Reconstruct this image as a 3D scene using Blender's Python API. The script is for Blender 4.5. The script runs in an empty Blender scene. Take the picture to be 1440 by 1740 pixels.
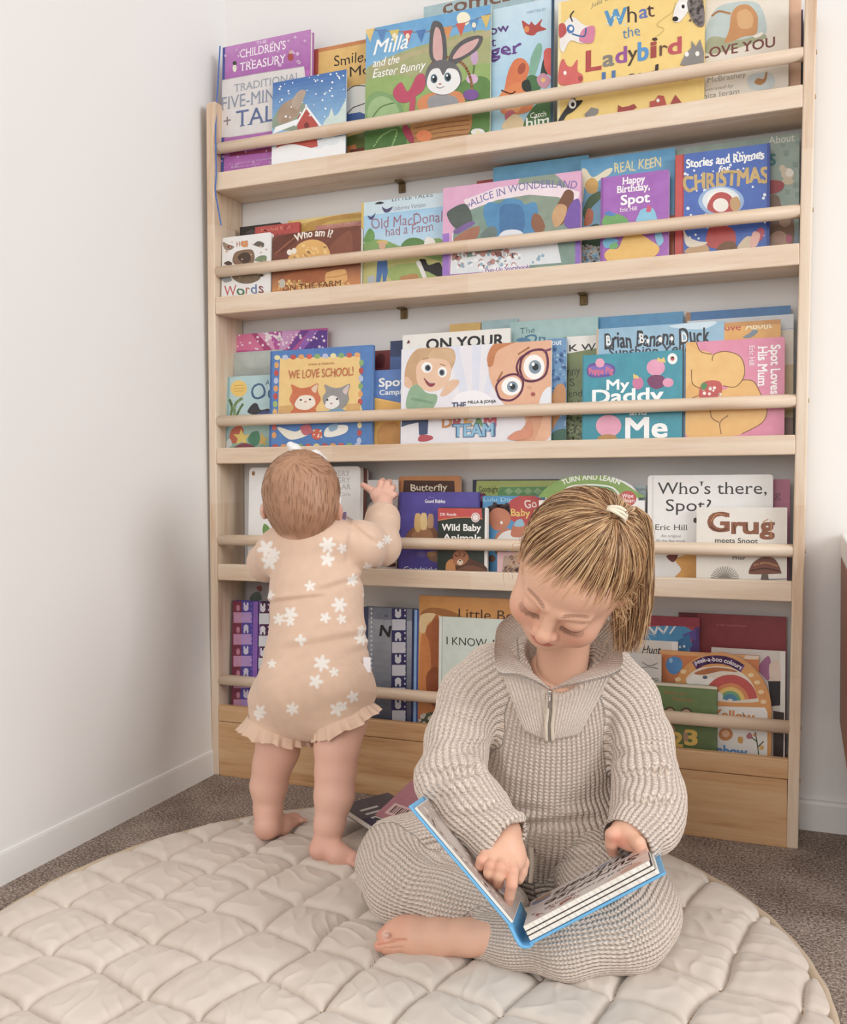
import bpy, bmesh, math, random
import numpy as np
from mathutils import Vector, Matrix, geometry as mgeo

C = bpy.context.scene.collection
scene = bpy.context.scene
PI = math.pi

# ---------------------------------------------------------------- camera
CAM_F, YAW, PITCH, ROLL = 1605.56, 0.380112, -0.043598, -0.011516
CAM = np.array([1.209967, -1.871825, 0.672956])
_cy, _sy, _cp, _sp = math.cos(YAW), math.sin(YAW), math.cos(PITCH), math.sin(PITCH)
FWD = np.array([-_sy * _cp, _cy * _cp, _sp])
_r0 = np.array([_cy, _sy, 0.0])
_u0 = np.cross(_r0, FWD)
RGT = math.cos(ROLL) * _r0 + math.sin(ROLL) * _u0
UPV = -math.sin(ROLL) * _r0 + math.cos(ROLL) * _u0
cam_d = bpy.data.cameras.new('camera')
cam = bpy.data.objects.new('camera', cam_d)
C.objects.link(cam)
cam_d.sensor_fit = 'HORIZONTAL'
cam_d.sensor_width = 36.0
cam_d.lens = CAM_F / 1440 * 36.0
cam_d.clip_start = 0.02
cam.matrix_world = Matrix(((RGT[0], UPV[0], -FWD[0], CAM[0]), (RGT[1], UPV[1], -FWD[1], CAM[1]),
                           (RGT[2], UPV[2], -FWD[2], CAM[2]), (0, 0, 0, 1)))
scene.camera = cam

def ray(px, py):
    return FWD + RGT * ((px - 720) / CAM_F) - UPV * ((py - 870) / CAM_F)
def at_depth(px, py, d):      # point d metres in front of the lens plane
    return CAM + ray(px, py) * d
def on_plane(px, py, P0, N):
    d = ray(px, py)
    return CAM + d * (np.dot(P0 - CAM, N) / np.dot(d, N))
def on_z(px, py, z):
    return on_plane(px, py, np.array([0, 0, z]), np.array([0, 0, 1.0]))

# ---------------------------------------------------------------- light
w = bpy.data.worlds.new('daylight')
scene.world = w
w.use_nodes = True
bg = w.node_tree.nodes['Background']
bg.inputs[0].default_value = (1.0, 0.965, 0.93, 1)
bg.inputs[1].default_value = 0.58

def area(name, loc, target, sx, sy, power, col):
    d = bpy.data.lights.new(name, 'AREA')
    d.shape = 'RECTANGLE'; d.size = sx; d.size_y = sy; d.energy = power; d.color = col
    o = bpy.data.objects.new(name, d)
    C.objects.link(o)
    o.location = loc
    o.rotation_euler = (Vector(target) - Vector(loc)).to_track_quat('-Z', 'Y').to_euler()
    return o
area('window_daylight', (3.95, -1.6, 1.8), (0.3, -0.6, 0.5), 1.7, 1.5, 72, (0.955, 0.98, 1.0))
area('room_fill', (0.9, -3.9, 1.7), (0.4, -0.4, 0.5), 1.6, 1.6, 36, (1.0, 0.985, 0.965))  # added soft fill from behind the camera, evens out the light

vs = scene.view_settings
vs.view_transform = 'Standard'
vs.look = 'None'
vs.gamma = 1.0
vs.use_curve_mapping = False
vs.exposure = -0.12

# ---------------------------------------------------------------- helpers
def lin(c):
    return c / 12.92 if c <= 0.04045 else ((c + 0.055) / 1.055) ** 2.4
def hexc(h):
    h = h.lstrip('#')
    return tuple(lin(int(h[i:i + 2], 16) / 255) for i in (0, 2, 4)) + (1.0,)

def new_mat(name, rough=0.5, col=None, spec=0.5):
    m = bpy.data.materials.new(name)
    m.use_nodes = True
    nt = m.node_tree
    b = nt.nodes['Principled BSDF']
    b.inputs['Roughness'].default_value = rough
    b.inputs['Specular IOR Level'].default_value = spec
    if col is not None:
        b.inputs['Base Color'].default_value = hexc(col)
    return m, nt, b

def node(nt, typ, **kw):
    n = nt.nodes.new(typ)
    for k, v in kw.items():
        if k.startswith('in_'):
            n.inputs[int(k[3:]) if k[3:].isdigit() else k[3:].replace('_', ' ')].default_value = v
        else:
            setattr(n, k, v)
    return n

def ramp(nt, fac, stops):
    r = nt.nodes.new('ShaderNodeValToRGB')
    el = r.color_ramp.elements
    el[0].position, el[0].color = stops[0][0], hexc(stops[0][1])
    el[1].position, el[1].color = stops[-1][0], hexc(stops[-1][1])
    for p, c in stops[1:-1]:
        e = el.new(p); e.color = hexc(c)
    nt.links.new(fac, r.inputs[0])
    return r.outputs[0]

def plain(name, col, rough=0.5, spec=0.5, noise=0.0, nscale=40):
    m, nt, b = new_mat(name, rough, col, spec)
    if noise:
        tc = node(nt, 'ShaderNodeTexCoord')
        n = node(nt, 'ShaderNodeTexNoise', in_Scale=nscale, in_Detail=4.0)
        nt.links.new(tc.outputs['Object'], n.inputs['Vector'])
        bp = node(nt, 'ShaderNodeBump', in_Strength=noise, in_Distance=0.002)
        nt.links.new(n.outputs[0], bp.inputs['Height'])
        nt.links.new(bp.outputs[0], b.inputs['Normal'])
    return m

def wood_mat(name, axis, dark, mid, light, rough=0.45, knots=True, seed=0.0):
    m, nt, b = new_mat(name, rough, spec=0.35)
    tc = node(nt, 'ShaderNodeTexCoord')
    mp = node(nt, 'ShaderNodeMapping')
    sc = {'x': (1.6, 22, 22), 'z': (22, 22, 1.6), 'y': (22, 1.6, 22)}[axis]
    mp.inputs['Scale'].default_value = sc
    mp.inputs['Location'].default_value = (seed, seed * 1.7, seed * 0.6)
    nt.links.new(tc.outputs['Object'], mp.inputs['Vector'])
    n1 = node(nt, 'ShaderNodeTexNoise', in_Scale=1.6, in_Detail=5.0, in_Roughness=0.55, in_Distortion=0.6)
    nt.links.new(mp.outputs[0], n1.inputs['Vector'])
    n2 = node(nt, 'ShaderNodeTexNoise', in_Scale=7.0, in_Detail=6.0, in_Roughness=0.7)
    nt.links.new(mp.outputs[0], n2.inputs['Vector'])
    # finger jointed lengths: each length its own tone
    mx = node(nt, 'ShaderNodeMix', data_type='FLOAT')
    mx.inputs[0].default_value = 0.35
    nt.links.new(n1.outputs[0], mx.inputs[2]); nt.links.new(n2.outputs[0], mx.inputs[3])
    sep = node(nt, 'ShaderNodeSeparateXYZ')
    nt.links.new(tc.outputs['Object'], sep.inputs[0])
    dv = node(nt, 'ShaderNodeMath', operation='MULTIPLY'); dv.inputs[1].default_value = 3.3
    nt.links.new(sep.outputs['XYZ'.index(axis.upper())], dv.inputs[0])
    fl = node(nt, 'ShaderNodeMath', operation='FLOOR')
    nt.links.new(dv.outputs[0], fl.inputs[0])
    wn = node(nt, 'ShaderNodeTexWhiteNoise', noise_dimensions='1D')
    nt.links.new(fl.outputs[0], wn.inputs['W'])
    ad = node(nt, 'ShaderNodeMath', operation='MULTIPLY_ADD')
    ad.inputs[1].default_value = 0.10
    nt.links.new(wn.outputs[0], ad.inputs[0]); nt.links.new(mx.outputs[0], ad.inputs[2])
    c = ramp(nt, ad.outputs[0], [(0.34, dark), (0.5, mid), (0.72, light)])
    nt.links.new(c, b.inputs['Base Color'])
    bp = node(nt, 'ShaderNodeBump', in_Strength=0.12, in_Distance=0.001)
    nt.links.new(n2.outputs[0], bp.inputs['Height']); nt.links.new(bp.outputs[0], b.inputs['Normal'])
    return m

def mesh_obj(name, verts, faces, mat=None, parent=None, smooth=False, cols=None):
    me = bpy.data.meshes.new(name)
    me.from_pydata([tuple(map(float, v)) for v in verts], [], [tuple(int(i) for i in f) for f in faces])
    if mat is not None:
        me.materials.append(mat)
    if smooth:
        me.polygons.foreach_set('use_smooth', [True] * len(me.polygons))
    if cols is not None:
        a = me.color_attributes.new('Col', 'FLOAT_COLOR', 'POINT')
        a.data.foreach_set('color', np.asarray(cols, dtype=np.float32).ravel())
    me.update()
    o = bpy.data.objects.new(name, me)
    C.objects.link(o)
    if parent is not None:
        o.parent = parent
    return o

def bm_obj(name, bm, mat, parent=None, smooth=False):
    me = bpy.data.meshes.new(name)
    bm.normal_update()
    bm.to_mesh(me); bm.free()
    if mat is not None: me.materials.append(mat)
    if smooth: me.polygons.foreach_set('use_smooth', [True] * len(me.polygons))
    o = bpy.data.objects.new(name, me)
    C.objects.link(o)
    if parent is not None: o.parent = parent
    return o

def box_bm(x0, x1, y0, y1, z0, z1, bev=0.0, seg=2):
    bm = bmesh.new()
    bmesh.ops.create_cube(bm, size=1)
    for v in bm.verts:
        v.co = Vector((x0 if v.co.x < 0 else x1, y0 if v.co.y < 0 else y1, z0 if v.co.z < 0 else z1))
    if bev:
        bmesh.ops.bevel(bm, geom=list(bm.edges), offset=bev, segments=seg, profile=0.5, affect='EDGES')
    return bm

def empty(name, loc, label, cat, group=None):
    o = bpy.data.objects.new(name, None)
    C.objects.link(o)
    o.location = loc
    o.empty_display_size = 0.05
    o['label'] = label; o['category'] = cat
    if group: o['group'] = group
    return o

def tube(path, radii, seg=10, closed=False, cap=True):
    """swept tube along a polyline -> verts, faces"""
    P = [np.array(p, float) for p in path]
    n = len(P)
    R = [radii] * n if np.isscalar(radii) else list(radii)
    V, F = [], []
    T = []
    for i in range(n):
        a = P[(i - 1) % n] if (closed or i > 0) else P[i]
        b = P[(i + 1) % n] if (closed or i < n - 1) else P[i]
        t = b - a; T.append(t / (np.linalg.norm(t) + 1e-12))
    ref = np.array([0, 0, 1.0]) if abs(T[0][2]) < 0.9 else np.array([1.0, 0, 0])
    nrm = np.cross(T[0], ref); nrm /= np.linalg.norm(nrm)
    for i in range(n):
        nrm = nrm - T[i] * np.dot(nrm, T[i]); nrm /= np.linalg.norm(nrm)
        bn = np.cross(T[i], nrm)
        for k in range(seg):
            a = 2 * PI * k / seg
            V.append(P[i] + R[i] * (math.cos(a) * nrm + math.sin(a) * bn))
    m = n if closed else n - 1
    for i in range(m):
        j = (i + 1) % n
        for k in range(seg):
            l = (k + 1) % seg
            F.append((i * seg + k, i * seg + l, j * seg + l, j * seg + k))
    if cap and not closed:
        F.append(tuple(range(seg))[::-1]); F.append(tuple((n - 1) * seg + k for k in range(seg)))
    return V, F

def join_parts(parts):
    V, F = [], []
    for v, f in parts:
        o = len(V)
        V += list(v); F += [tuple(i + o for i in q) for q in f]
    return V, F

def struct(o):
    o['kind'] = 'structure'; return o

# ---------------------------------------------------------------- materials
M_WALL = plain('wall_paint', '#eceae8', 0.75, 0.2, 0.03, 220)
M_TRIM = plain('trim_paint', '#eceae7', 0.4, 0.4)
PINE_X = wood_mat('pine_along', 'x', '#c9a98a', '#dcc4ab', '#e9d8c5')
PINE_Z = wood_mat('pine_upright', 'z', '#c8a789', '#dac2a9', '#e7d6c3', seed=3.1)
PINE_BASE_SHADED = wood_mat('pine_base_shaded', 'x', '#ad7d50', '#cda176', '#ddbb92', seed=7.7)  # darker, warmer pine: the dimmer light near the floor put into the colour
M_BRASS = plain('aged_brass', '#7b6749', 0.45)
M_BRASS.node_tree.nodes['Principled BSDF'].inputs['Metallic'].default_value = 0.8

# carpet
M_CARPET, nt, b = new_mat('carpet', 0.95, spec=0.1)
tc = node(nt, 'ShaderNodeTexCoord')
n1 = node(nt, 'ShaderNodeTexNoise', in_Scale=230.0, in_Detail=3.0, in_Roughness=0.7)
n2 = node(nt, 'ShaderNodeTexNoise', in_Scale=9.0, in_Detail=3.0)
nt.links.new(tc.outputs['Object'], n1.inputs['Vector']); nt.links.new(tc.outputs['Object'], n2.inputs['Vector'])
ma = node(nt, 'ShaderNodeMath', operation='MULTIPLY_ADD'); ma.inputs[1].default_value = 0.25
nt.links.new(n2.outputs[0], ma.inputs[0]); nt.links.new(n1.outputs[0], ma.inputs[2])
nt.links.new(ramp(nt, ma.outputs[0], [(0.46, '#5c4e47'), (0.62, '#96867b'), (0.78, '#cabcb1')]), b.inputs['Base Color'])
bp = node(nt, 'ShaderNodeBump', in_Strength=0.9, in_Distance=0.004)
nt.links.new(n1.outputs[0], bp.inputs['Height']); nt.links.new(bp.outputs[0], b.inputs['Normal'])

# ---------------------------------------------------------------- room
GAP, HB = 0.0084, 0.0558
def quad_plane(name, pts, mat):
    return struct(mesh_obj(name, pts, [(0, 1, 2, 3)], mat))
quad_plane('floor', [(-0.02, -4.2, 0), (4.2, -4.2, 0), (4.2, 0.02, 0), (-0.02, 0.02, 0)], M_CARPET)
struct(bm_obj('wall_back', box_bm(-0.12, 4.2, 0.0, 0.1, 0, 2.6), M_WALL))
struct(bm_obj('wall_left', box_bm(-0.12, -GAP, -4.2, 0.0, 0, 2.6), M_WALL))
struct(bm_obj('ceiling', box_bm(-0.12, 4.2, -4.2, 0.1, 2.6, 2.65), M_WALL))

def skirting(name, a, b_, inward):
    a = np.array(a, float); b_ = np.array(b_, float); nn = np.array(inward, float)
    prof = [(0, 0), (0.0125, 0), (0.0125, HB - 0.006), (0.010, HB - 0.001), (0.006, HB), (0, HB)]
    V = [p + nn * d + np.array([0, 0, z]) for p in (a, b_) for d, z in prof]
    n = len(prof)
    F = [(i, (i + 1) % n, n + (i + 1) % n, n + i) for i in range(n)] + [tuple(range(n))[::-1], tuple(range(n, 2 * n))]
    return struct(mesh_obj(name, V, F, M_TRIM))
skirting('baseboard_left', (-GAP, -4.2, 0), (-GAP, 0, 0), (0.008 / 0.0125 * 0.5, 0, 0))
skirting('baseboard_back', (1.2105, 0, 0), (4.2, 0, 0), (0, -1, 0))

# ---------------------------------------------------------------- bookshelf
SH = 0.01506
SW, ST, SD, STOP = 1.22, 0.0194, 0.11338, 1.4757
ZD = [1.3752, 1.1112, 0.78694, 0.52586, 0.21364]
ZLT = [1.32117, 1.05533, 0.72784, 0.47285, 0.15816]
ZLB = [1.28297, 1.01819, 0.69361, 0.43731, 0.12257]
def rack(z): return SH * (z - 0.7)          # the unit stands a touch out of square
shelf = empty('bookshelf', (SW / 2, -SD / 2, 0),
              'tall pale pine front-facing bookshelf with five dowel-railed tiers against the back wall', 'bookshelf')
def spart(o):
    o.parent = shelf
    o.matrix_parent_inverse = Matrix.Translation(-Vector(shelf.location))
    return o
def side_panel(x0):
    n = 8; r = 0.012
    prof = [(-0.003, 0), (-SD, 0)]
    for k in range(n + 1):
        a = PI - PI / 2 * k / n
        prof.append((-SD + r + r * math.cos(a), STOP - r + r * math.sin(a)))
    prof.append((-0.003, STOP))
    bm = bmesh.new()
    L = [bm.verts.new((x0 + rack(z), y, z)) for y, z in prof]
    Rr = [bm.verts.new((x0 + ST + rack(z), y, z)) for y, z in prof]
    m = len(prof)
    for i in range(m):
        j = (i + 1) % m
        bm.faces.new((L[i], L[j], Rr[j], Rr[i]))
    bm.faces.new(L[::-1]); bm.faces.new(Rr)
    bmesh.ops.recalc_face_normals(bm, faces=bm.faces)
    ed = [e for e in bm.edges if e.calc_face_angle(0) > 0.8]
    bmesh.ops.bevel(bm, geom=ed, offset=0.0025, segments=2, profile=0.5, affect='EDGES')
    return spart(bm_obj('side_panel', bm, PINE_Z))
side_panel(0); side_panel(SW - ST)
for i in range(5):
    dx = rack(ZLT[i])
    xa, xb = ST + dx, SW - ST + dx
    spart(bm_obj('front_lip', box_bm(xa, xb, -SD, -SD + 0.016, ZLB[i], ZLT[i], 0.002), PINE_X if i < 4 else PINE_BASE_SHADED))
    spart(bm_obj('shelf_board', box_bm(xa, xb, -SD + 0.0162, -0.004, ZLB[i], ZLB[i] + 0.014), PINE_X))
    dx = rack(ZD[i])
    V, F = tube([(ST + dx + x, -SD + 0.011, ZD[i]) for x in np.linspace(0, SW - 2 * ST, 9)], 0.0118, 20)
    o = spart(mesh_obj('dowel_rail', V, F, PINE_X, smooth=True))
dx = rack(0.06)
spart(bm_obj('base_panel', box_bm(ST + dx, SW - ST + dx, -SD + 0.0008, -SD + 0.017, 0.0, ZLB[4] - 0.0008, 0.001), PINE_BASE_SHADED))
# wall brackets under the boards
for px, py, t in ((683, 323, 0), (686, 533, 1), (992, 508, 1)):
    p = on_plane(px, py, np.array([0, -0.004, 0]), np.array([0, 1.0, 0]))
    z1 = ZLB[t]
    bm = box_bm(p[0] - 0.008, p[0] + 0.008, -0.0035, -0.0005, z1 - 0.022, z1 - 0.0002, 0.0015)
    b2 = box_bm(p[0] - 0.008, p[0] + 0.008, -0.024, -0.0036, z1 - 0.0035, z1 - 0.0002, 0.001)
    me = bpy.data.meshes.new('t'); b2.to_mesh(me); b2.free(); bm.from_mesh(me); bpy.data.meshes.remove(me)
    V, F = tube([(p[0], -0.0035, z1 - 0.015), (p[0], -0.0062, z1 - 0.015)], 0.0032, 12)
    vs_ = [bm.verts.new(v) for v in V]
    for f in F: bm.faces.new([vs_[k] for k in f])
    spart(bm_obj('bracket', bm, M_BRASS))
# screw heads on the right panel's outer face
for z in (ZD[0], ZD[1], ZD[2], ZD[3], ZD[4], ZLT[0] - 0.02, 0.12):
    x = SW + rack(z)
    V, F = tube([(x - 0.0005, -SD + 0.011, z), (x + 0.0018, -SD + 0.011, z)], 0.004, 12)
    spart(mesh_obj('screw', V, F, plain('screw_cap', '#b59a7c', 0.4) if 'screw_cap' not in bpy.data.materials else bpy.data.materials['screw_cap']))

# ---------------------------------------------------------------- sideboard at the right edge
M_WALNUT = wood_mat('warm_brown_timber', 'z', '#6d3a1f', '#8a4e2c', '#9c6038', 0.4, seed=1.3)
M_WHITE_TOP = plain('white_laminate', '#efeeec', 0.35)
sb = empty('sideboard', (1.65, -0.23, 0), 'brown timber sideboard with a thick white top, at the right edge of the photo', 'sideboard')
def sbp(o):
    o.parent = sb; o.matrix_parent_inverse = Matrix.Translation(-Vector(sb.location)); return o
SX = 1.2785
sbp(bm_obj('cabinet_body', box_bm(SX, SX + 0.75, -0.44, -0.008, 0.205, 0.509, 0.003), M_WALNUT))
sbp(bm_obj('top', box_bm(SX - 0.0005, SX + 0.752, -0.445, -0.006, 0.5092, 0.552, 0.003), M_WHITE_TOP))
for ix, sx in ((SX + 0.07, -1), (SX + 0.68, 1)):
    for iy in (-0.08, -0.38):
        V, F = tube([(ix, iy, 0.2045), (ix + sx * 0.03, iy, 0.0)], [0.02, 0.012], 14)
        sbp(mesh_obj('leg', V, F, M_WALNUT, smooth=True))

# ---------------------------------------------------------------- quilted play mat
RC, RR = (0.6686, -0.7274), 0.585
M_COTTON, nt, b = new_mat('cotton_quilt', 0.85, spec=0.15)
tc = node(nt, 'ShaderNodeTexCoord')
n1 = node(nt, 'ShaderNodeTexNoise', in_Scale=900.0, in_Detail=2.0)
nt.links.new(tc.outputs['Object'], n1.inputs['Vector'])
n2 = node(nt, 'ShaderNodeTexNoise', in_Scale=6.0, in_Detail=4.0)
nt.links.new(tc.outputs['Object'], n2.inputs['Vector'])
nt.links.new(ramp(nt, n2.outputs[0], [(0.3, '#d6c9bc'), (0.7, '#ded3c8')]), b.inputs['Base Color'])
bp = node(nt, 'ShaderNodeBump', in_Strength=0.15, in_Distance=0.0008)
nt.links.new(n1.outputs[0], bp.inputs['Height']); nt.links.new(bp.outputs[0], b.inputs['Normal'])
b.inputs['Sheen Weight'].default_value = 0.2
M_BIND = plain('cotton_binding', '#cdb9a2', 0.85, 0.1, 0.2, 600)
QA, QS = -0.195, 0.1005
def vnoise(x, y, seed):
    rs = np.random.RandomState(seed)
    o = np.zeros_like(x)
    for k in range(10):
        a = rs.rand() * 2 * PI; fr = rs.uniform(0.6, 1.7)
        o += np.sin((x * math.cos(a) + y * math.sin(a)) * fr * 2 * PI + rs.rand() * 6.28)
    return o / 4.0
def mat_height(x, y):
    ca, sa = math.cos(QA), math.sin(QA)
    wx = x + 0.006 * vnoise(x * 5, y * 5, 1); wy = y + 0.006 * vnoise(x * 5, y * 5, 2)
    a = (wx * ca + wy * sa - 0.112) / QS; bq = (-wx * sa + wy * ca + 0.011) / QS
    fa = np.abs(np.sin(PI * a)); fb = np.abs(np.sin(PI * bq))
    puff = (1 - np.exp(-fa * 7.0)) * (1 - np.exp(-fb * 7.0))
    # gathers running off the seams
    wr = np.abs(vnoise(x * 11 + 0.3 * vnoise(x * 6, y * 6, 5), y * 17, 3))
    wr2 = vnoise(x * 30, y * 21, 4)
    h = 0.0035 + 0.0150 * puff + 0.004 * fa * fb + (0.0022 * (1 - np.minimum(wr * 1.3, 1)) ** 2 + 0.0004 * wr2) * (0.25 + 0.75 * puff)
    r = np.hypot(x - RC[0], y - RC[1])
    edge = np.clip((RR - r) / 0.03, 0, 1)
    return h * (0.45 + 0.55 * np.sqrt(edge))
quilt = empty('play_mat', (RC[0], RC[1], 0), 'large round cream quilted play mat lying on the carpet', 'play mat')
nr, na = 260, 1000
V = []; F = []
rad = RR * (np.linspace(0, 1, nr) ** 0.8)
ang = np.linspace(0, 2 * PI, na, endpoint=False)
RRg, AAg = np.meshgrid(rad[1:], ang, indexing='ij')
X = RC[0] + RRg * np.cos(AAg); Y = RC[1] + RRg * np.sin(AAg); Z = mat_height(X, Y) + 0.002
V = np.concatenate([[[RC[0], RC[1], float(mat_height(np.array([RC[0]]), np.array([RC[1]]))[0]) + 0.002]],
                    np.stack([X, Y, Z], -1).reshape(-1, 3)])
lower = np.stack([RC[0] + RR * np.cos(ang), RC[1] + RR * np.sin(ang), np.full(na, 0.001)], -1)
lo = len(V); V = np.concatenate([V, lower])
for k in range(na):
    F.append((0, 1 + k, 1 + (k + 1) % na))
for i in range(nr - 2):
    for k in range(na):
        a0 = 1 + i * na; a1 = a0 + na; l = (k + 1) % na
        F.append((a0 + k, a1 + k, a1 + l, a0 + l))
a0 = 1 + (nr - 2) * na
for k in range(na):
    l = (k + 1) % na
    F.append((a0 + k, lo + k, lo + l, a0 + l))
def qp(o):
    o.parent = quilt; o.matrix_parent_inverse = Matrix.Translation(-Vector(quilt.location)); return o
qp(mesh_obj('quilted_top', V, F, M_COTTON, smooth=True))
pa = []
for k in range(360):
    a = 2 * PI * k / 360
    wob = 0.0007 * math.sin(a * 37) + 0.0005 * math.sin(a * 61)
    pa.append((RC[0] + (RR + 0.001 + wob) * math.cos(a), RC[1] + (RR + 0.001 + wob) * math.sin(a), 0.0078))
Vb, Fb = tube(pa, 0.0062, 10, closed=True)
qp(mesh_obj('binding', Vb, Fb, M_BIND, smooth=True))

# stitching sunk in the quilting seams
M_THREAD = plain('tan_thread', '#a3876a', 0.85, 0.1)
tv, tf = [], []
ca, sa = math.cos(QA), math.sin(QA)
for fam in (0, 1):
    for k in range(-16, 17):
        t = np.linspace(-1.3, 1.3, 700); kk = np.full_like(t, k * QS + (0.112 if fam == 0 else -0.011))
        pa_, pb_ = (kk, t) if fam == 0 else (t, kk)
        gx, gy = pa_ * ca - pb_ * sa, pa_ * sa + pb_ * ca
        x_, y_ = gx.copy(), gy.copy()
        for _ in range(4):
            x_, y_ = gx - 0.006 * vnoise(x_ * 5, y_ * 5, 1), gy - 0.006 * vnoise(x_ * 5, y_ * 5, 2)
        ok = (np.hypot(x_ - RC[0], y_ - RC[1]) < RR - 0.004) & (y_ > -1.32)
        run = np.stack([x_, y_, mat_height(x_, y_) + 0.0028], 1)[ok].tolist()
        if len(run) > 4:
            v_, f_ = tube(run, 0.0014, 5, cap=False)
            tf += [tuple(i + len(tv) for i in q_) for q_ in f_]; tv += v_
qp(mesh_obj('seam_stitching', tv, tf, M_THREAD, smooth=True))
# ---------------------------------------------------------------- printed covers
M_PRINT, nt, b = new_mat('printed_card', 0.36, spec=0.4)
at = node(nt, 'ShaderNodeAttribute', attribute_name='Col')
tc = node(nt, 'ShaderNodeTexCoord')
n1 = node(nt, 'ShaderNodeTexNoise', in_Scale=55.0, in_Detail=4.0)
nt.links.new(tc.outputs['Object'], n1.inputs['Vector'])
mx = node(nt, 'ShaderNodeMix', data_type='RGBA', blend_type='SOFT_LIGHT')
mx.inputs[0].default_value = 0.30
nt.links.new(at.outputs['Color'], mx.inputs[6]); nt.links.new(n1.outputs[0], mx.inputs[7])
hs = node(nt, 'ShaderNodeHueSaturation'); hs.inputs['Saturation'].default_value = 0.88; hs.inputs['Value'].default_value = 0.97
nt.links.new(mx.outputs[2], hs.inputs['Color']); nt.links.new(hs.outputs[0], b.inputs['Base Color'])
M_PAGES, nt, b = new_mat('paper_edges', 0.8, spec=0.1)
tc = node(nt, 'ShaderNodeTexCoord')
mp = node(nt, 'ShaderNodeMapping'); mp.inputs['Scale'].default_value = (3, 900, 3)
nt.links.new(tc.outputs['Object'], mp.inputs['Vector'])
n1 = node(nt, 'ShaderNodeTexNoise', in_Scale=1.0, in_Detail=2.0)
nt.links.new(mp.outputs[0], n1.inputs['Vector'])
nt.links.new(ramp(nt, n1.outputs[0], [(0.3, '#d9d2c6'), (0.6, '#f2eee6')]), b.inputs['Base Color'])

_tcache = {}
def glyphs(s, bold=0.0, shear=0.0):
    """flat lettering: vertices (x, y) with cap height 1, triangles"""
    k = (s, bold, shear)
    if k in _tcache: return _tcache[k]
    cu = bpy.data.curves.new('lettering', 'FONT')
    cu.body = s; cu.size = 1.0;  cu.shear = shear; cu.resolution_u = 3
    cu.fill_mode = 'FRONT'
    ob = bpy.data.objects.new('lettering', cu)
    me = ob.to_mesh()
    me.calc_loop_triangles()
    v = np.array([(p.co.x, p.co.y) for p in me.vertices]).reshape(-1, 2) / 0.729
    t = [tuple(x.vertices) for x in me.loop_triangles]
    ek = {}
    for x in t:
        for a, b2 in ((x[0], x[1]), (x[1], x[2]), (x[2], x[0])):
            q = (min(a, b2), max(a, b2)); ek[q] = ek.get(q, 0) + 1
    edges = [q for q, c in ek.items() if c == 1]
    ob.to_mesh_clear()
    bpy.data.objects.remove(ob); bpy.data.curves.remove(cu)
    _tcache[k] = (v, t, edges)
    return _tcache[k]

def serifed(v, t, edges, ext=0.10, th=0.055):
    """adds slab serifs to the ends of upright stems"""
    v2 = [tuple(p) for p in v]; t2 = list(t)
    for a, b2 in edges:
        p, q = v[a], v[b2]
        dx = abs(p[0] - q[0]); dy = abs(p[1] - q[1])
        if dy < 0.012 and 0.05 < dx < 0.30:
            y = (p[1] + q[1]) / 2; x0, x1 = sorted((p[0], q[0]))
            for base, sgn in ((0, 1), (1.0, -1), (0.74, -1), (1.04, -1), (0.76, -1), (0.75, -1), (-0.285, 1)):
                if abs(y - base) < 0.03:
                    o = len(v2); yb = y + sgn * th
                    v2 += [(x0 - ext, y), (x1 + ext, y), (x1 + ext * 0.8, yb), (x0 - ext * 0.8, yb)]
                    t2 += [(o, o + 1, o + 2), (o, o + 2, o + 3)]
                    break
    return np.array(v2), t2

def clip_rect(poly, W, H):
    for axis, lim, sg in ((0, 0, 1), (0, W, -1), (1, 0, 1), (1, H, -1)):
        out = []
        n = len(poly)
        for i in range(n):
            a, b2 = poly[i], poly[(i + 1) % n]
            da = (a[axis] - lim) * sg; db = (b2[axis] - lim) * sg
            if da >= 0: out.append(a)
            if (da >= 0) != (db >= 0):
                k = da / (da - db)
                out.append((a[0] + (b2[0] - a[0]) * k, a[1] + (b2[1] - a[1]) * k))
        poly = out
        if len(poly) < 3: return []
    return poly

def crom(pts, closed=True, n=6):
    P = [np.array(p, float) for p in pts]
    m = len(P); out = []
    for i in range(m if closed else m - 1):
        p0 = P[(i - 1) % m] if closed or i > 0 else P[0]
        p1 = P[i]; p2 = P[(i + 1) % m]
        p3 = P[(i + 2) % m] if closed or i + 2 < m else P[-1]
        for k in range(n):
            t = k / n
            out.append(tuple(0.5 * (2 * p1 + (p2 - p0) * t + (2 * p0 - 5 * p1 + 4 * p2 - p3) * t * t + (3 * p1 - p0 - 3 * p2 + p3) * t ** 3)))
    if not closed: out.append(tuple(P[-1]))
    return out

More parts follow.
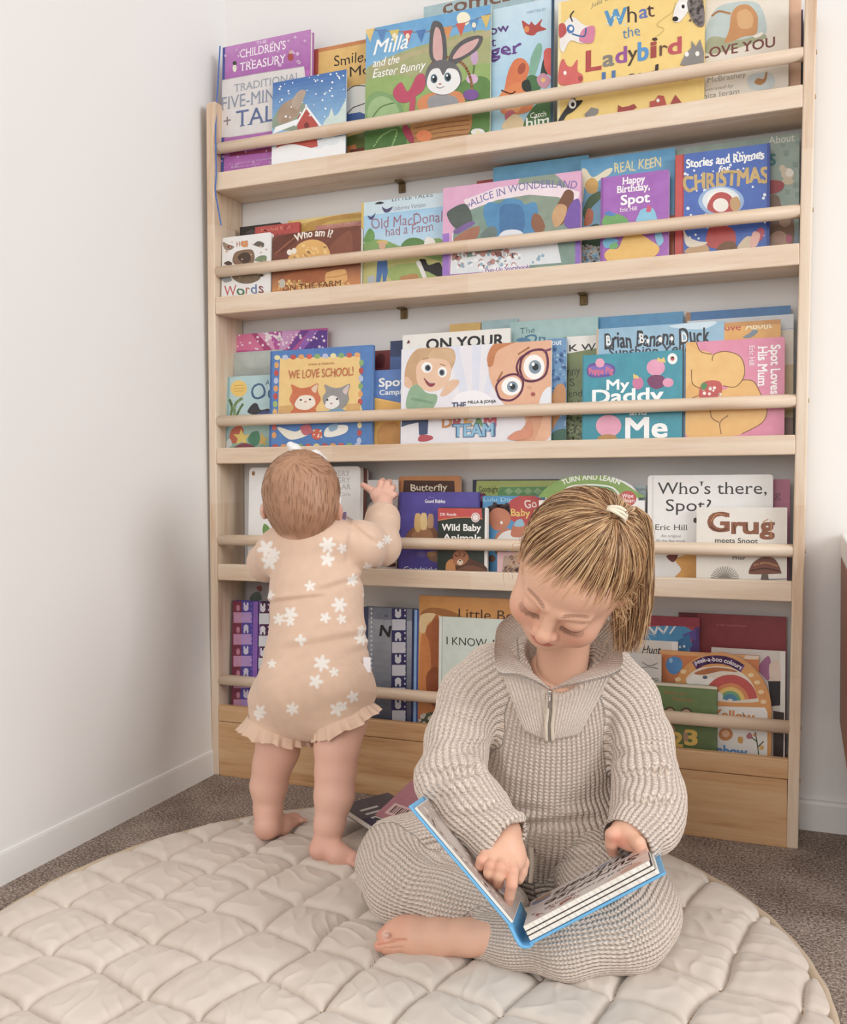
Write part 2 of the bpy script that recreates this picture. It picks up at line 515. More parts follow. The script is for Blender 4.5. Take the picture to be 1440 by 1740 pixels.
class Art:
    """collects flat printed shapes in a cover's own s (across), t (up) metres"""
    def __init__(self, W, H, to_st):
        self.W, self.H, self.to = W, H, to_st
        self.V, self.F, self.K = [], [], []
        self.lev = 0
        self.step = 0.000015
    def emit(self, poly2d, col):
        p = poly2d if all(0 <= q[0] <= self.W and 0 <= q[1] <= self.H for q in poly2d) else clip_rect(poly2d, self.W, self.H)
        if len(p) < 3: return
        z = 0.00003 + self.lev * self.step
        o = len(self.V)
        for q in p:
            self.V.append((q[0], q[1], z)); self.K.append(col)
        self.F.append(tuple(range(o, o + len(p))))
    def tess(self, pts, col):
        vv = [Vector((p[0], p[1], 0)) for p in pts]
        for tri in mgeo.tessellate_polygon([vv]):
            a, b2, c = (pts[i] for i in tri)
            ar = (b2[0] - a[0]) * (c[1] - a[1]) - (b2[1] - a[1]) * (c[0] - a[0])
            self.emit([a, b2, c] if ar > 0 else [a, c, b2], col)
    def stroke(self, pts, wd, col):
        for i in range(len(pts) - 1):
            a, b2 = np.array(pts[i]), np.array(pts[i + 1])
            d = b2 - a; L = np.linalg.norm(d)
            if L < 1e-9: continue
            d /= L; n = np.array([-d[1], d[0]]) * wd / 2
            e = d * wd * 0.25
            self.emit([tuple(a - n - e), tuple(b2 - n + e), tuple(b2 + n + e), tuple(a + n - e)], col)
    def ppm(self, x, y):
        a = self.to(x, y); b2 = self.to(x + 20, y); c = self.to(x, y + 20)
        return (b2[0] - a[0]) / 20, (a[1] - c[1]) / 20
    def run(self, ops):
        for op in ops:
            k = op[0]; col = hexc(op[1]); a = op[2:]
            self.lev += 1
            if k == 'p': self.tess([self.to(*q) for q in a[0]], col)
            elif k == 'b': self.tess([self.to(*q) for q in crom(a[0])], col)
            elif k == 'F':                                    # rectangle in fractions of the cover
                u0, v0, u1, v1 = a[0]
                self.emit([(u0 * self.W, v0 * self.H), (u1 * self.W, v0 * self.H), (u1 * self.W, v1 * self.H), (u0 * self.W, v1 * self.H)], col)
            elif k == 'e':
                cx, cy, rx, ry = a[:4]; rot = a[4] if len(a) > 4 else 0
                q = []
                n = 18 if max(rx, ry) < 12 else 32
                for i in range(n):
                    t = 2 * PI * i / n
                    ex, ey = rx * math.cos(t), ry * math.sin(t)
                    q.append(self.to(cx + ex * math.cos(rot) - ey * math.sin(rot), cy + ex * math.sin(rot) + ey * math.cos(rot)))
                self.emit(q[::-1], col)
            elif k == 'l':
                wd, pts = a[0], a[1]
                if len(a) > 2: pts = crom(pts, closed=False)
                sx, sy = self.ppm(*pts[0])
                self.stroke([self.to(*q) for q in pts], wd * (sx + sy) / 2, col)
            elif k == 'd':                                    # scattered dots
                x0, y0, x1, y1, n, r, seed = a
                rs = random.Random(seed)
                for _ in range(n):
                    cx, cy = rs.uniform(x0, x1), rs.uniform(y0, y1); rr = r * rs.uniform(0.6, 1.3)
                    self.emit([self.to(cx + rr * math.cos(t), cy - rr * math.sin(t)) for t in np.linspace(0, 2 * PI, 9)[:-1]], col)
            elif k == 'g':                                    # printed colour blend between two heights
                c2 = hexc(a[0]); v0, v1 = a[1], a[2]; n = 14
                for i in range(n):
                    f = i / (n - 1)
                    cc = tuple(col[j] * (1 - f) + c2[j] * f for j in range(3)) + (1.0,)
                    y0 = (v0 + (v1 - v0) * i / n) * self.H; y1 = (v0 + (v1 - v0) * (i + 1) / n) * self.H
                    self.emit([(0, y0), (self.W, y0), (self.W, y1), (0, y1)], cc)
            elif k == 't':
                s, x, y, cap, wd = a[:5]
                o = a[5] if len(a) > 5 else {}
                v, t, ed = glyphs(s, 0.0, o.get('shear', 0.0))
                if o.get('serif'):
                    o = dict(o, _n=len(t)); v, t = serifed(v, t, ed, o.get('ext', 0.09))
                sx, sy = self.ppm(x, y)
                w0 = v[:, 0].max() - v[:, 0].min()
                fx = wd * sx / w0; fy = cap * sy
                vx = (v[:, 0] - v[:, 0].min()) * fx; vy = v[:, 1] * fy
                if o.get('wob'):
                    wv = o['wob'] * fy; fq = 5.0 / (fy)
                    vy = vy + wv * np.sin(vx * fq * 0.9 + len(s)) + wv * 0.5 * np.sin(vx * fq * 2.3)
                    vx = vx + wv * 0.5 * np.sin(vy * fq + vx * fq * 0.3)
                if o.get('arc'):                              # bend over a circle (sagitta in px)
                    half = vx.max() / 2; sg = o['arc'] * sy
                    rad = (half * half + sg * sg) / (2 * abs(sg)) * (1 if sg > 0 else -1)
                    th = (vx - half) / rad
                    cxm = half; vx = cxm + (rad + vy) * np.sin(th); vy = (rad + vy) * np.cos(th) - rad + sg
                r = o.get('rot', 0.0)
                ox, oy = self.to(x, y)
                X = ox + vx * math.cos(r) - vy * math.sin(r); Y = oy + vx * math.sin(r) + vy * math.cos(r)
                bo = o.get('bold', 0.0) * 0.75 * fy if o.get('bold', 0) > 0.008 else 0
                shifts = [(0, 0)] if bo == 0 else [(bo, bo * 0.7), (-bo, bo * 0.7), (bo, -bo * 0.7), (-bo, -bo * 0.7)]
                ns = o.get('_n', len(t))
                for sh in shifts:
                    for part in (t[:ns], t[ns:]):
                        if not part: continue
                        self.lev += 1                                  # each pass of ink lies on the one before
                        for tri in part:
                            q = [(X[i] + sh[0], Y[i] + sh[1]) for i in tri]
                            ar = (q[1][0] - q[0][0]) * (q[2][1] - q[0][1]) - (q[1][1] - q[0][1]) * (q[2][0] - q[0][0])
                            self.emit(q if ar > 0 else q[::-1], col)

LEAN = math.radians(3.6)
BK_T = np.array([0, math.sin(LEAN), math.cos(LEAN)])         # up the cover
BK_N = np.array([0, -math.cos(LEAN), math.sin(LEAN)])        # out of the cover
BK_S = np.array([1.0, 0, 0])
Y_FRONT, Y_STEP = -0.0925, 0.0142
GROUPS = ['picture books on the top tier', 'picture books on the second tier', 'picture books on the third tier',
          'picture books on the fourth tier', 'picture books on the bottom tier']

def rrect(x0, y0, x1, y1, r, n=5):
    if r <= 1e-6: return [(x0, y0), (x1, y0), (x1, y1), (x0, y1)]
    out = []
    for cx, cy, a0 in ((x1 - r, y0 + r, -PI / 2), (x1 - r, y1 - r, 0), (x0 + r, y1 - r, PI / 2), (x0 + r, y0 + r, PI)):
        for k in range(n + 1):
            a = a0 + PI / 2 * k / n
            out.append((cx + r * math.cos(a), cy + r * math.sin(a)))
    return out

def book(kind, tier, lay, xl, xr, ytl, ytr, thick, col, label, ops=(), style='hard', spine=None, pages='#efeae0', r=0.0, outline=None, name=None, dtop=0.0):
    """kind: hard / soft / board.  xl..xr, ytl, ytr: where the photo shows the cover's sides and top corners"""
    zb = ZLB[tier] + 0.0142
    P0 = np.array([0, Y_FRONT + Y_STEP * lay, zb + thick * math.sin(LEAN) + 0.0002])
    def to_st0(px, py):
        p = on_plane(px, py, P0, BK_N)
        return p[0], float(np.dot(p - P0, BK_T))
    ym = (ytl + ytr) / 2 + 60
    s0 = to_st0(xl, ym)[0]; s1 = to_st0(xr, ym)[0]
    tl = to_st0(xl, ytl)[1]; tr = to_st0(xr, ytr)[1]
    W = s1 - s0; H = (tl + tr) / 2 + dtop
    roll = math.atan2(tr - tl, W)
    if abs(roll) > 0.02: roll = math.copysign(0.02, roll)
    to_st = lambda px, py: (to_st0(px, py)[0] - s0, to_st0(px, py)[1])
    root = empty(name or {'hard': 'picture_book', 'soft': 'picture_book', 'board': 'board_book'}[kind],
                 (s0 + W / 2, P0[1], zb), label, 'book', GROUPS[tier])
    V, F, K = [], [], []
    base = hexc(col); spc = hexc(spine or col); pc = hexc(pages)
    def slab(outl, z0, z1, c):
        o = len(V); n = len(outl)
        for z in (z0, z1):
            for x, y in outl: V.append((x, y, z)); K.append(c)
        F.append(tuple(range(o, o + n))[::-1]); F.append(tuple(range(o + n, o + 2 * n)))
        for i in range(n):
            j = (i + 1) % n
            F.append((o + i, o + j, o + n + j, o + n + i))
    ct = {'hard': 0.0022, 'soft': 0.0005, 'board': 0.0014}[kind]
    shape = outline(W, H, to_st) if outline else rrect(0, 0, W, H, r)
    slab(shape, -ct, 0, base)
    slab(shape, -thick, -thick + ct, base)
    if not outline:
        slab(rrect(0.0, 0.0, 0.003, H, 0) if r == 0 else rrect(0.0004, r, 0.003, H - r, 0), -thick + ct, -ct, spc)
    art = Art(W, H, to_st)
    art.run(ops)
    o = len(V)
    V += art.V; K += art.K; F += [tuple(i + o for i in f) for f in art.F]
    def place(pts):
        q = np.array(pts, float)
        return (np.array([s0, P0[1], P0[2]]) + q[:, :1] * BK_S + q[:, 1:2] * BK_T + q[:, 2:3] * BK_N) - np.array(root.location)
    mesh_obj('cover', place(V), F, M_PRINT, root, cols=K)
    ins = {'hard': 0.003, 'soft': 0.0004, 'board': 0.0006}[kind]
    V, F = [], []
    if outline:
        cxy = np.mean(np.array(shape), 0)
        po = [tuple(cxy + (np.array(p) - cxy) * 0.992) for p in shape]
    else:
        po = rrect(0.0032, 0.0006 if kind != 'hard' else ins, W - ins, H - ins, max(r - ins, 0))
    n = len(po)
    zz = (-thick + ct + 0.00005, -ct - 0.00005)
    for z in zz:
        for x, y in po: V.append((x, y, z))
    F = [tuple(range(n))[::-1], tuple(range(n, 2 * n))] + [(i, (i + 1) % n, n + (i + 1) % n, n + i) for i in range(n)]
    mesh_obj('pages', place(V), F, M_PAGES, root)
    return root, to_st, place, art
_CR = {'A': (340, 0, 2.5714), 'B': (880, 0, 2.5714), 'C': (340, 260, 2.5714), 'D': (880, 200, 2.5714), 'E': (340, 500, 2.5714),
       'G': (880, 500, 2.5714), 'H': (340, 750, 2.5714), 'I': (880, 750, 2.5714), 'J': (340, 980, 2.5714), 'K': (1000, 1000, 3.2727),
       'L': (600, 780, 5.538), 'M': (600, 1000, 7.25), 'N': (380, 960, 6.217)}
def X(k, ops):
    ox, oy, s = _CR[k]
    f = lambda q: (ox + q[0] / s, oy + q[1] / s)
    out = []
    for op in ops:
        a = list(op)
        if a[0] in 'pb': a[2] = [f(q) for q in a[2]]
        elif a[0] == 'l': a[2] /= s; a[3] = [f(q) for q in a[3]]
        elif a[0] == 'e': a[2], a[3] = f((a[2], a[3])); a[4] /= s; a[5] /= s
        elif a[0] == 't': a[3], a[4] = f((a[3], a[4])); a[5] /= s; a[6] /= s; 
        elif a[0] == 'd': a[2], a[3] = f((a[2], a[3])); a[4], a[5] = f((a[4], a[5])); a[7] /= s
        if a[0] == 't' and len(a) > 7 and a[7].get('arc'): a[7] = dict(a[7], arc=a[7]['arc'] / s)
        out.append(tuple(a))
    return out
SER = {'serif': 1}
BSER = {'serif': 1, 'bold': 0.012}
HND = {'wob': 0.05, 'bold': 0.006}
HBD = {'wob': 0.05, 'bold': 0.03}
BLD = {'bold': 0.028}
ITA = {'shear': 0.3, 'bold': 0.012, 'wob': 0.04}

# ======================= top tier
r1, st1, pl1, art1 = book('hard', 0, 0.15, 378, 527, 81, 50, 0.016, '#b35fb3', 'purple storybook with a grey title band and blue ribbon, left end of top tier',
  X('A', [('F', '#3a4a9a', (0, 0, 0.035, 1)), ('g', '#a956ab', '#c07cc0', 0.72, 1.0),
   ('F', '#3a4a9a', (0, 0, 0.03, 1)),
   ('p', '#dfdad8', [(78, 372), (100, 350), (250, 322), (455, 290), (470, 420), (470, 548), (330, 570), (130, 600), (80, 600)]),
   ('l', '#b9a9b4', 3, [(78, 372), (100, 350), (250, 322), (455, 290)]), ('l', '#b9a9b4', 3, [(80, 600), (130, 600), (330, 570), (470, 548)]),
   ('t', '#f1e3f1', 'THE', 246, 196, 14, 46, SER), ('t', '#f7eef6', "CHILDREN'S", 175, 254, 38, 196, BSER), ('t', '#f7eef6', 'TREASURY', 175, 312, 38, 196, BSER),
   ('e', '#e8e2cf', 152, 298, 9, 17), ('e', '#43483f', 152, 276, 9, 9), ('e', '#a8352f', 396, 250, 13, 17), ('e', '#d9b28a', 398, 228, 8, 8),
   ('t', '#9aa2ae', 'TRADITIONAL', 150, 402, 34, 280, SER), ('t', '#8e97ab', 'FIVE-MINUTE', 92, 482, 58, 340, SER), ('t', '#54699a', 'TALES', 158, 556, 74, 255, SER),
   ('l', '#8a7a88', 5, [(106, 530), (134, 524)]), ('l', '#8a7a88', 5, [(120, 512), (120, 546)]),
   ('p', '#8a2b53', [(130, 672), (170, 660), (215, 662), (270, 650), (330, 646), (330, 662), (130, 684)]),
   ('d', '#d9b3da', 95, 150, 460, 300, 26, 7, 4), ('d', '#c894cb', 95, 640, 320, 735, 20, 5, 5),
   ('t', '#d8b6d8', 'a collection of stories for', 138, 722, 9, 180), ('t', '#d8b6d8', 'children to share', 138, 738, 9, 120)]))
book('soft', 0, -0.3, 463, 588, 140, 119, 0.004, '#4c8ccb', 'thin blue winter book with a red snowy house, leaning in front of the purple storybook',
  X('A', [('g', '#8fc3e6', '#2f6cb4', 0.35, 1.0), ('F', '#e9eef4', (0, 0, 1, 0.33)),
   ('b', '#8fa08b', [(318, 560), (350, 470), (420, 440), (470, 470), (480, 560)]), ('b', '#a98f78', [(340, 500), (362, 455), (420, 430), (440, 470), (410, 520), (350, 540)]),
   ('b', '#b8a391', [(400, 450), (430, 400), (462, 396), (450, 440), (425, 480)]),
   ('p', '#d9e2d8', [(560, 520), (575, 470), (590, 520)]), ('b', '#cfe0da', [(540, 560), (560, 510), (600, 500), (640, 440), (642, 560)]),
   ('p', '#b93a2c', [(425, 560), (428, 510), (465, 468), (515, 540), (515, 590), (430, 590)]), ('l', '#f3f5f7', 9, [(418, 548), (465, 468), (528, 552)]),
   ('p', '#f4f6f8', [(318, 585), (420, 545), (428, 520), (330, 555)]), ('e', '#7a2a20', 466, 548, 11, 14),
   ('p', '#c2402f', [(330, 655), (345, 610), (510, 590), (515, 640), (420, 660)]), ('b', '#f5f7f9', [(318, 660), (400, 630), (520, 650), (580, 610), (642, 630), (642, 730), (318, 730)]),
   ('e', '#e3edf2', 570, 615, 40, 20), ('d', '#f4f8fb', 320, 320, 640, 520, 50, 4, 9)]))
book('soft', 0, 2, 531, 660, 82, 62, 0.006, '#e3b55c', 'yellow book with a striped orange edge between the winter book and rabbit book',
  X('A', [('F', '#b8432a', (0, 0, 0.08, 1)), ('F', '#4b7a4a', (0, 0.55, 0.08, 0.68)), ('F', '#d98433', (0, 0.7, 0.08, 0.78)), ('F', '#c97a31', (0.08, 0.97, 1, 1)),
   ('t', '#332a22', 'Smile,', 586, 292, 48, 140, HND), ('t', '#332a22', 'Mo', 655, 338, 46, 92, HND),
   ('b', '#f0efe9', [(640, 400), (680, 375), (760, 380), (760, 520), (680, 560), (640, 500)]), ('l', '#3a352e', 4, [(640, 400), (680, 375), (760, 380)], 1),
   ('p', '#3b63a8', [(636, 500), (700, 490), (725, 500), (725, 545), (640, 560)]), ('l', '#3a352e', 4, [(640, 500), (670, 470), (720, 452)]),
   ('p', '#6d7a3a', [(636, 600), (740, 570), (740, 670), (636, 680)]), ('p', '#d07a2c', [(640, 640), (680, 630), (690, 665), (645, 672)]), ('p', '#7a3a2a', [(655, 655), (735, 640), (735, 668), (660, 672)])]))
book('soft', 0, 1, 622, 834, 50, 8, 0.006, '#8aa85a', 'book with a grey rabbit in a basket under bunting on a green meadow, top tier',
  X('A', [('g', '#79b5dc', '#5aa3d6', 0.62, 1.0), ('e', '#f6eed2', 1152, 82, 30, 30),
   ('b', '#a8ad77', [(728, 300), (850, 240), (1000, 190), (1270, 140), (1290, 400), (900, 420), (728, 380)]), ('b', '#b7ad80', [(760, 290), (900, 235), (1270, 130), (1270, 160), (950, 240), (800, 300)]),
   ('F', '#7f9e52', (0, 0, 1, 0.5)), ('b', '#95b363', [(728, 360), (850, 330), (1000, 340), (1270, 280), (1270, 480), (900, 520), (728, 500)]),
   ('b', '#5d8a43', [(1100, 420), (1180, 340), (1270, 360), (1270, 560), (1150, 600)]), ('l', '#5e7a3a', 9, [(1165, 470), (1185, 400), (1200, 280)]), ('e', '#c9a4c9', 1200, 250, 16, 34), ('e', '#d7b3cf', 1190, 345, 26, 22),
   ('l', '#8a5a3a', 3, [(728, 128), (900, 140), (1060, 130), (1270, 60)], 1)]
   + [('p', c, [(x - 22, y - 4), (x + 22, y - 10), (x + 2, y + 52)]) for c, x, y in (('#e8c46a', 742, 132), ('#4a83bd', 795, 136), ('#d9c25a', 850, 138), ('#c93a45', 908, 140), ('#3d78b8', 966, 138), ('#7aa05a', 1024, 134), ('#d98a3a', 1082, 124), ('#cf4a30', 1140, 108), ('#3f86c4', 1198, 92), ('#d9b95a', 1250, 74))]
   + [('e', '#f3e6c8', x, y, 9, 12) for x, y in ((850, 156), (908, 158), (1198, 110))] + [
   ('t', '#fbfbf7', 'Milla', 758, 240, 66, 150, ITA), ('t', '#fbfbf7', 'and the', 755, 296, 38, 116, ITA), ('t', '#fbfbf7', 'Easter Bunny', 755, 342, 38, 228, ITA),
   ('b', '#7fa668', [(728, 440), (780, 400), (860, 430), (890, 500), (860, 560), (728, 560)]), ('b', '#9cbd80', [(740, 460), (790, 420), (850, 450), (870, 500), (820, 540), (740, 530)]), ('l', '#56803f', 5, [(745, 530), (790, 470), (850, 450)], 1),
   ('b', '#4f7a38', [(728, 560), (860, 550), (900, 600), (880, 650), (728, 660)]), ('l', '#8fb86a', 8, [(760, 640), (800, 590), (860, 570), (840, 640)], 1),
   ('l', '#a06a3a', 10, [(1000, 330), (1020, 270), (1080, 250), (1150, 280), (1185, 350), (1190, 430)], 1),
   ('b', '#b9803f', [(930, 520), (1050, 490), (1180, 480), (1170, 590), (1040, 625), (940, 630)])]
   + [('l', '#8f5a28', 4, [(934, 540 + 22 * i), (1050, 520 + 20 * i), (1176, 505 + 20 * i)], 1) for i in range(5)] + [
   ('b', '#d9803a', [(950, 450), (1000, 410), (1130, 400), (1160, 450), (1130, 480), (980, 490)]),
   ('b', '#9c9c9f', [(1000, 470), (1010, 420), (1110, 420), (1130, 470), (1060, 500)]),
   ('b', '#5f5d60', [(1010, 260), (1005, 160), (1020, 95), (1060, 110), (1078, 200), (1072, 280)]), ('b', '#d8a8a4', [(1022, 250), (1020, 170), (1032, 120), (1052, 140), (1062, 220), (1055, 270)]),
   ('b', '#5f5d60', [(1085, 270), (1110, 210), (1170, 165), (1235, 160), (1215, 215), (1150, 260), (1110, 285)]), ('b', '#d8a8a4', [(1105, 255), (1140, 205), (1190, 178), (1220, 172), (1195, 215), (1140, 250)]),
   ('b', '#6e6c6f', [(985, 355), (1000, 290), (1060, 262), (1125, 290), (1145, 350), (1110, 400), (1060, 418), (1010, 400)]),
   ('b', '#efeeec', [(992, 365), (1010, 310), (1045, 300), (1064, 330), (1085, 300), (1125, 310), (1138, 360), (1105, 402), (1060, 414), (1012, 400)]),
   ('e', '#4c6b7a', 1024, 345, 15, 20), ('e', '#1d2226', 1026, 346, 9, 13), ('e', '#ffffff', 1021, 338, 4, 5), ('e', '#4c6b7a', 1084, 338, 15, 20), ('e', '#1d2226', 1086, 339, 9, 13), ('e', '#ffffff', 1081, 331, 4, 5),
   ('e', '#c98a94', 1050, 368, 7, 5), ('l', '#7a5a58', 3, [(1034, 380), (1050, 386), (1068, 378)], 1),
   ('b', '#c0305a', [(845, 400), (880, 360), (910, 400), (950, 330), (982, 330), (980, 390), (930, 430), (900, 450), (860, 440)]), ('p', '#c0305a', [(918, 430), (945, 425), (935, 520), (915, 520)]), ('b', '#a82048', [(885, 560), (905, 545), (935, 600), (930, 630), (900, 600)]),
   ('e', '#7a4a9a', 1185, 415, 34, 24), ('e', '#e3792f', 980, 595, 34, 26), ('e', '#f3f0ec', 1215, 578, 30, 16), ('e', '#f0e9a8', 1215, 578, 8, 7)]))
book('hard', 0, 3, 720, 905, 8, -22, 0.007, '#8fb6c4', 'grey-blue book with brown lettering rising behind the rabbit book on the top tier',
  X('A', [('g', '#86adbf', '#a9c3c9', 0.5, 1), ('t', '#7d5a4a', 'comes', 1062, 62, 62, 290, dict(wob=0.03, bold=0.035)), ('d', '#a9c8d0', 980, 0, 1400, 60, 12, 6, 3)]))
book('soft', 0, 2, 826, 942, 20, -6, 0.006, '#a8d4e8', 'pale blue book with an orange tiger and garden leaves beside the rabbit book',
  X('A', [('g', '#a4d0ea', '#c4e0ef', 0.4, 1.0), ('t', '#5d3a86', 'ow', 1266, 152, 42, 84, dict(wob=0.06, bold=0.03, serif=1)), ('t', '#5d3a86', 't', 1274, 205, 44, 20, BSER), ('t', '#6a3f92', 'ger', 1268, 252, 56, 134, dict(wob=0.06, bold=0.045, serif=1))]) +
  X('B', [('t', '#7aa5bd', 'WRITTEN BY', 40, 62, 12, 84), ('b', '#b5342a', [(20, 90), (50, 108), (60, 95), (78, 110), (108, 82), (100, 112), (126, 128), (88, 140), (70, 155), (40, 150), (28, 130)]), ('e', '#d9822f', 40, 128, 12, 14),
   ('b', '#d96a1e', [(-60, 480), (-50, 350), (-20, 270), (20, 255), (50, 290), (40, 340), (10, 390), (10, 480)]), ('e', '#a83f12', 18, 300, 16, 26, 0.4), ('b', '#e07c26', [(-80, 420), (0, 360), (60, 380), (60, 480), (-60, 500)]),
   ('l', '#5a2a12', 6, [(-70, 395), (-30, 410), (-10, 400)], 1), ('b', '#e7a35a', [(-50, 450), (0, 420), (20, 450), (0, 490), (-40, 490)]), ('e', '#c96070', -30, 510, 26, 30), ('b', '#e9cfa0', [(-70, 560), (-20, 500), (20, 520), (30, 570)]),
   ('b', '#7fb39a', [(50, 330), (60, 250), (90, 190), (108, 210), (90, 290), (65, 350)]), ('b', '#33413a', [(100, 360), (105, 290), (125, 230), (140, 270), (125, 340)]), ('b', '#d4453a', [(115, 230), (135, 210), (160, 230), (150, 330), (120, 300)]),
   ('b', '#4a7a4a', [(30, 370), (50, 330), (90, 340), (100, 390), (60, 400)]), ('b', '#2c3833', [(20, 360), (50, 350), (60, 400), (25, 395)]), ('b', '#c98aa0', [(85, 340), (115, 320), (145, 350), (125, 385), (95, 375)]), ('e', '#e9b95a', 112, 350, 10, 10),
   ('b', '#4c7a44', [(30, 560), (60, 480), (110, 440), (160, 450), (160, 570)]), ('t', '#f4f4ea', 'Catch', 55, 518, 24, 70, HBD), ('t', '#fbfbf4', 'him', 38, 556, 42, 98, HBD), ('F', '#33506b', (0.96, 0, 1, 1))]))
book('hard', 0, 1, 949, 1198, -2, -38, 0.008, '#f2d071', 'large yellow book with painted animal heads round multicoloured lettering, top tier',
  X('B', [('F', '#f3e2a8', (0, 0, 0.02, 1)), ('t', '#7c7763', 'Julia D', 318, 36, 20, 90, dict(shear=0.35, rot=0.25)),
   ('t', '#3f8fc4', 'W', 382, 118, 72, 92, dict(bold=0.06, serif=1)), ('t', '#4a3a3a', 'h', 480, 104, 76, 40, HND), ('t', '#5a6fb8', 'a', 532, 82, 62, 36, BLD), ('t', '#5a3a3a', 't', 562, 78, 66, 36, HND),
   ('d', '#cfe3ef', 386, 60, 470, 112, 12, 4, 2), ('t', '#4c86b4', 'the', 458, 168, 48, 78, dict(wob=0.05)),
   ('t', '#b5322f', 'L', 302, 312, 92, 60, dict(bold=0.07, serif=1)), ('t', '#8b8680', 'a', 374, 292, 74, 46, dict(bold=0.05)), ('t', '#9a4a9c', 'd', 430, 278, 72, 46, dict(bold=0.05)), ('t', '#54402f', 'y', 482, 270, 72, 42, dict(bold=0.02, wob=0.05)), ('t', '#3b8fd0', 'b', 528, 266, 84, 42, dict(bold=0.05)), ('t', '#a5352b', 'i', 584, 252, 74, 20, dict(bold=0.08)), ('t', '#6b4a3a', 'r', 620, 250, 74, 36, HND), ('t', '#c23a4a', 'd', 660, 240, 74, 54, dict(bold=0.055)),
   ('e', '#4a2a22', 600, 172, 12, 7), ('l', '#c9aa58', 2, [(600, 165), (640, 130), (610, 110), (640, 80), (680, 50), (690, 10)], 1),
   ('t', '#3d6fae', 'H', 372, 398, 84, 52, dict(bold=0.06)), ('t', '#3a3436', 'eard', 440, 385, 76, 170, dict(bold=0.04, wob=0.04)),
   ('b', '#efeae6', [(184, 190), (200, 110), (240, 75), (290, 110), (330, 120), (325, 180), (280, 190), (230, 180), (200, 230)]), ('b', '#d8799c', [(285, 130), (335, 115), (335, 170), (318, 190), (270, 180)]), ('e', '#3b73b4', 232, 128, 17, 20), ('e', '#f4f2ef', 234, 126, 8, 9), ('l', '#4a4a4c', 6, [(240, 95), (232, 70), (246, 50)], 1), ('l', '#3a72b4', 7, [(240, 150), (290, 160), (300, 125)], 1), ('b', '#c03c3a', [(182, 110), (205, 105), (215, 140), (195, 165), (182, 160)]),
   ('b', '#efece9', [(680, 90), (690, 30), (720, -10), (760, 10), (745, 50), (710, 95)]), ('e', '#22201f', 690, 84, 13, 11), ('e', '#f6f4f2', 722, 30, 17, 20), ('e', '#232323', 724, 30, 7, 9), ('b', '#7d7370', [(745, 0), (800, -20), (818, 60), (812, 115), (780, 110), (750, 60)]), ('d', '#5f5653', 752, 0, 815, 105, 34, 7, 7),
   ('b', '#d4524a', [(180, 365), (184, 290), (200, 258), (215, 285), (238, 292), (262, 262), (262, 310), (285, 330), (280, 362), (240, 372)]), ('e', '#f6f4f2', 208, 320, 7, 9), ('e', '#a83230', 275, 345, 10, 12),
   ('p', '#8d8885', [(710, 285), (735, 235), (760, 210), (760, 178), (780, 205), (798, 172), (815, 230), (815, 275), (760, 290)]), ('e', '#f2f0ee', 740, 238, 9, 11), ('e', '#f2f0ee', 786, 236, 9, 11),
   ('b', '#35353a', [(178, 530), (200, 490), (215, 470), (228, 440), (250, 420), (255, 440), (285, 440), (262, 470), (240, 490), (215, 505), (195, 535)]), ('e', '#f0efec', 240, 455, 17, 21), ('e', '#2a2a2c', 242, 458, 8, 10),
   ('p', '#8c8a88', [(293, 500), (310, 485), (322, 470), (355, 478), (352, 495), (330, 510), (298, 512)]), ('p', '#a3312c', [(437, 495), (440, 460), (458, 470), (485, 465), (510, 455), (522, 470), (500, 485), (440, 496)]), ('p', '#b8402f', [(578, 470), (578, 445), (600, 440), (615, 418), (640, 420), (652, 462), (600, 472)]), ('e', '#f3f0ec', 614, 440, 7, 8), ('p', '#a5342b', [(668, 455), (690, 415), (718, 450)]), ('p', '#8a7f68', [(705, 345), (765, 333), (740, 352)])]))
book('hard', 0, 2, 1188, 1341, -8, -30, 0.006, '#e6ddcc', 'cream book with a brown animal on grass near the right post, top tier',
  X('B', [('g', '#e9e1d2', '#e7ddcc', 0, 1), ('b', '#bccbc9', [(822, 200), (840, 80), (900, 20), (1040, 10), (1085, 90), (1075, 160), (960, 200)]), ('b', '#a9ac8a', [(815, 220), (850, 160), (960, 175), (1070, 150), (1080, 170), (980, 205), (860, 235)]),
   ('b', '#c98a48', [(905, 185), (925, 130), (935, 60), (965, 25), (1010, 22), (1045, 60), (1050, 110), (1040, 150), (990, 160), (940, 180)]), ('b', '#dba768', [(960, 60), (1000, 40), (1030, 75), (1020, 120), (970, 120)]), ('b', '#efe6d6', [(1030, 158), (1068, 140), (1070, 152), (1045, 165)]), ('l', '#c98a48', 9, [(850, 70), (880, 50), (930, 60)], 1),
   ('t', '#7a3b33', 'I LOVE YOU', 770, 262, 44, 345, dict(serif=1, bold=0.03)), ('t', '#a09686', 'm McBratney', 790, 368, 24, 205, dict(wob=0.03)), ('t', '#a89e90', 'illustrated by', 800, 402, 15, 144, dict(shear=0.3)), ('t', '#a09686', 'Anita Jeram', 785, 436, 23, 182, dict(wob=0.03)),
   ('b', '#cdd6d8', [(1005, 360), (1020, 325), (1100, 318), (1125, 350), (1110, 385), (1030, 392)]), ('b', '#b98040', [(1035, 362), (1050, 342), (1075, 345), (1085, 315), (1092, 318), (1085, 355), (1060, 372)])]))
book('hard', 0, 3, 1330, 1362, 0, -6, 0.010, '#dbae8d', 'tall peach book showing a narrow strip right of the cream book, top tier', [])
book('hard', 0, 4, 1345, 1365, 20, 16, 0.008, '#4b4048', 'dark plum book showing a narrow strip against the right post of the top tier',
  [('F', '#5c3a58', (0, 0.5, 1, 1))])
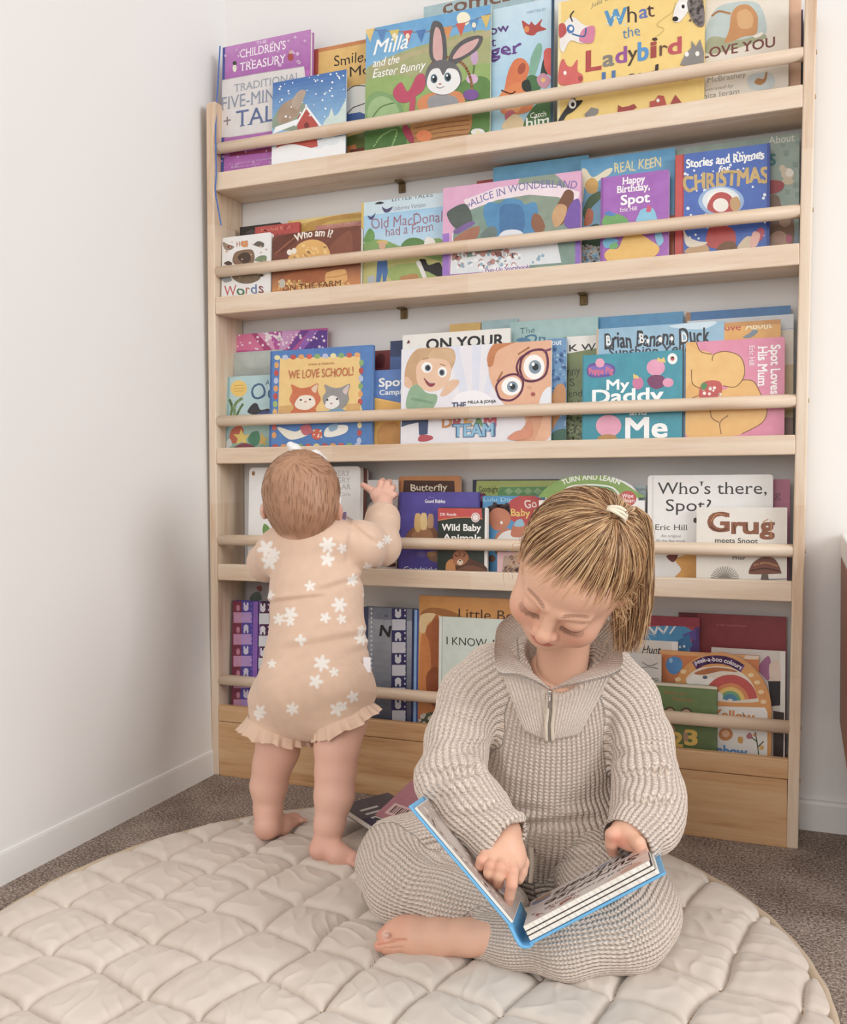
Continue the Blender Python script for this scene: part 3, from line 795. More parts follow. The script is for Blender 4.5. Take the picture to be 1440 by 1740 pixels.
# ribbon of the purple storybook, hanging over the left post
_q = [at_depth(374, 78, 2.062), at_depth(371, 130, 2.058), at_depth(368, 180, 2.050), at_depth(366.4, 235, 2.036), at_depth(367.5, 290, 2.034), at_depth(366, 325, 2.032), at_depth(370, 350, 2.034), at_depth(376, 383, 2.036)]
_q = [np.array(p) - np.array(r1.location) for p in crom(_q, closed=False)]
_v, _f = [], []
for i, p in enumerate(_q):
    for dx_, dy_ in ((-0.0017, 0), (0.0017, 0), (0.0017, 0.0006), (-0.0017, 0.0006)): _v.append(p + np.array([dx_, dy_, 0]))
    if i:
        for k in range(4): _f.append((4 * i - 4 + k, 4 * i - 4 + (k + 1) % 4, 4 * i + (k + 1) % 4, 4 * i + k))
mesh_obj('ribbon_bookmark', _v, _f, plain('ribbon_satin', '#4a6fb5', 0.5), r1)['label'] = 'thin blue ribbon bookmark'

# ======================= second tier
book('board', 1, -0.25, 377, 460, 403, 396, 0.012, '#ecebe9', 'small white picture word book with scattered little pictures, left end of second tier',
  X('C', [('b', '#9a8a78', [(100, 390), (125, 400), (150, 410), (130, 425), (108, 420)]), ('e', '#8a4a3a', 130, 410, 12, 8), ('t', '#b5705a', 'HOB', 160, 410, 24, 50, BLD), ('e', '#d98a3a', 195, 398, 16, 14), ('b', '#6a6058', [(235, 400), (255, 385), (280, 395), (275, 412), (250, 408)]),
   ('b', '#8a6a50', [(145, 480), (150, 440), (180, 425), (230, 425), (236, 475), (190, 492)]), ('b', '#4f3d30', [(165, 455), (190, 435), (215, 440), (220, 470), (190, 482)]), ('b', '#7f8f6a', [(240, 470), (260, 450), (290, 450), (285, 475)]), ('b', '#5a4438', [(105, 482), (125, 472), (142, 484), (125, 492)]),
   ('b', '#7f6a52', [(140, 540), (180, 525), (250, 528), (262, 550), (220, 570), (170, 566)]), ('b', '#9aa0a2', [(95, 545), (125, 538), (140, 556), (110, 566)]), ('e', '#55463c', 268, 535, 12, 6),
   ('t', '#c4443a', 'W', 106, 624, 44, 52, HND), ('t', '#4f7f5a', 'o', 160, 622, 44, 34, HBD), ('t', '#b8653a', 'r', 200, 618, 44, 18, HND), ('t', '#4a6ea8', 'd', 222, 616, 44, 26, HND), ('t', '#8a3a42', 's', 256, 614, 48, 22, HND), ('d', '#c9a58a', 95, 385, 290, 560, 20, 4, 8)]), r=0.004)
book('hard', 1, 3, 407, 475, 385, 379, 0.008, '#3a3634', 'charcoal book showing its top edge behind the small white word book', X('C', [('b', '#5a5552', [(200, 350), (230, 335), (250, 350)])]))
book('hard', 1, 2, 433, 508, 386, 377, 0.008, '#c0392f', 'red book peeping up between the charcoal book and the brown board book',
  X('C', [('t', '#e08a6a', 'Mischief Band', 268, 345, 16, 125, HND), ('d', '#a82c26', 245, 320, 420, 360, 10, 6, 1)]))
book('board', 1, 0, 463, 613, 397, 386, 0.013, '#7a3f2b', 'brown rounded board book with a fluffy yellow chick and hay bale',
  X('C', [('g', '#d98a3c', '#7a3f2b', 0.12, 0.5), ('b', '#8a4a30', [(560, 420), (620, 360), (660, 345), (665, 450), (600, 450)]), ('b', '#6a3322', [(325, 380), (400, 350), (460, 345), (380, 420), (330, 440)]), ('l', '#9a5a38', 6, [(330, 440), (400, 380), (440, 350)]),
   ('b', '#e0a94f', [(392, 480), (410, 425), (445, 390), (500, 378), (550, 400), (572, 450), (570, 490)]), ('e', '#d08f3a', 462, 452, 12, 9), ('e', '#4a2a1a', 455, 446, 4, 5), ('d', '#eec272', 400, 395, 560, 470, 30, 8, 2),
   ('t', '#f1e7da', 'Who am I?', 418, 388, 34, 155, dict(bold=0.04, arc=14)), ('e', '#efe6d8', 392, 434, 12, 13), ('e', '#efe6d8', 412, 428, 11, 13),
   ('F', '#c9873a', (0, 0, 1, 0.16)), ('b', '#a85a20', [(360, 560), (400, 525), (540, 510), (560, 560)]), ('b', '#e3a858', [(548, 540), (560, 520), (630, 508), (642, 530), (640, 560), (590, 572), (552, 570)]), ('l', '#c07f30', 4, [(552, 545), (600, 540), (640, 530)]),
   ('d', '#e9b863', 340, 560, 660, 600, 70, 6, 3), ('t', '#7a4a1f', 'ON THE FARM', 360, 604, 26, 250, HBD), ('e', '#c9c0b0', 360, 570, 14, 20)]), r=0.009)
book('hard', 1, 3, 489, 628, 373, 361, 0.007, '#d9b34a', 'mustard yellow book standing behind the brown chick book on the second tier',
  X('C', [('b', '#c4942f', [(450, 335), (500, 290), (620, 270), (710, 265), (710, 280), (560, 300), (500, 340)]), ('b', '#e8cb74', [(400, 285), (520, 268), (640, 262), (540, 285), (430, 310)])]))
book('hard', 1, 2, 536, 640, 382, 374, 0.007, '#a85a50', 'dusty red-brown book just above the chick book, left of the farm song book',
  X('C', [('F', '#7a2a2a', (0.72, 0, 0.8, 1)), ('F', '#c07a6c', (0, 0.93, 1, 1)), ('t', '#d8a89a', 'LITTLE TALES', 555, 322, 12, 130)]))
book('hard', 1, 0.9, 614, 758, 341, 331, 0.009, '#a9d0e6', 'pale blue song book with a farmyard scene, farmer and black-and-white dog',
  X('C', [('g', '#cfe3ee', '#93c6e8', 0.25, 0.9), ('F', '#d9b84f', (0, 0, 0.03, 1)), ('F', '#c9dfe9', (0.03, 0.86, 1, 1)), ('t', '#54616a', 'LITTLE TALES', 840, 212, 14, 175, BLD), ('b', '#3a3238', [(765, 222), (785, 212), (805, 218), (785, 224)]),
   ('b', '#4a4470', [(733, 275), (750, 278), (768, 262), (758, 285), (745, 292)]), ('b', '#4a4470', [(795, 235), (815, 245), (842, 235), (830, 255), (808, 260)]), ('t', '#8f8aa5', 'Usborne Version', 845, 252, 20, 140, dict(wob=0.04)),
   ('t', '#a07084', 'Old MacDonald', 748, 334, 48, 330, HND), ('t', '#a07084', 'had a Farm', 812, 364, 42, 204, HND),
   ('b', '#86a860', [(714, 400), (800, 380), (900, 410), (1062, 380), (1062, 580), (714, 580)]), ('b', '#c9c47a', [(714, 470), (850, 440), (1062, 480), (1062, 580), (714, 580)]), ('b', '#a3b866', [(830, 500), (950, 480), (1062, 500), (1062, 580), (850, 560)]),
   ('b', '#6a9a50', [(716, 380), (740, 330), (762, 350), (760, 380), (730, 390)]), ('b', '#5f8a48', [(880, 410), (900, 380), (940, 370), (980, 385), (980, 410), (930, 420)]), ('b', '#b8504a', [(925, 425), (960, 405), (985, 420), (985, 440)]), ('b', '#efe9df', [(980, 410), (990, 370), (1020, 375), (1030, 400), (1005, 420)]),
   ('b', '#d9b45a', [(772, 390), (785, 382), (812, 382), (822, 394), (797, 400)]), ('e', '#dba98a', 797, 404, 15, 17), ('p', '#f2ece0', [(782, 420), (812, 418), (816, 470), (780, 474)]), ('p', '#3f72b4', [(776, 470), (818, 468), (822, 520), (812, 566), (800, 566), (798, 520), (786, 568), (770, 568)]),
   ('b', '#2f2d2f', [(955, 470), (985, 465), (1000, 490), (1050, 480), (1062, 545), (1040, 540), (1000, 520), (975, 510)]), ('b', '#f2efea', [(945, 480), (960, 470), (975, 500), (990, 540), (975, 545), (960, 510)]), ('b', '#c48a4a', [(880, 540), (945, 528), (950, 555), (885, 560)]), ('b', '#b9c0c4', [(734, 545), (760, 535), (765, 565), (738, 570)])]))
book('hard', 1, 0, 753, 987, 319, 291, 0.012, '#e0a6c8', 'wide pink and purple pop-up storybook with a blue armchair picture',
  X('C', [('g', '#8a5cc0', '#e3a9cb', 0.0, 0.55), ('F', '#9a6ac8', (0, 0, 0.05, 0.55)), ('F', '#8a5cc0', (0.95, 0, 1, 0.5)), ('p', '#7e9a8c', [(1100, 530), (1108, 340), (1160, 250), (1300, 190), (1500, 190), (1640, 260), (1640, 490)])]) +
  X('D', [('b', '#8a9a88', [(0, 300), (60, 200), (200, 280), (240, 420), (160, 500), (0, 520)])]) +
  X('C', [('p', '#efdde4', [(1152, 205), (1180, 195), (1300, 150), (1440, 132), (1560, 140), (1660, 170), (1650, 215), (1560, 192), (1440, 182), (1300, 205), (1172, 252)]),
   ('t', '#6a62a8', 'ALICE IN WONDERLAND', 1180, 238, 34, 450, dict(serif=1, arc=34, rot=0.05)), ('t', '#6a62a8', '+', 1168, 240, 26, 18),
   ('b', '#3a86b8', [(1245, 290), (1240, 240), (1265, 215), (1310, 220), (1340, 200), (1400, 205), (1420, 225), (1470, 220), (1475, 330), (1400, 380), (1290, 370)]), ('b', '#2f6fa4', [(1310, 300), (1320, 230), (1400, 230), (1420, 300), (1400, 360), (1320, 360)]),
   ('b', '#e0e2ea', [(1300, 380), (1330, 340), (1400, 340), (1430, 390), (1400, 420), (1320, 420)]),
   ('b', '#57615c', [(1082, 280), (1090, 250), (1160, 222), (1190, 280), (1180, 310), (1120, 330)]), ('b', '#7a5a9c', [(1110, 340), (1180, 300), (1200, 310), (1130, 352)]), ('b', '#a86a4c', [(1110, 380), (1160, 340), (1220, 320), (1210, 370), (1160, 390)]), ('b', '#6f7f7a', [(1225, 365), (1270, 320), (1300, 340), (1280, 390)])]) +
  X('D', [('b', '#7a4a2e', [(190, 350), (215, 315), (245, 330), (235, 400), (190, 470), (150, 440)]), ('b', '#c99a66', [(150, 430), (175, 380), (215, 390), (200, 450), (165, 480)]), ('b', '#8f5a3a', [(60, 470), (70, 420), (100, 430), (120, 480), (90, 510)]), ('b', '#7046a8', [(205, 470), (230, 380), (270, 360), (275, 480)])]) +
  X('C', [('p', '#dfe4e8', [(1096, 530), (1100, 470), (1560, 380), (1580, 480), (1240, 505), (1235, 520)]), ('d', '#b8837a', 1110, 430, 1440, 500, 26, 12, 6), ('d', '#eef2f4', 1110, 440, 1440, 510, 40, 9, 7), ('d', '#8fb0c4', 1120, 440, 1500, 500, 16, 7, 17), ('l', '#f4eef2', 4, [(1096, 530), (1106, 350)]),
   ('p', '#f0e6ee', [(1236, 530), (1238, 506), (1440, 486), (1440, 512)]), ('t', '#6a4a9a', 'Pop-Up Storybook', 1248, 522, 18, 190, BLD)]))
book('soft', 1, 3, 838, 1000, 285, 263, 0.006, '#4f9cc4', 'plain blue book with dark thin lettering above the pink pop-up storybook',
  X('D', [('t', '#27466a', 'Fabio', 88, 252, 46, 200, SER), ('g', '#4a97c0', '#63abd0', 0.8, 1.0)]))
book('hard', 1, 4, 810, 870, 306, 302, 0.005, '#b03a38', 'red book showing one small corner left of the plain blue book, second tier', [])
book('soft', 1, 2, 987, 1147, 272, 251, 0.007, '#62a9d0', 'blue book with winged golden creature and cream hand lettering behind the small purple book',
  X('D', [('g', '#8fc0d8', '#4a9ccb', 0.2, 1.0), ('t', '#e9d9a0', 'REAL KEEN', 424, 240, 44, 200, dict(wob=0.07, bold=0.02)), ('b', '#f0e6c4', [(280, 230), (300, 225), (330, 260), (390, 225), (415, 222), (400, 250), (350, 280), (330, 330), (290, 300)]), ('b', '#d9a94a', [(295, 290), (325, 262), (352, 285), (345, 325), (310, 330)]),
   ('b', '#efe8d0', [(276, 240), (290, 300), (285, 370), (276, 330)]), ('b', '#4f6f4a', [(285, 420), (310, 350), (365, 320), (365, 350), (320, 400), (310, 460)]), ('b', '#c9632f', [(290, 470), (305, 400), (330, 410), (325, 460)]), ('b', '#46684a', [(278, 560), (310, 480), (360, 470), (360, 560)]), ('d', '#d9d2c4', 280, 560, 362, 640, 40, 8, 8), ('d', '#7a6a5a', 280, 580, 362, 640, 12, 6, 18),
   ('F', '#d2642c', (0.9, 0, 1, 0.46)), ('F', '#c05a2a', (0.55, 0, 1, 0.1))]))
book('board', 1, 0, 1021, 1137, 302, 288, 0.012, '#a257b8', 'small purple board book with white lettering and a yellow rounded shape, second tier',
  X('D', [('F', '#8a44a0', (0, 0, 0.04, 1)), ('t', '#f6f0f6', 'Happy', 458, 292, 32, 98, dict(serif=1, bold=0.045)), ('t', '#f6f0f6', 'Birthday,', 436, 330, 32, 140, dict(serif=1, bold=0.045)), ('t', '#fbf8fb', 'Spot', 452, 382, 44, 124, dict(serif=1, bold=0.05)), ('t', '#f0d8f0', 'Eric Hill', 448, 412, 18, 74, dict(serif=1, bold=0.04)),
   ('b', '#6aa85a', [(375, 470), (380, 430), (410, 415), (470, 435), (480, 465)]), ('b', '#3f7ac0', [(380, 420), (400, 408), (430, 425), (400, 430)]), ('b', '#7fc3e0', [(520, 470), (530, 420), (545, 400), (590, 395), (610, 440), (612, 470)]), ('b', '#d0406a', [(562, 410), (570, 382), (585, 395), (580, 412)]),
   ('b', '#e8b84f', [(380, 600), (400, 575), (440, 570), (470, 515), (530, 508), (580, 535), (620, 570), (590, 610), (480, 628), (400, 628)]), ('b', '#5fb0d8', [(372, 540), (400, 525), (440, 535), (420, 560), (385, 570)]), ('b', '#6fb46a', [(400, 560), (430, 545), (440, 565), (410, 575)]), ('b', '#7fc0e0', [(600, 510), (625, 500), (638, 540), (615, 560)]), ('F', '#cf4a6a', (0.05, 0, 0.3, 0.06))]), r=0.003)
book('hard', 1, 1, 1148, 1309, 264, 243, 0.018, '#2f5fb8', 'blue Christmas book with a red spine and gold lettering on the second tier',
  X('D', [('F', '#c8322c', (0, 0, 0.09, 1)), ('F', '#a8221f', (0.075, 0, 0.095, 1)), ('d', '#e8eef6', 730, 130, 1095, 560, 46, 6, 12),
   ('t', '#fafaf6', 'Stories and Rhymes', 738, 220, 38, 330, dict(bold=0.05, wob=0.06, serif=1)), ('t', '#fafaf6', 'for', 878, 240, 32, 52, dict(bold=0.04, shear=0.3, wob=0.05)), ('t', '#c9a862', 'CHRISTMAS', 724, 322, 70, 360, dict(bold=0.055, wob=0.05)),
   ('e', '#8fb0d8', 890, 365, 100, 66), ('e', '#dfe6ea', 890, 362, 82, 56), ('e', '#f2f0ea', 890, 362, 62, 44), ('b', '#b8322c', [(830, 400), (850, 345), (890, 325), (935, 345), (950, 405), (890, 420)]), ('e', '#efe8de', 888, 382, 34, 30), ('b', '#c49a62', [(930, 360), (960, 345), (975, 380), (960, 410), (935, 400)]),
   ('b', '#b8342e', [(830, 560), (840, 480), (900, 470), (950, 500), (940, 570)]), ('b', '#c9a070', [(730, 590), (760, 560), (800, 545), (830, 560), (830, 590)]), ('b', '#e8dcc8', [(725, 490), (745, 520), (790, 540), (830, 545), (800, 560), (740, 560)]), ('b', '#7a5230', [(870, 590), (890, 550), (940, 540), (960, 570), (940, 590)]), ('b', '#d9c4a4', [(960, 570), (1000, 520), (1030, 530), (1010, 575)]), ('b', '#b8405a', [(1030, 520), (1060, 480), (1080, 500), (1060, 540)]), ('b', '#e8b0a0', [(1015, 560), (1030, 500), (1060, 510), (1045, 560)]),
   ('F', '#1f3f94', (0.97, 0, 1, 1))]))
book('hard', 1, 3, 1148, 1359, 258, 221, 0.007, '#9db0a4', 'sage green book with paw prints and a teddy bear behind the Christmas book',
  X('D', [('g', '#6f86a8', '#9fb2a6', 0.12, 0.3), ('t', '#d9dcd0', 'About', 1098, 116, 34, 112, dict(bold=0.02)), ('t', '#2f7a7a', 'DOGS', 960, 226, 50, 165, dict(bold=0.06))] +
   [('e', '#8aa096', x, y, 12, 9) for x, y in ((1175, 160), (1215, 210), (1215, 300), (1180, 330), (1225, 340), (1160, 120), (1225, 110), (1190, 240))] + [('e', '#8aa096', x + d, y - 12, 4, 5) for x, y in ((1175, 160), (1215, 210), (1215, 300), (1180, 330), (1225, 340), (1190, 240)) for d in (-9, 0, 9)] + [
   ('e', '#d9cbb0', 1180, 245, 28, 26), ('e', '#efe8da', 1188, 240, 18, 18), ('e', '#d9cbb0', 1160, 225, 14, 20, -0.5), ('e', '#d4c4a4', 1182, 278, 26, 16), ('b', '#a82a30', [(1090, 335), (1095, 280), (1140, 275), (1165, 290), (1150, 320)]),
   ('b', '#8a6a52', [(1080, 400), (1110, 340), (1140, 345), (1160, 400), (1200, 400), (1200, 560), (1090, 560)]), ('e', '#b89478', 1168, 450, 26, 28), ('b', '#c49a82', [(1100, 560), (1110, 510), (1150, 495), (1180, 520), (1180, 560)]), ('e', '#c45a7a', 1186, 530, 14, 20)]))

# ======================= third tier
book('hard', 2, 1, 385.5, 480, 642, 634, 0.010, '#b4d3d6', 'pale aqua seaside book with a yellow sun disc, left end of third tier',
  X('E', [('g', '#8fb5a0', '#bcd7da', 0.1, 0.6), ('F', '#8fb8bc', (0, 0, 0.05, 1)), ('e', '#eec75c', 170, 412, 36, 36), ('l', '#d09a3a', 3, [(150, 400), (192, 398)]), ('l', '#d09a3a', 3, [(148, 412), (196, 410)]), ('l', '#d09a3a', 3, [(152, 424), (190, 422)]),
   ('t', '#3f6388', 'Ocean', 222, 462, 74, 230, dict(wob=0.04, bold=0.004)), ('t', '#4f7390', 'A', 286, 398, 24, 20),
   ('l', '#8fae74', 12, [(135, 530), (140, 490), (128, 460)], 1), ('l', '#9ab880', 12, [(150, 530), (155, 480), (185, 455)], 1), ('l', '#86a66a', 10, [(160, 530), (175, 500), (188, 480)], 1), ('b', '#3f3f44', [(208, 515), (230, 480), (250, 478), (265, 505), (300, 500), (300, 522), (250, 528)]), ('b', '#3f4f8a', [(250, 525), (280, 510), (310, 515), (310, 530)]),
   ('b', '#c45a3a', [(128, 640), (140, 590), (180, 575), (190, 610), (160, 650)]), ('p', '#e8cb5c', [(180, 588), (192, 615), (222, 612), (200, 632), (208, 660), (182, 645), (158, 656), (165, 630), (145, 612), (172, 612)]), ('b', '#4f8a6a', [(210, 640), (225, 605), (255, 600), (262, 640), (240, 665)]), ('p', '#d9b24f', [(270, 600), (280, 625), (298, 625), (285, 642), (290, 662), (272, 652), (258, 660)]), ('b', '#8a3f4f', [(150, 668), (190, 650), (230, 660), (240, 676), (150, 676)]), ('b', '#d0d6d4', [(112, 650), (130, 630), (140, 660), (115, 672)])]))
book('hard', 2, 2.6, 397, 480, 599, 594, 0.007, '#adb6b0', 'plain grey-green book behind the seaside book on the third tier', X('E', [('g', '#a7b1ab', '#b9c0ba', 0.6, 1), ('b', '#bcc4be', [(190, 270), (300, 265), (300, 310), (210, 320)])]))
book('soft', 2, 3.3, 400, 556, 565, 561, 0.004, '#d04a90', 'pink and purple sparkly book, topmost at left on the third tier',
  X('E', [('g', '#d8488c', '#c43f94', 0.5, 1), ('p', '#e06a9c', [(150, 160), (215, 160), (300, 245), (150, 245)]), ('p', '#b8347a', [(215, 160), (240, 160), (320, 245), (280, 245)]), ('p', '#e39ac4', [(240, 160), (300, 160), (330, 245), (318, 245)]), ('p', '#c04aa8', [(300, 160), (360, 160), (340, 245)]), ('p', '#d89ad0', [(360, 160), (440, 158), (370, 245), (345, 245)]), ('p', '#7a3aa0', [(440, 158), (480, 158), (400, 245), (380, 245)]), ('p', '#9a5ac0', [(480, 158), (520, 157), (450, 245), (420, 245)]), ('p', '#5f2f98', [(520, 157), (560, 157), (560, 245), (450, 245)]), ('d', '#f7dcec', 160, 165, 550, 240, 44, 5, 3), ('d', '#fdf2f8', 280, 165, 360, 205, 14, 7, 13)]))
book('hard', 2, 0, 459, 633, 595, 588, 0.012, '#3d7ac0', 'blue-bordered school book with an orange kitten and a grey kitten, third tier',
  X('E', [('p', '#efc878', [(340, 540), (350, 280), (700, 270), (705, 520)]), ('p', '#3d7ac0', [(340, 560), (345, 520), (705, 505), (705, 560)]), ('F', '#2f64a8', (0, 0, 0.02, 1))]
   + [('e', c, 338 + i * 35, 277 - i * 1.2, 13, 11) for i, c in enumerate(['#e9dca0', '#b9c4e0', '#c0392f', '#e39a4a', '#d4452f', '#8ab068', '#b8bfe0', '#f0e0a0', '#7fae6a', '#c94a38', '#e8a85a'])]
   + [('e', c, 335 - i * 1.2, 310 + i * 34, 10, 14) for i, c in enumerate(['#e0a050', '#c0392f', '#b9c4e0', '#e39a4a', '#c0392f', '#a8c070', '#e0b060', '#f0e0a0', '#d0503a', '#e39a4a'])]
   + [('e', c, 706 - i * 1.0, 300 + i * 34, 10, 14) for i, c in enumerate(['#8ab068', '#c0392f', '#b9c4e0', '#8ab068', '#e39a4a', '#c0392f', '#e0d090', '#d0803a', '#f0e0a0', '#c0392f', '#b9c4e0'])]
   + [('e', c, 330 + i * 36, 664 - i * 0.6, 13, 9) for i, c in enumerate(['#c0392f', '#e39a4a', '#b9c4e0', '#8ab068', '#c94a38', '#e8d48a', '#c0392f', '#e39a4a', '#d4452f', '#8ab068', '#b9c4e0'])] + [
   ('t', '#a8703a', 'EMMA & FRIENDS', 476, 312, 9, 110), ('t', '#c4662f', 'WE LOVE SCHOOL!', 388, 370, 38, 276, dict(bold=0.02, wob=0.05)),
   ('p', '#d9a85a', [(345, 490), (440, 480), (440, 520), (345, 520)]), ('p', '#d9a85a', [(640, 480), (700, 476), (700, 510), (640, 515)]),
   ('b', '#d0662a', [(392, 460), (405, 425), (400, 395), (440, 410), (480, 405), (515, 390), (515, 425), (528, 460), (505, 500), (510, 524), (400, 524), (410, 495)]), ('b', '#f2e6d6', [(415, 480), (440, 445), (490, 445), (505, 480), (470, 505), (430, 500)]), ('e', '#c98a7a', 462, 470, 6, 4), ('e', '#3a2a20', 442, 462, 5, 4), ('e', '#3a2a20', 482, 460, 5, 4), ('b', '#e8c8a8', [(488, 412), (514, 394), (510, 425), (500, 430)]),
   ('b', '#9a9896', [(537, 455), (552, 425), (545, 395), (580, 408), (615, 408), (655, 392), (648, 430), (650, 465), (620, 500), (560, 500)]), ('b', '#efece8', [(548, 480), (570, 445), (600, 450), (610, 480), (585, 500), (555, 498)]), ('e', '#c98a8a', 575, 478, 6, 4), ('e', '#33302e', 558, 462, 5, 4), ('e', '#33302e', 600, 458, 5, 4), ('b', '#d8c4c0', [(625, 420), (652, 396), (645, 428), (636, 438)]), ('b', '#6a9ac0', [(560, 510), (620, 500), (630, 524), (555, 526)]),
   ('b', '#f0ead8', [(345, 580), (420, 600), (470, 570), (480, 610), (400, 636), (350, 600)]), ('b', '#c45a6a', [(440, 580), (480, 570), (490, 605), (455, 615)]), ('e', '#d0502f', 512, 612, 24, 24), ('b', '#f4f0e6', [(545, 620), (560, 580), (640, 572), (642, 602), (590, 622)]), ('b', '#8ab0cc', [(565, 575), (600, 565), (600, 590), (570, 600)]), ('d', '#f6efe2', 490, 592, 535, 632, 10, 4, 4)]))
book('hard', 2, 4, 634, 664, 597, 594, 0.006, '#8a3030', 'dark red book showing a sliver between the school book and the blue book', X('E', [('b', '#6a1f24', [(760, 290), (785, 260), (808, 270), (800, 320), (765, 318)])]))
book('hard', 2, 2, 663, 700, 580, 577, 0.008, '#3a5f9c', 'dark blue book rising behind the blue-and-yellow book on the third tier', [('F', '#2f3f6a', (0, 0.86, 1, 1))])
book('hard', 2, 1, 631, 681, 631, 626, 0.009, '#3f6db5', 'narrow blue and yellow book with white lettering beside the school book',
  X('E', [('p', '#e8b445', [(752, 660), (755, 450), (880, 475), (880, 660)]), ('p', '#4a78bd', [(755, 440), (755, 330), (880, 325), (880, 470)]), ('p', '#e0a83a', [(755, 460), (880, 480), (880, 660), (755, 660)]), ('t', '#f6f4f0', 'Spot', 783, 404, 38, 112, dict(serif=1, bold=0.05)), ('t', '#eef0f4', 'Camping', 785, 440, 22, 130, dict(serif=1, bold=0.05)),
   ('b', '#c98a2f', [(775, 640), (780, 590), (820, 560), (870, 570), (870, 660), (790, 660)]), ('F', '#f0e4c0', (0, 0.62, 0.03, 1))]))
book('soft', 2, 0, 682, 937, 594, 578, 0.006, '#eceaf1', 'wide white book with a blond cartoon girl and a boy in purple glasses',
  X('E', [('p', '#dfe3f2', [(1150, 480), (1080, 230), (1130, 225), (1180, 470)]), ('p', '#dfe3f2', [(1190, 470), (1190, 220), (1230, 218), (1215, 470)]), ('p', '#dfe3f2', [(1230, 470), (1290, 215), (1330, 260), (1250, 475)]), ('e', '#f5f5fa', 1190, 480, 90, 60),
   ('b', '#cfa476', [(895, 380), (905, 300), (950, 240), (1030, 232), (1105, 240), (1115, 290), (1100, 330), (1080, 390), (1010, 420), (930, 400)]), ('b', '#d8b184', [(990, 300), (1010, 250), (1050, 238), (1110, 250), (1112, 295), (1050, 300)]),
   ('b', '#edc3a2', [(945, 330), (965, 290), (1030, 280), (1090, 300), (1095, 360), (1060, 410), (1000, 425), (955, 395)]), ('e', '#fbfaf8', 992, 320, 24, 24), ('e', '#5a6a78', 996, 322, 13, 14), ('e', '#20242a', 997, 322, 7, 8), ('e', '#fbfaf8', 1060, 340, 20, 23), ('e', '#5a6a78', 1058, 342, 12, 14), ('e', '#20242a', 1057, 342, 6, 8),
   ('b', '#8f2f3a', [(978, 365), (1000, 382), (1028, 390), (1015, 404), (995, 398)]), ('p', '#f6f0ee', [(984, 370), (1002, 384), (1024, 390), (1004, 388)]), ('l', '#b88a5a', 4, [(975, 285), (1000, 278)], 1), ('l', '#b88a5a', 4, [(1050, 305), (1072, 312)], 1),
   ('b', '#e8bd9a', [(1050, 440), (1090, 380), (1130, 375), (1125, 400), (1080, 440)]), ('b', '#e8bd9a', [(893, 390), (900, 360), (925, 380), (925, 410), (900, 405)]), ('b', '#8fb38f', [(905, 500), (915, 420), (950, 395), (990, 430), (1035, 440), (1030, 480), (1000, 505)]), ('p', '#7aa07c', [(925, 450), (1020, 470), (1018, 480), (922, 462)]),
   ('p', '#3d4f78', [(880, 580), (885, 540), (960, 520), (1000, 525), (995, 612), (958, 615), (955, 560), (910, 570)]), ('b', '#b83a48', [(955, 640), (965, 615), (1010, 618), (1018, 632), (985, 644)]),
   ('b', '#cf8048', [(1258, 300), (1270, 235), (1320, 200), (1450, 180), (1520, 200), (1520, 260), (1330, 280)]), ('b', '#e7ae88', [(1262, 330), (1275, 260), (1340, 225), (1540, 205), (1540, 600), (1420, 640), (1420, 540), (1330, 480), (1280, 400)]), ('b', '#c87838', [(1258, 310), (1275, 232), (1330, 205), (1360, 215), (1300, 250), (1280, 310)]),
   ('l', '#b87038', 8, [(1300, 380), (1322, 340)], 1), ('l', '#b87038', 8, [(1392, 262), (1440, 232)], 1),
   ('e', '#fbfaf8', 1362, 402, 44, 40, -0.3), ('e', '#8096a8', 1366, 404, 24, 24), ('e', '#252a30', 1368, 404, 12, 13), ('e', '#ffffff', 1360, 395, 6, 6), ('l', '#7a2f58', 9, [(1305, 445), (1296, 400), (1330, 362), (1380, 350), (1412, 380), (1402, 430), (1365, 462), (1320, 460), (1305, 445)], 1), ('l', '#7a2f58', 9, [(1395, 355), (1385, 320), (1400, 280), (1440, 255)], 1)]) +
  X('G', [('e', '#fbfaf8', 72, 318, 46, 54), ('e', '#8096a8', 76, 318, 27, 30), ('e', '#252a30', 78, 318, 14, 16), ('e', '#ffffff', 68, 306, 7, 8), ('l', '#7a2f58', 10, [(10, 330), (20, 280), (60, 248), (115, 245), (132, 290), (122, 350), (80, 378), (30, 374), (10, 330)], 1), ('l', '#7a2f58', 10, [(115, 250), (150, 238)]), ('e', '#a8473c', 68, 437, 10, 9), ('e', '#d99a78', 50, 408, 12, 8),
   ('b', '#e9edf4', [(90, 520), (110, 430), (150, 410), (150, 520)]), ('b', '#d99a70', [(-10, 640), (40, 560), (60, 520), (110, 520), (90, 600), (60, 650)])]) +
  X('E', [('t', '#4f5578', 'THE', 1102, 498, 26, 60, dict(bold=0.07)), ('t', '#3a3640', 'MILLA & JONJA', 1172, 478, 13, 122, BLD), ('t', '#c9803a', 'D', 1060, 582, 44, 40, dict(bold=0.07)), ('t', '#b84a4a', 'R', 1108, 580, 44, 40, dict(bold=0.07)), ('t', '#d9a03a', 'E', 1156, 579, 44, 36, dict(bold=0.07)), ('t', '#6a9a58', 'A', 1198, 578, 44, 40, dict(bold=0.07)), ('t', '#c9455a', 'M', 1244, 577, 44, 50, dict(bold=0.07)),
   ('t', '#3f6a9a', 'TEAM', 1106, 624, 58, 180, dict(bold=0.10)), ('t', '#86c0e0', 'TEAM', 1110, 622, 54, 170, dict(bold=0.05)), ('b', '#d98a68', [(1345, 630), (1380, 600), (1420, 590), (1430, 560), (1450, 560), (1450, 620), (1390, 638)])]))
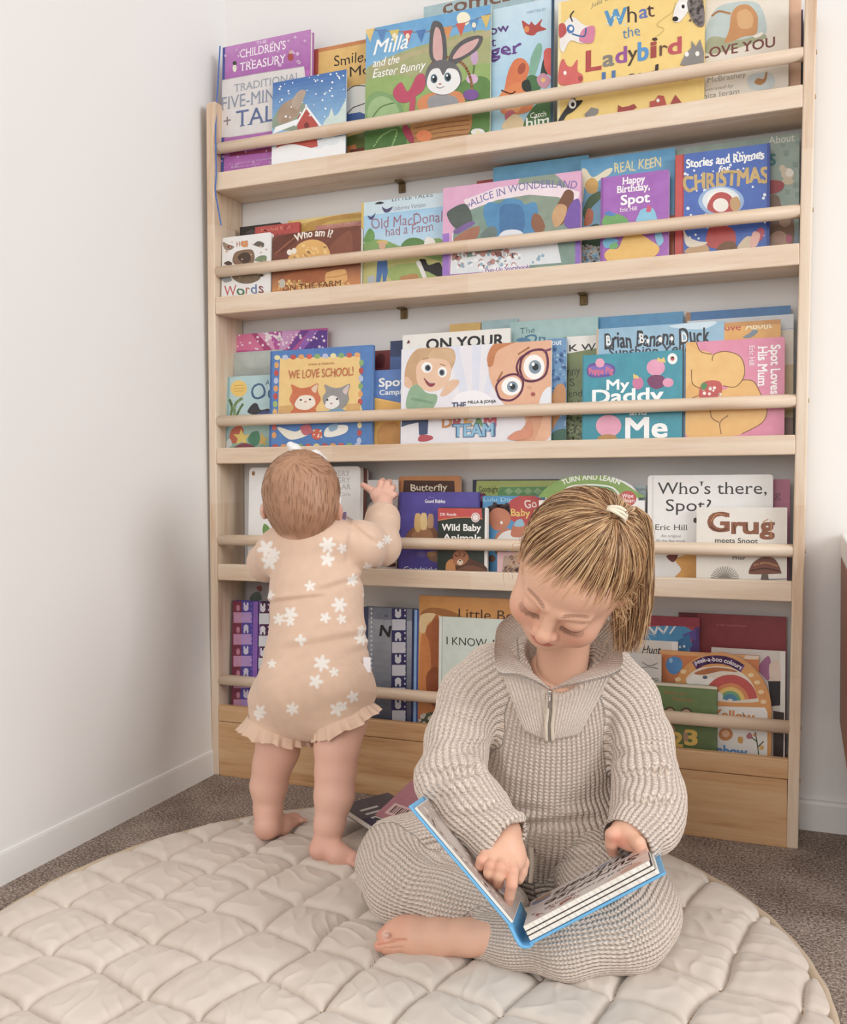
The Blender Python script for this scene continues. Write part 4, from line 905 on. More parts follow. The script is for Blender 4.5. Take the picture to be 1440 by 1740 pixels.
book('hard', 2, 1, 684, 867, 570, 557, 0.007, '#efece6', 'white book with bold black capitals just above the wide cartoon book',
  X('E', [('t', '#2c2a2c', 'ON YOUR', 990, 244, 50, 328, dict(bold=0.05)), ('b', '#7a3a38', [(905, 215), (912, 200), (918, 212)])]))
book('hard', 2, 4, 764, 816.5, 551, 548, 0.006, '#e3b658', 'yellow book peeping over the white capitals book on the third tier', [])
book('hard', 2, 4, 818, 880, 546, 541, 0.006, '#a9c9cf', 'light grey-blue book edge between the yellow book and the pale teal book', [])
book('hard', 2, 3, 866, 1016, 549, 536, 0.007, '#a8ccca', 'pale teal book with small handwritten title behind the cartoon book',
  X('E', [('t', '#557a80', 'The', 1398, 172, 26, 66, HND), ('t', '#3f7a9a', 'On', 1420, 215, 40, 90, HBD), ('b', '#4f8ab0', [(1385, 205), (1400, 190), (1440, 195), (1440, 212)])]))
book('hard', 2, 4, 924, 1161, 546, 529, 0.006, '#2f87ba', 'large plain mid-blue book rising at the back of the third tier', [('g', '#2a80b4', '#3f95c6', 0.6, 1)])
book('soft', 2, 1, 930, 963, 579, 571, 0.005, '#5f93c0', 'blue patterned book showing a strip at the right edge of the cartoon book',
  X('G', [('t', '#eef2f6', 'out', 150, 222, 24, 42, BLD), ('d', '#3f6fa8', 140, 230, 215, 420, 30, 8, 3), ('d', '#8fb8d8', 140, 230, 215, 640, 34, 6, 4), ('b', '#c9894a', [(140, 480), (170, 400), (205, 400), (208, 480), (170, 560), (140, 600)]), ('b', '#3f6a58', [(135, 640), (160, 600), (210, 590), (215, 640)])]))
book('hard', 2, 2, 958, 1015, 576, 566, 0.007, '#7c8a58', 'mossy green photo book strip beside the teal book on the third tier',
  X('G', [('p', '#efece6', [(215, 260), (215, 185), (345, 178), (345, 235)]), ('t', '#33302e', 'K W', 226, 250, 30, 115, HBD), ('t', '#3a4230', 'nny', 218, 355, 40, 55, HND), ('t', '#3a4230', 'S', 226, 402, 34, 24, HND), ('t', '#3a4230', 'end', 222, 448, 32, 60, HND), ('d', '#a8b080', 215, 470, 290, 640, 80, 5, 5), ('d', '#54603c', 215, 470, 290, 640, 60, 6, 6)]))
book('hard', 2, 1, 1014, 1231, 559, 545, 0.009, '#8db9d4', 'light blue book with black-and-white hand lettering behind the teal pig-pink book'.replace(' pig-pink', ''),
  X('G', [('F', '#c9a98a', (0, 0, 0.015, 1)), ('b', '#c9e0ec', [(660, 140), (760, 125), (870, 120), (820, 150), (740, 152)]), ('t', '#2f2e33', 'Brian Banana Duck', 382, 238, 72, 440, dict(wob=0.05, bold=0.03)), ('t', '#f2f2f0', 'B', 388, 225, 44, 18, HBD), ('t', '#f2f2f0', 'B', 534, 215, 42, 18, HBD), ('t', '#f2f2f0', 'D', 718, 210, 42, 22, HBD), ('e', '#f2f2f0', 624, 198, 9, 12), ('e', '#f2f2f0', 570, 205, 7, 10), ('e', '#f2f2f0', 674, 194, 7, 10),
   ('t', '#34333a', 'Sunshine Yellow', 400, 275, 42, 400, dict(wob=0.05, bold=0.02))]))
book('board', 2, 0, 990, 1160, 605, 593, 0.012, '#1493a8', 'teal board book with white rounded lettering and small pink discs, third tier',
  X('G', [('F', '#0f8296', (0, 0, 0.015, 1)), ('b', '#5a3f9a', [(302, 340), (312, 308), (345, 300), (395, 302), (425, 318), (420, 350), (380, 362), (320, 362)]), ('b', '#7a5ab8', [(310, 338), (320, 315), (390, 310), (415, 325), (410, 346), (330, 354)]), ('t', '#d8577a', 'Peppa Pig', 312, 350, 28, 104, dict(bold=0.05, wob=0.06)), ('e', '#e79ab8', 360, 300, 20, 20),
   ('e', '#e391b4', 604, 320, 40, 36), ('b', '#7a2a60', [(568, 370), (600, 352), (640, 362), (640, 400), (605, 414), (575, 398)]), ('e', '#e391b4', 658, 386, 24, 20), ('p', '#e3c35a', [(610, 292), (612, 275), (628, 284), (640, 274), (648, 300)]), ('e', '#cf6a9a', 526, 388, 24, 28), ('p', '#e3c35a', [(506, 368), (505, 348), (526, 356), (532, 368)]),
   ('e', '#f4f2f0', 677, 282, 22, 24), ('e', '#b8342c', 677, 281, 9, 10), ('e', '#2a2422', 677, 276, 6, 4),
   ('t', '#fbfbfb', 'My', 390, 418, 46, 96, dict(bold=0.05)), ('t', '#fbfbfb', 'Daddy', 328, 478, 62, 300, dict(bold=0.055)), ('t', '#fbfbfb', 'and', 490, 528, 22, 72, dict(bold=0.05)), ('t', '#fbfbfb', 'Me', 474, 628, 92, 176, dict(bold=0.055)),
   ('e', '#e79ab8', 398, 575, 56, 48), ('b', '#b8863a', [(350, 636), (370, 615), (420, 615), (432, 636)])]), r=0.004)
book('board', 2, 0, 1166, 1334, 582, 572, 0.013, '#de7f9f', 'pink board book with sideways white title beside two rounded yellow shapes',
  X('G', [('p', '#e3a94a', [(735, 490), (735, 210), (775, 205), (800, 250), (850, 270), (880, 400), (960, 470), (900, 500)]), ('b', '#e6b055', [(740, 620), (738, 460), (800, 440), (880, 430), (980, 375), (1030, 380), (1060, 430), (1090, 500), (1070, 560), (980, 610), (900, 622)]), ('b', '#e8b55c', [(735, 230), (780, 240), (850, 260), (880, 300), (860, 400), (790, 410), (760, 380), (735, 400)]), ('b', '#e8b55c', [(850, 290), (860, 262), (910, 250), (970, 270), (992, 320), (985, 370), (950, 405), (900, 400), (870, 370)]),
   ('l', '#8a5a20', 4, [(780, 205), (800, 250), (850, 262)], 1), ('l', '#8a5a20', 4, [(850, 290), (860, 262), (910, 250), (970, 270), (992, 320), (985, 370), (950, 405), (900, 400)], 1), ('l', '#8a5a20', 4, [(980, 375), (1030, 380), (1060, 430), (1090, 500), (1070, 560), (980, 610)], 1), ('l', '#8a5a20', 4, [(740, 462), (800, 440), (850, 430)], 1), ('l', '#8a5a20', 4, [(760, 330), (765, 390), (800, 412)], 1), ('l', '#8a5a20', 4, [(890, 610), (885, 560), (920, 530)], 1), ('l', '#8a5a20', 4, [(840, 500), (850, 540), (880, 560)], 1),
   ('b', '#c0342c', [(795, 450), (800, 400), (830, 378), (880, 380), (895, 410), (880, 445), (840, 452)]), ('d', '#f4e8e0', 810, 395, 885, 440, 9, 7, 2), ('b', '#4f8a4a', [(800, 400), (815, 385), (830, 400), (812, 420)]),
   ('t', '#fbf6f4', 'Spot Loves', 1108, 222, 40, 230, dict(serif=1, bold=0.04, rot=-PI / 2)), ('t', '#fbf6f4', 'His Mum', 1052, 228, 40, 186, dict(serif=1, bold=0.04, rot=-PI / 2)), ('t', '#f4dfe4', 'Eric Hill', 1014, 226, 22, 92, dict(serif=1, bold=0.03, rot=-PI / 2))]), r=0.004)
book('hard', 2, 1, 1231, 1327, 549, 542, 0.006, '#e0a23f', 'orange book with pale lettering sticking up behind the pink board book',
  X('G', [('t', '#b83a28', 'Love', 880, 162, 32, 95, HBD), ('t', '#f4e6c4', 'About', 996, 155, 32, 116, HBD), ('b', '#7a8a98', [(985, 188), (1010, 172), (1030, 155), (1052, 160), (1035, 180), (1010, 192)]), ('F', '#c98a34', (0, 0.965, 1, 1))]))
book('soft', 2, 3, 1168, 1349, 545, 534, 0.007, '#e4dccb', 'pale sandy book with a grey sky strip beside the right post, third tier',
  X('G', [('F', '#d3d9de', (0, 0.87, 1, 1)), ('F', '#e9dfcc', (0, 0.62, 1, 0.88)), ('F', '#d8bb85', (0, 0.22, 1, 0.62)), ('F', '#8f5f44', (0, 0, 1, 0.22)), ('l', '#9fb4c4', 3, [(1120, 158), (1208, 148)])]))
book('hard', 2, 4, 1166, 1344, 531, 519, 0.006, '#1f6fae', 'deep blue book topmost at the right end of the third tier', [('F', '#a9713a', (0, 0, 0.045, 1))])

# ======================= fourth tier
book('board', 3, 1, 423, 612, 793, 794, 0.016, '#efeeec', 'large white board book with grey serif capitals behind the baby',
  X('H', [('t', '#b9b6b2', 'THE VERY', 520, 152, 25, 134, SER), ('t', '#b9b6b2', 'HUNGRY', 530, 182, 25, 126, SER), ('t', '#b9b6b2', 'CATERPILLAR', 470, 210, 25, 188, SER), ('t', '#c4c1bd', 'by Eric Carle', 550, 238, 16, 108, SER), ('e', '#9a6a3a', 234, 140, 7, 10),
   ('b', '#6f9a4a', [(275, 400), (280, 360), (305, 380), (300, 415)]), ('b', '#8a6fb0', [(622, 345), (626, 312), (640, 312), (634, 350)]), ('b', '#4f7a3f', [(240, 470), (262, 440), (290, 450), (280, 500), (250, 495)]), ('d', '#7fae58', 300, 440, 600, 500, 30, 20, 5)]), r=0.009)
book('board', 3, 2.2, 600, 623, 796, 796, 0.012, '#6a382b', 'dark brown board book edge just behind the large white board book', [], r=0.006)
book('soft', 3, 2, 624, 676, 819, 812, 0.006, '#d9d4d2', 'small pale book with black-and-white puppies behind the baby\'s hand',
  X('L', [('F', '#4a4548', (0, 0.7, 0.3, 0.9)), ('F', '#e9e6e4', (0.45, 0.8, 1, 1)), ('b', '#a89a94', [(140, 470), (180, 400), (250, 420), (260, 480)]), ('b', '#3a2f2e', [(330, 900), (345, 870), (375, 880), (360, 920)]), ('b', '#e8e0da', [(250, 1000), (280, 900), (340, 880), (350, 980), (300, 1040)]), ('b', '#6a2f24', [(310, 1010), (350, 980), (400, 980), (400, 1010)]), ('e', '#2a2220', 372, 910, 12, 12)]))
book('board', 3, 3, 677, 782, 809, 809, 0.010, '#c9803a', 'orange-bordered dark brown board book rising behind the indigo book',
  X('L', [('p', '#4f2f22', [(470, 330), (480, 200), (955, 205), (960, 330)]), ('t', '#efe2c8', 'Butterfly', 545, 298, 66, 340, dict(bold=0.02, wob=0.07))]), r=0.006)
book('hard', 3, 1, 678, 813, 836, 836, 0.012, '#4c3fa0', 'indigo bedtime book with golden owls, fourth tier',
  X('L', [('F', '#3f3490', (0, 0, 0.03, 1)), ('t', '#f4f2fa', 'Good Babies', 678, 412, 34, 190, HBD), ('t', '#8a80c8', 'the', 706, 368, 18, 60), ('b', '#8a5a3a', [(510, 760), (520, 690), (580, 640), (700, 620), (780, 660), (790, 770)]), ('b', '#a9744a', [(560, 740), (600, 660), (700, 650), (750, 700), (740, 770)]), ('b', '#d9b06a', [(578, 640), (585, 530), (610, 510), (640, 530), (645, 640), (615, 690)]), ('b', '#e8c684', [(640, 650), (640, 530), (668, 505), (695, 530), (698, 640), (670, 670)]), ('b', '#c99a70', [(705, 640), (710, 530), (735, 515), (758, 535), (755, 640)]),
   ('b', '#6a5aa8', [(600, 900), (620, 870), (680, 880), (670, 920), (630, 925)]), ('b', '#8a6a50', [(690, 900), (740, 870), (820, 870), (820, 960), (740, 960)]), ('b', '#b58a58', [(700, 880), (760, 870), (780, 900), (730, 920)]), ('t', '#f2f0f8', 'Goodnight', 480, 1056, 50, 310, dict(bold=0.01, wob=0.05))]))
book('hard', 3, 3, 795, 822, 838, 838, 0.008, '#8a2f58', 'plum pink book showing a narrow strip right of the indigo book', [('F', '#e0a8c4', (0.55, 0.9, 1, 0.96))])
book('board', 3, 0, 744, 829, 863, 862, 0.010, '#2f3a33', 'small animal board book with a red top band and a tiger photo',
  X('L', [('F', '#efe9e6', (0.94, 0, 1, 1)), ('p', '#c8322e', [(798, 575), (796, 462), (1210, 465), (1218, 560), (1100, 545), (950, 550)]), ('l', '#e0853a', 9, [(800, 578), (950, 553), (1100, 548), (1218, 564)], 1), ('t', '#f6e8e6', 'DK Reads', 822, 532, 26, 150, dict(bold=0.04)), ('e', '#efe6e2', 1155, 550, 42, 46), ('e', '#b84a40', 1155, 550, 34, 37), ('e', '#efe6e2', 1155, 550, 29, 32),
   ('t', '#fbfaf6', 'Wild Baby', 838, 672, 66, 362, dict(bold=0.045)), ('t', '#fbfaf6', 'Animals', 848, 768, 66, 354, dict(bold=0.045)),
   ('b', '#5a3424', [(880, 1060), (950, 880), (1050, 850), (1100, 930), (1240, 1000), (1240, 1080), (900, 1080)]), ('b', '#c4803a', [(880, 1060), (880, 980), (930, 940), (960, 990), (960, 1070)]), ('b', '#a8663a', [(945, 980), (950, 890), (1000, 860), (1060, 870), (1090, 930), (1050, 990), (990, 1000)]), ('l', '#2a1a14', 8, [(960, 900), (990, 920)]), ('l', '#2a1a14', 8, [(1000, 880), (1010, 910)]), ('l', '#2a1a14', 8, [(1060, 890), (1040, 920)]), ('b', '#e0cbb0', [(980, 970), (1010, 940), (1040, 970), (1010, 1000)]), ('e', '#1a1412', 1010, 955, 9, 7), ('b', '#7a4a30', [(960, 1050), (1100, 1000), (1240, 1040), (1240, 1080), (980, 1080)])]), r=0.004)
book('hard', 3, 2, 820, 960, 842, 843, 0.010, '#3f93c8', 'bright blue book with a red oval title and a curly-haired baby picture',
  X('H', [('t', '#a9d6ee', 'Lulu Dippin', 1240, 262, 18, 170, HND), ('e', '#bf2f30', 1430, 300, 92, 66), ('t', '#f2dcd0', 'Go', 1418, 290, 36, 54, HBD), ('t', '#ecc95a', 'Baby Go', 1360, 326, 32, 150, HBD), ('e', '#4a3430', 1298, 310, 46, 36), ('d', '#3f2c28', 1260, 268, 1350, 320, 26, 11, 2), ('b', '#c9764f', [(1262, 345), (1268, 310), (1300, 290), (1345, 305), (1358, 345), (1330, 385), (1285, 385)]), ('e', '#f4efe8', 1318, 355, 6, 7), ('b', '#c9764f', [(1290, 440), (1300, 400), (1350, 380), (1360, 410), (1320, 440)]),
   ('b', '#f0ece6', [(1292, 435), (1330, 395), (1390, 390), (1460, 420), (1460, 450), (1300, 450)]), ('b', '#c9704a', [(1360, 412), (1372, 360), (1400, 345), (1425, 365), (1410, 415)]), ('b', '#8fc0d8', [(1375, 370), (1385, 345), (1410, 342), (1415, 370)]), ('d', '#7a5a48', 1262, 480, 1420, 520, 10, 14, 6)]))
book('soft', 3, 0, 845, 935, 939, 938, 0.005, '#e0b4b8', 'low pale pink framed book tucked under the dowel beside the curly-haired baby book',
  X('H', [('p', '#b89a88', [(1318, 580), (1328, 500), (1440, 495), (1440, 580)]), ('d', '#7a5f54', 1330, 505, 1440, 580, 26, 9, 3)]))
book('hard', 3, 4, 803, 1000, 815, 814, 0.008, '#2f3348', 'dark-edged green book with a chequered strip at the back of the fourth tier',
  X('H', [('p', '#a9b85a', [(1205, 240), (1210, 172), (1700, 170), (1700, 240)]), ('p', '#5f9a58', [(1300, 240), (1310, 200), (1700, 196), (1700, 240)]), ('t', '#4a5a24', 'Goodnight', 1220, 222, 28, 84, dict(wob=0.06, bold=0.02))]
   + [('p', '#8fb87a', [(1330 + 42 * i, 218), (1350 + 42 * i, 202), (1370 + 42 * i, 218), (1350 + 42 * i, 234)]) for i in range(9)]))
def handle_outline(W, H, to):
    pts = [(W * 0.012, 0), (W * 0.988, 0)]
    zb_ = H * 0.77
    pts += [(W, H * 0.03), (W, zb_)]
    for k in range(13):
        a = PI * k / 12
        pts.append((W / 2 + W * 0.44 * math.cos(a), zb_ + (H - zb_) * math.sin(a) ** 0.8))
    pts += [(0, zb_), (0, H * 0.03)]
    return pts
book('board', 3, 1, 916, 1096, 810, 806, 0.014, '#f1f0ee', 'white learning board book with an arched green carry handle, behind the seated girl',
  X('I', [('p', '#86aa50', crom([(95, 235), (130, 200), (190, 165), (280, 145), (380, 150), (450, 175), (520, 220), (545, 245), (320, 243), (100, 245)], n=4)), ('b', '#efeeea', [(200, 238), (205, 210), (240, 192), (320, 186), (400, 194), (432, 212), (438, 238), (320, 243)]), ('b', '#5f9a50', [(208, 236), (214, 212), (250, 198), (320, 193), (395, 200), (425, 216), (428, 236), (320, 238)])]
   + [('p', '#8ab878', [(225 + 38 * i, 218), (240 + 38 * i, 203), (255 + 38 * i, 218), (240 + 38 * i, 233)]) for i in range(5)] + [
   ('t', '#f6f8ee', 'TURN AND LEARN', 196, 192, 24, 246, dict(bold=0.05, arc=24)), ('e', '#c23a34', 481, 250, 38, 34), ('t', '#f8eae6', 'Wipe', 456, 246, 18, 50, BLD), ('t', '#f8eae6', 'Clean', 450, 266, 18, 60, BLD),
   ('p', '#d9b45a', [(275, 290), (262, 258), (288, 272), (318, 262), (305, 292), (290, 285)]), ('l', '#3a3226', 4, [(288, 270), (290, 300)]), ('b', '#b5543a', [(120, 260), (150, 240), (190, 270), (200, 285), (160, 285)]), ('b', '#8a6a9a', [(140, 270), (165, 258), (185, 280), (150, 284)]), ('d', '#7fae5a', 120, 245, 200, 285, 12, 6, 4),
   ('t', '#3a86b8', 'F', 112, 360, 62, 38, dict(bold=0.08)), ('t', '#d07a2f', 'i', 160, 358, 58, 12, dict(bold=0.08)), ('t', '#b8653a', 'r', 186, 356, 58, 28, dict(bold=0.07)), ('t', '#8a5aa0', 's', 224, 354, 56, 34, dict(bold=0.07)), ('t', '#c44a68', 't', 290, 350, 60, 26, dict(bold=0.07)), ('e', '#8f6ab0', 245, 320, 16, 14), ('p', '#6aa8d0', [(90, 420), (90, 375), (130, 372), (130, 420)]), ('F', '#7fb2d8', (0, 0, 1, 0.28))]), outline=handle_outline)
book('hard', 3, 3, 1040, 1098, 826, 824, 0.007, '#b9cdd2', 'pale blue-grey book edge between the handled book and the large white title book', X('I', [('t', '#5f6f7a', 'tale', 520, 215, 14, 40), ('F', '#3a4a56', (0.9, 0, 1, 0.55))]))
book('board', 3, 1, 1101, 1314, 806, 808, 0.013, '#edebe8', 'large white board book with big black serif question title, fourth tier',
  X('I', [('F', '#dcd9d6', (0.035, 0, 0.05, 1)), ('t', '#33302f', "Who's there,", 612, 230, 54, 460, dict(serif=1, ext=0.08)), ('t', '#33302f', 'Spot?', 648, 304, 54, 196, dict(serif=1, ext=0.08)), ('t', '#4a4644', 'Eric Hill', 602, 386, 25, 140, SER), ('t', '#8a8683', 'An original', 626, 418, 13, 88, SER), ('t', '#8a8683', 'lift-the-flap book', 604, 438, 12, 130, SER),
   ('b', '#d9982f', [(690, 600), (715, 560), (690, 520), (720, 500), (800, 490), (800, 610)]), ('b', '#6a2a20', [(650, 500), (700, 495), (680, 528)]), ('e', '#3a2a20', 778, 345, 10, 12)]), r=0.006)
book('soft', 3, 0, 1184, 1338, 868, 856, 0.005, '#eae4da', 'cream book with brown wood-grain title, grass tuft and toadstool, right of fourth tier',
  X('I', [('t', '#8a4a22', 'G', 834, 392, 86, 88, dict(bold=0.075)), ('t', '#8a4a22', 'r', 938, 402, 76, 46, dict(bold=0.075)), ('t', '#8a4a22', 'u', 988, 402, 76, 62, dict(bold=0.075)), ('t', '#8a4a22', 'g', 1062, 402, 76, 58, dict(bold=0.075)), ('l', '#d08a48', 4, [(845, 350), (870, 318), (905, 322)], 1), ('l', '#4f2814', 4, [(842, 372), (880, 392), (915, 380)], 1), ('l', '#d08a48', 4, [(1072, 352), (1095, 340)], 1), ('l', '#4f2814', 4, [(945, 365), (952, 400)], 1), ('l', '#4f2814', 4, [(1000, 360), (1004, 388)], 1), ('l', '#d08a48', 4, [(1108, 345), (1108, 420)], 1),
   ('t', '#3a3a38', 'meets Snoot', 864, 442, 22, 184, dict(bold=0.012)), ('t', '#3a3a38', 'Prior', 940, 516, 18, 56, dict(bold=0.012)),
   ('b', '#7a3f24', [(1010, 572), (1030, 530), (1075, 505), (1125, 515), (1152, 570), (1140, 578), (1030, 580)]), ('l', '#c4824a', 7, [(1035, 540), (1085, 530), (1135, 545)], 1), ('l', '#4f2414', 6, [(1020, 565), (1080, 555), (1148, 568)], 1), ('p', '#6a5a4a', [(1062, 606), (1068, 578), (1094, 578), (1098, 606)]), ('l', '#5a5f68', 3, [(780, 604), (900, 602), (1040, 606), (1180, 600)])]
   + [('l', '#8f8478', 3, [(906, 602), (906 + 62 * math.cos(a), 602 - 55 * math.sin(a))]) for a in np.linspace(0.1, 3.0, 17)]))
book('hard', 3, 3, 1300, 1343, 815, 814, 0.009, '#b85a7f', 'raspberry pink book peeping out right of the large white title book', X('I', [('t', '#7a2f54', 'g', 1124, 248, 34, 26, BSER)]))

# ======================= bottom tier
def rabbit_cells(x, y0, w, h, n, c1, cell, dots, face='#cfc6dc'):
    ops = []
    for i in range(n):
        y = y0 + i * h
        ops.append(('p', cell, [(x, y + h * 0.5), (x + w, y + h * 0.5), (x + w, y + h * 0.98), (x, y + h * 0.98)]))
        up = 1 if i % 2 == 0 else -1
        cy_ = y + h * (0.30 if up > 0 else 0.2)
        ops.append(('e', face, x + w * 0.45, cy_, w * 0.24, h * 0.14))
        for s_ in (-1, 1): ops.append(('e', face, x + w * 0.45 + s_ * w * 0.15, cy_ - up * h * 0.16, w * 0.09, h * 0.10))
        for k in range(4): ops.append(('e', dots, x + w * 0.96, y + h * (0.1 + 0.24 * k), w * 0.06, h * 0.045))
    return ops
book('hard', 4, 1, 395, 438, 1022, 1021, 0.022, '#4a38a8', 'purple alphabet book with maroon side and pale rabbit shapes, left end of bottom tier',
  X('N', [('F', '#7a2440', (0, 0, 0.36, 1)), ('F', '#8a54b4', (0.82, 0, 1, 1)), ('F', '#43339c', (0.36, 0, 0.82, 1))] + [('p', '#c28aac', [(105, 500 + 230 * i), (190, 500 + 230 * i), (190, 612 + 230 * i), (105, 612 + 230 * i)]) for i in range(5)] + [('e', '#c0788f', 155, 455 + 230 * i, 20, 34) for i in range(5)] + rabbit_cells(188, 385, 112, 230, 5, '#43339c', '#b28cc8', '#6f4fc0')))
book('hard', 4, 1, 440, 505, 1024, 1024, 0.020, '#4a1f44', 'dark maroon alphabet book with white rabbit shapes half behind the baby',
  X('N', [('F', '#8a54b4', (0, 0, 0.03, 1))] + rabbit_cells(362, 395, 118, 235, 5, '#4a1f44', '#d8d8de', '#d8c8dc', '#dcd8e0')))
book('hard', 4, 4, 415, 480, 988, 988, 0.006, '#a39a98', 'grey picture book above the rabbit alphabet books in the left corner', X('N', [('F', '#8a8280', (0, 0, 0.06, 1)), ('b', '#8a4a44', [(350, 240), (390, 215), (410, 260), (380, 280)]), ('b', '#5f6a60', [(280, 370), (310, 300), (380, 290), (400, 370)])]))
book('hard', 4, 1, 616, 700, 1033, 1033, 0.024, '#7d8290', 'silver-grey alphabet book with a navy rabbit strip, beside the baby on the bottom tier',
  X('M', [('g', '#4a5062', '#a3a7b0', 0.0, 0.9), ('F', '#39406a', (0, 0, 0.12, 1))] + [('e', '#dcdce2', 228, 250 + 56 * i, 11, 15) for i in range(17)] + [('t', '#3a3a44', 'w', 385, 352, 46, 50, SER), ('t', '#1f1b24', 'N', 330, 585, 140, 140, dict(bold=0.06, wob=0.02, shear=0.15)), ('p', '#2a2560', [(470, 1640), (480, 240), (662, 245), (662, 1640)])] + rabbit_cells(484, 240, 165, 280, 6, '#2a2560', '#cfcfd8', '#d6d6de', '#d6d6dc')))
book('hard', 4, 1, 700, 712, 1036, 1036, 0.020, '#2f4f9a', 'slim blue spine squeezed between the silver alphabet book and the lion-coloured book'.replace('lion-coloured', 'orange'), X('M', [('F', '#86b4e0', (0.35, 0, 0.7, 1)), ('F', '#23285a', (0, 0, 0.3, 1))]))
book('hard', 4, 1, 712, 985, 1016, 1018, 0.009, '#d48f35', 'large orange book with a lion mane painting and dark serif title, bottom tier',
  X('J', [('g', '#c06818', '#e2a548', 0.0, 0.8), ('b', '#a8661f', [(965, 160), (1010, 135), (1100, 150), (1180, 200), (1180, 230), (1060, 170), (990, 180)]), ('b', '#e8c890', [(962, 240), (965, 170), (1020, 160), (1060, 185), (1000, 200), (985, 240)]), ('b', '#b35c14', [(985, 260), (1010, 200), (1045, 190), (1045, 560), (1000, 520)]), ('b', '#d07a1e', [(962, 470), (968, 260), (1000, 280), (1010, 400), (990, 500)]), ('b', '#9a4a12', [(990, 430), (1040, 400), (1045, 560), (1000, 540)]), ('b', '#5a6248', [(960, 640), (985, 600), (1045, 590), (1045, 645)]), ('d', '#d8cfc0', 960, 560, 1045, 640, 7, 9, 3),
   ('t', '#4a2f1c', 'Little Bear', 1130, 182, 46, 296, SER)]))
book('hard', 4, 0, 746, 905, 1051, 1052, 0.010, '#d3ded3', 'pale mint book with thin handwritten capitals beside the seated girl',
  X('J', [('F', '#aebfb4', (0.03, 0, 0.04, 1)), ('F', '#e2e6dc', (0, 0, 0.03, 1)), ('t', '#3a3a36', 'I KNOW A', 1078, 296, 36, 218, dict(wob=0.03)), ('b', '#5f6a5a', [(1000, 500), (1040, 480), (1042, 520), (1010, 524)])]))
book('hard', 4, 3, 1060, 1189, 1046, 1048, 0.008, '#b02430', 'red book with a teal and violet crystal pattern behind the ponytail',
  X('K', [('p', '#2f8fc4', [(300, 370), (310, 215), (520, 200), (580, 235), (560, 330), (590, 370)]), ('p', '#4a2f7a', [(560, 370), (600, 190), (640, 200), (640, 370)]), ('p', '#5a3f9a', [(520, 260), (600, 225), (600, 290)]), ('p', '#1f6fa8', [(480, 300), (560, 250), (580, 320), (520, 360)]), ('l', '#e8ecf0', 12, [(340, 215), (372, 250), (385, 212), (420, 248), (440, 210)]), ('l', '#e8ecf0', 9, [(455, 250), (485, 208)]), ('e', '#dfe8ee', 510, 325, 7, 7), ('e', '#dfe8ee', 534, 322, 7, 7), ('F', '#9a1f3a', (0, 0.93, 1, 1))]))
book('hard', 4, 4, 1153, 1337, 1041, 1048, 0.006, '#8a1222', 'big dark crimson book at the back right of the bottom tier', X('K', [('F', '#6f0e1c', (0, 0, 0.18, 1)), ('t', '#c4606a', 'in the nutshell house', 715, 206, 12, 165)]))
book('soft', 4, 2.55, 1050, 1152, 1086, 1090, 0.005, '#e3ddd6', 'white book with cursive word just below the red crystal book'.replace('crystal', 'patterned'),
  X('K', [('t', '#3a3634', 'Hunt', 300, 358, 44, 104, ITA), ('p', '#9a2030', [(335, 285), (340, 262), (420, 265), (420, 285)]), ('F', '#f2efea', (0.9, 0, 1, 1))]))
book('soft', 4, 1, 1040, 1124, 1108, 1112, 0.005, '#d8d3ce', 'pale grey book with scribbled lines beside the seated girl\'s collar',
  X('K', [('l', '#6a625c', 4, [(300, 410), (340, 430), (385, 415)], 1), ('l', '#6a625c', 4, [(290, 440), (340, 436), (388, 446)], 1), ('t', '#4a4440', 'go', 350, 512, 26, 40, HND)]))
book('hard', 4, 2, 1121, 1290, 1107, 1112, 0.007, '#d2742a', 'orange birthday book with a blue balloon behind the arched rainbow book',
  X('K', [('b', '#3a86c8', [(432, 430), (445, 390), (485, 378), (520, 400), (522, 440), (490, 475), (455, 470)]), ('e', '#8fc0e4', 460, 400, 10, 14), ('F', '#e2a05a', (0, 0.96, 1, 1)), ('b', '#e8d4bc', [(870, 390), (885, 370), (942, 372), (942, 392)])]))
def arch_outline(W, H, to):
    pts = [(W * 0.01, 0), (W * 0.99, 0), (W, H * 0.02)]
    zb_ = H * 0.48
    for k in range(21):
        a = PI * k / 20
        pts.append((W / 2 + W / 2 * math.cos(a), zb_ + (H - zb_) * math.sin(a)))
    pts.append((0, H * 0.02))
    return pts
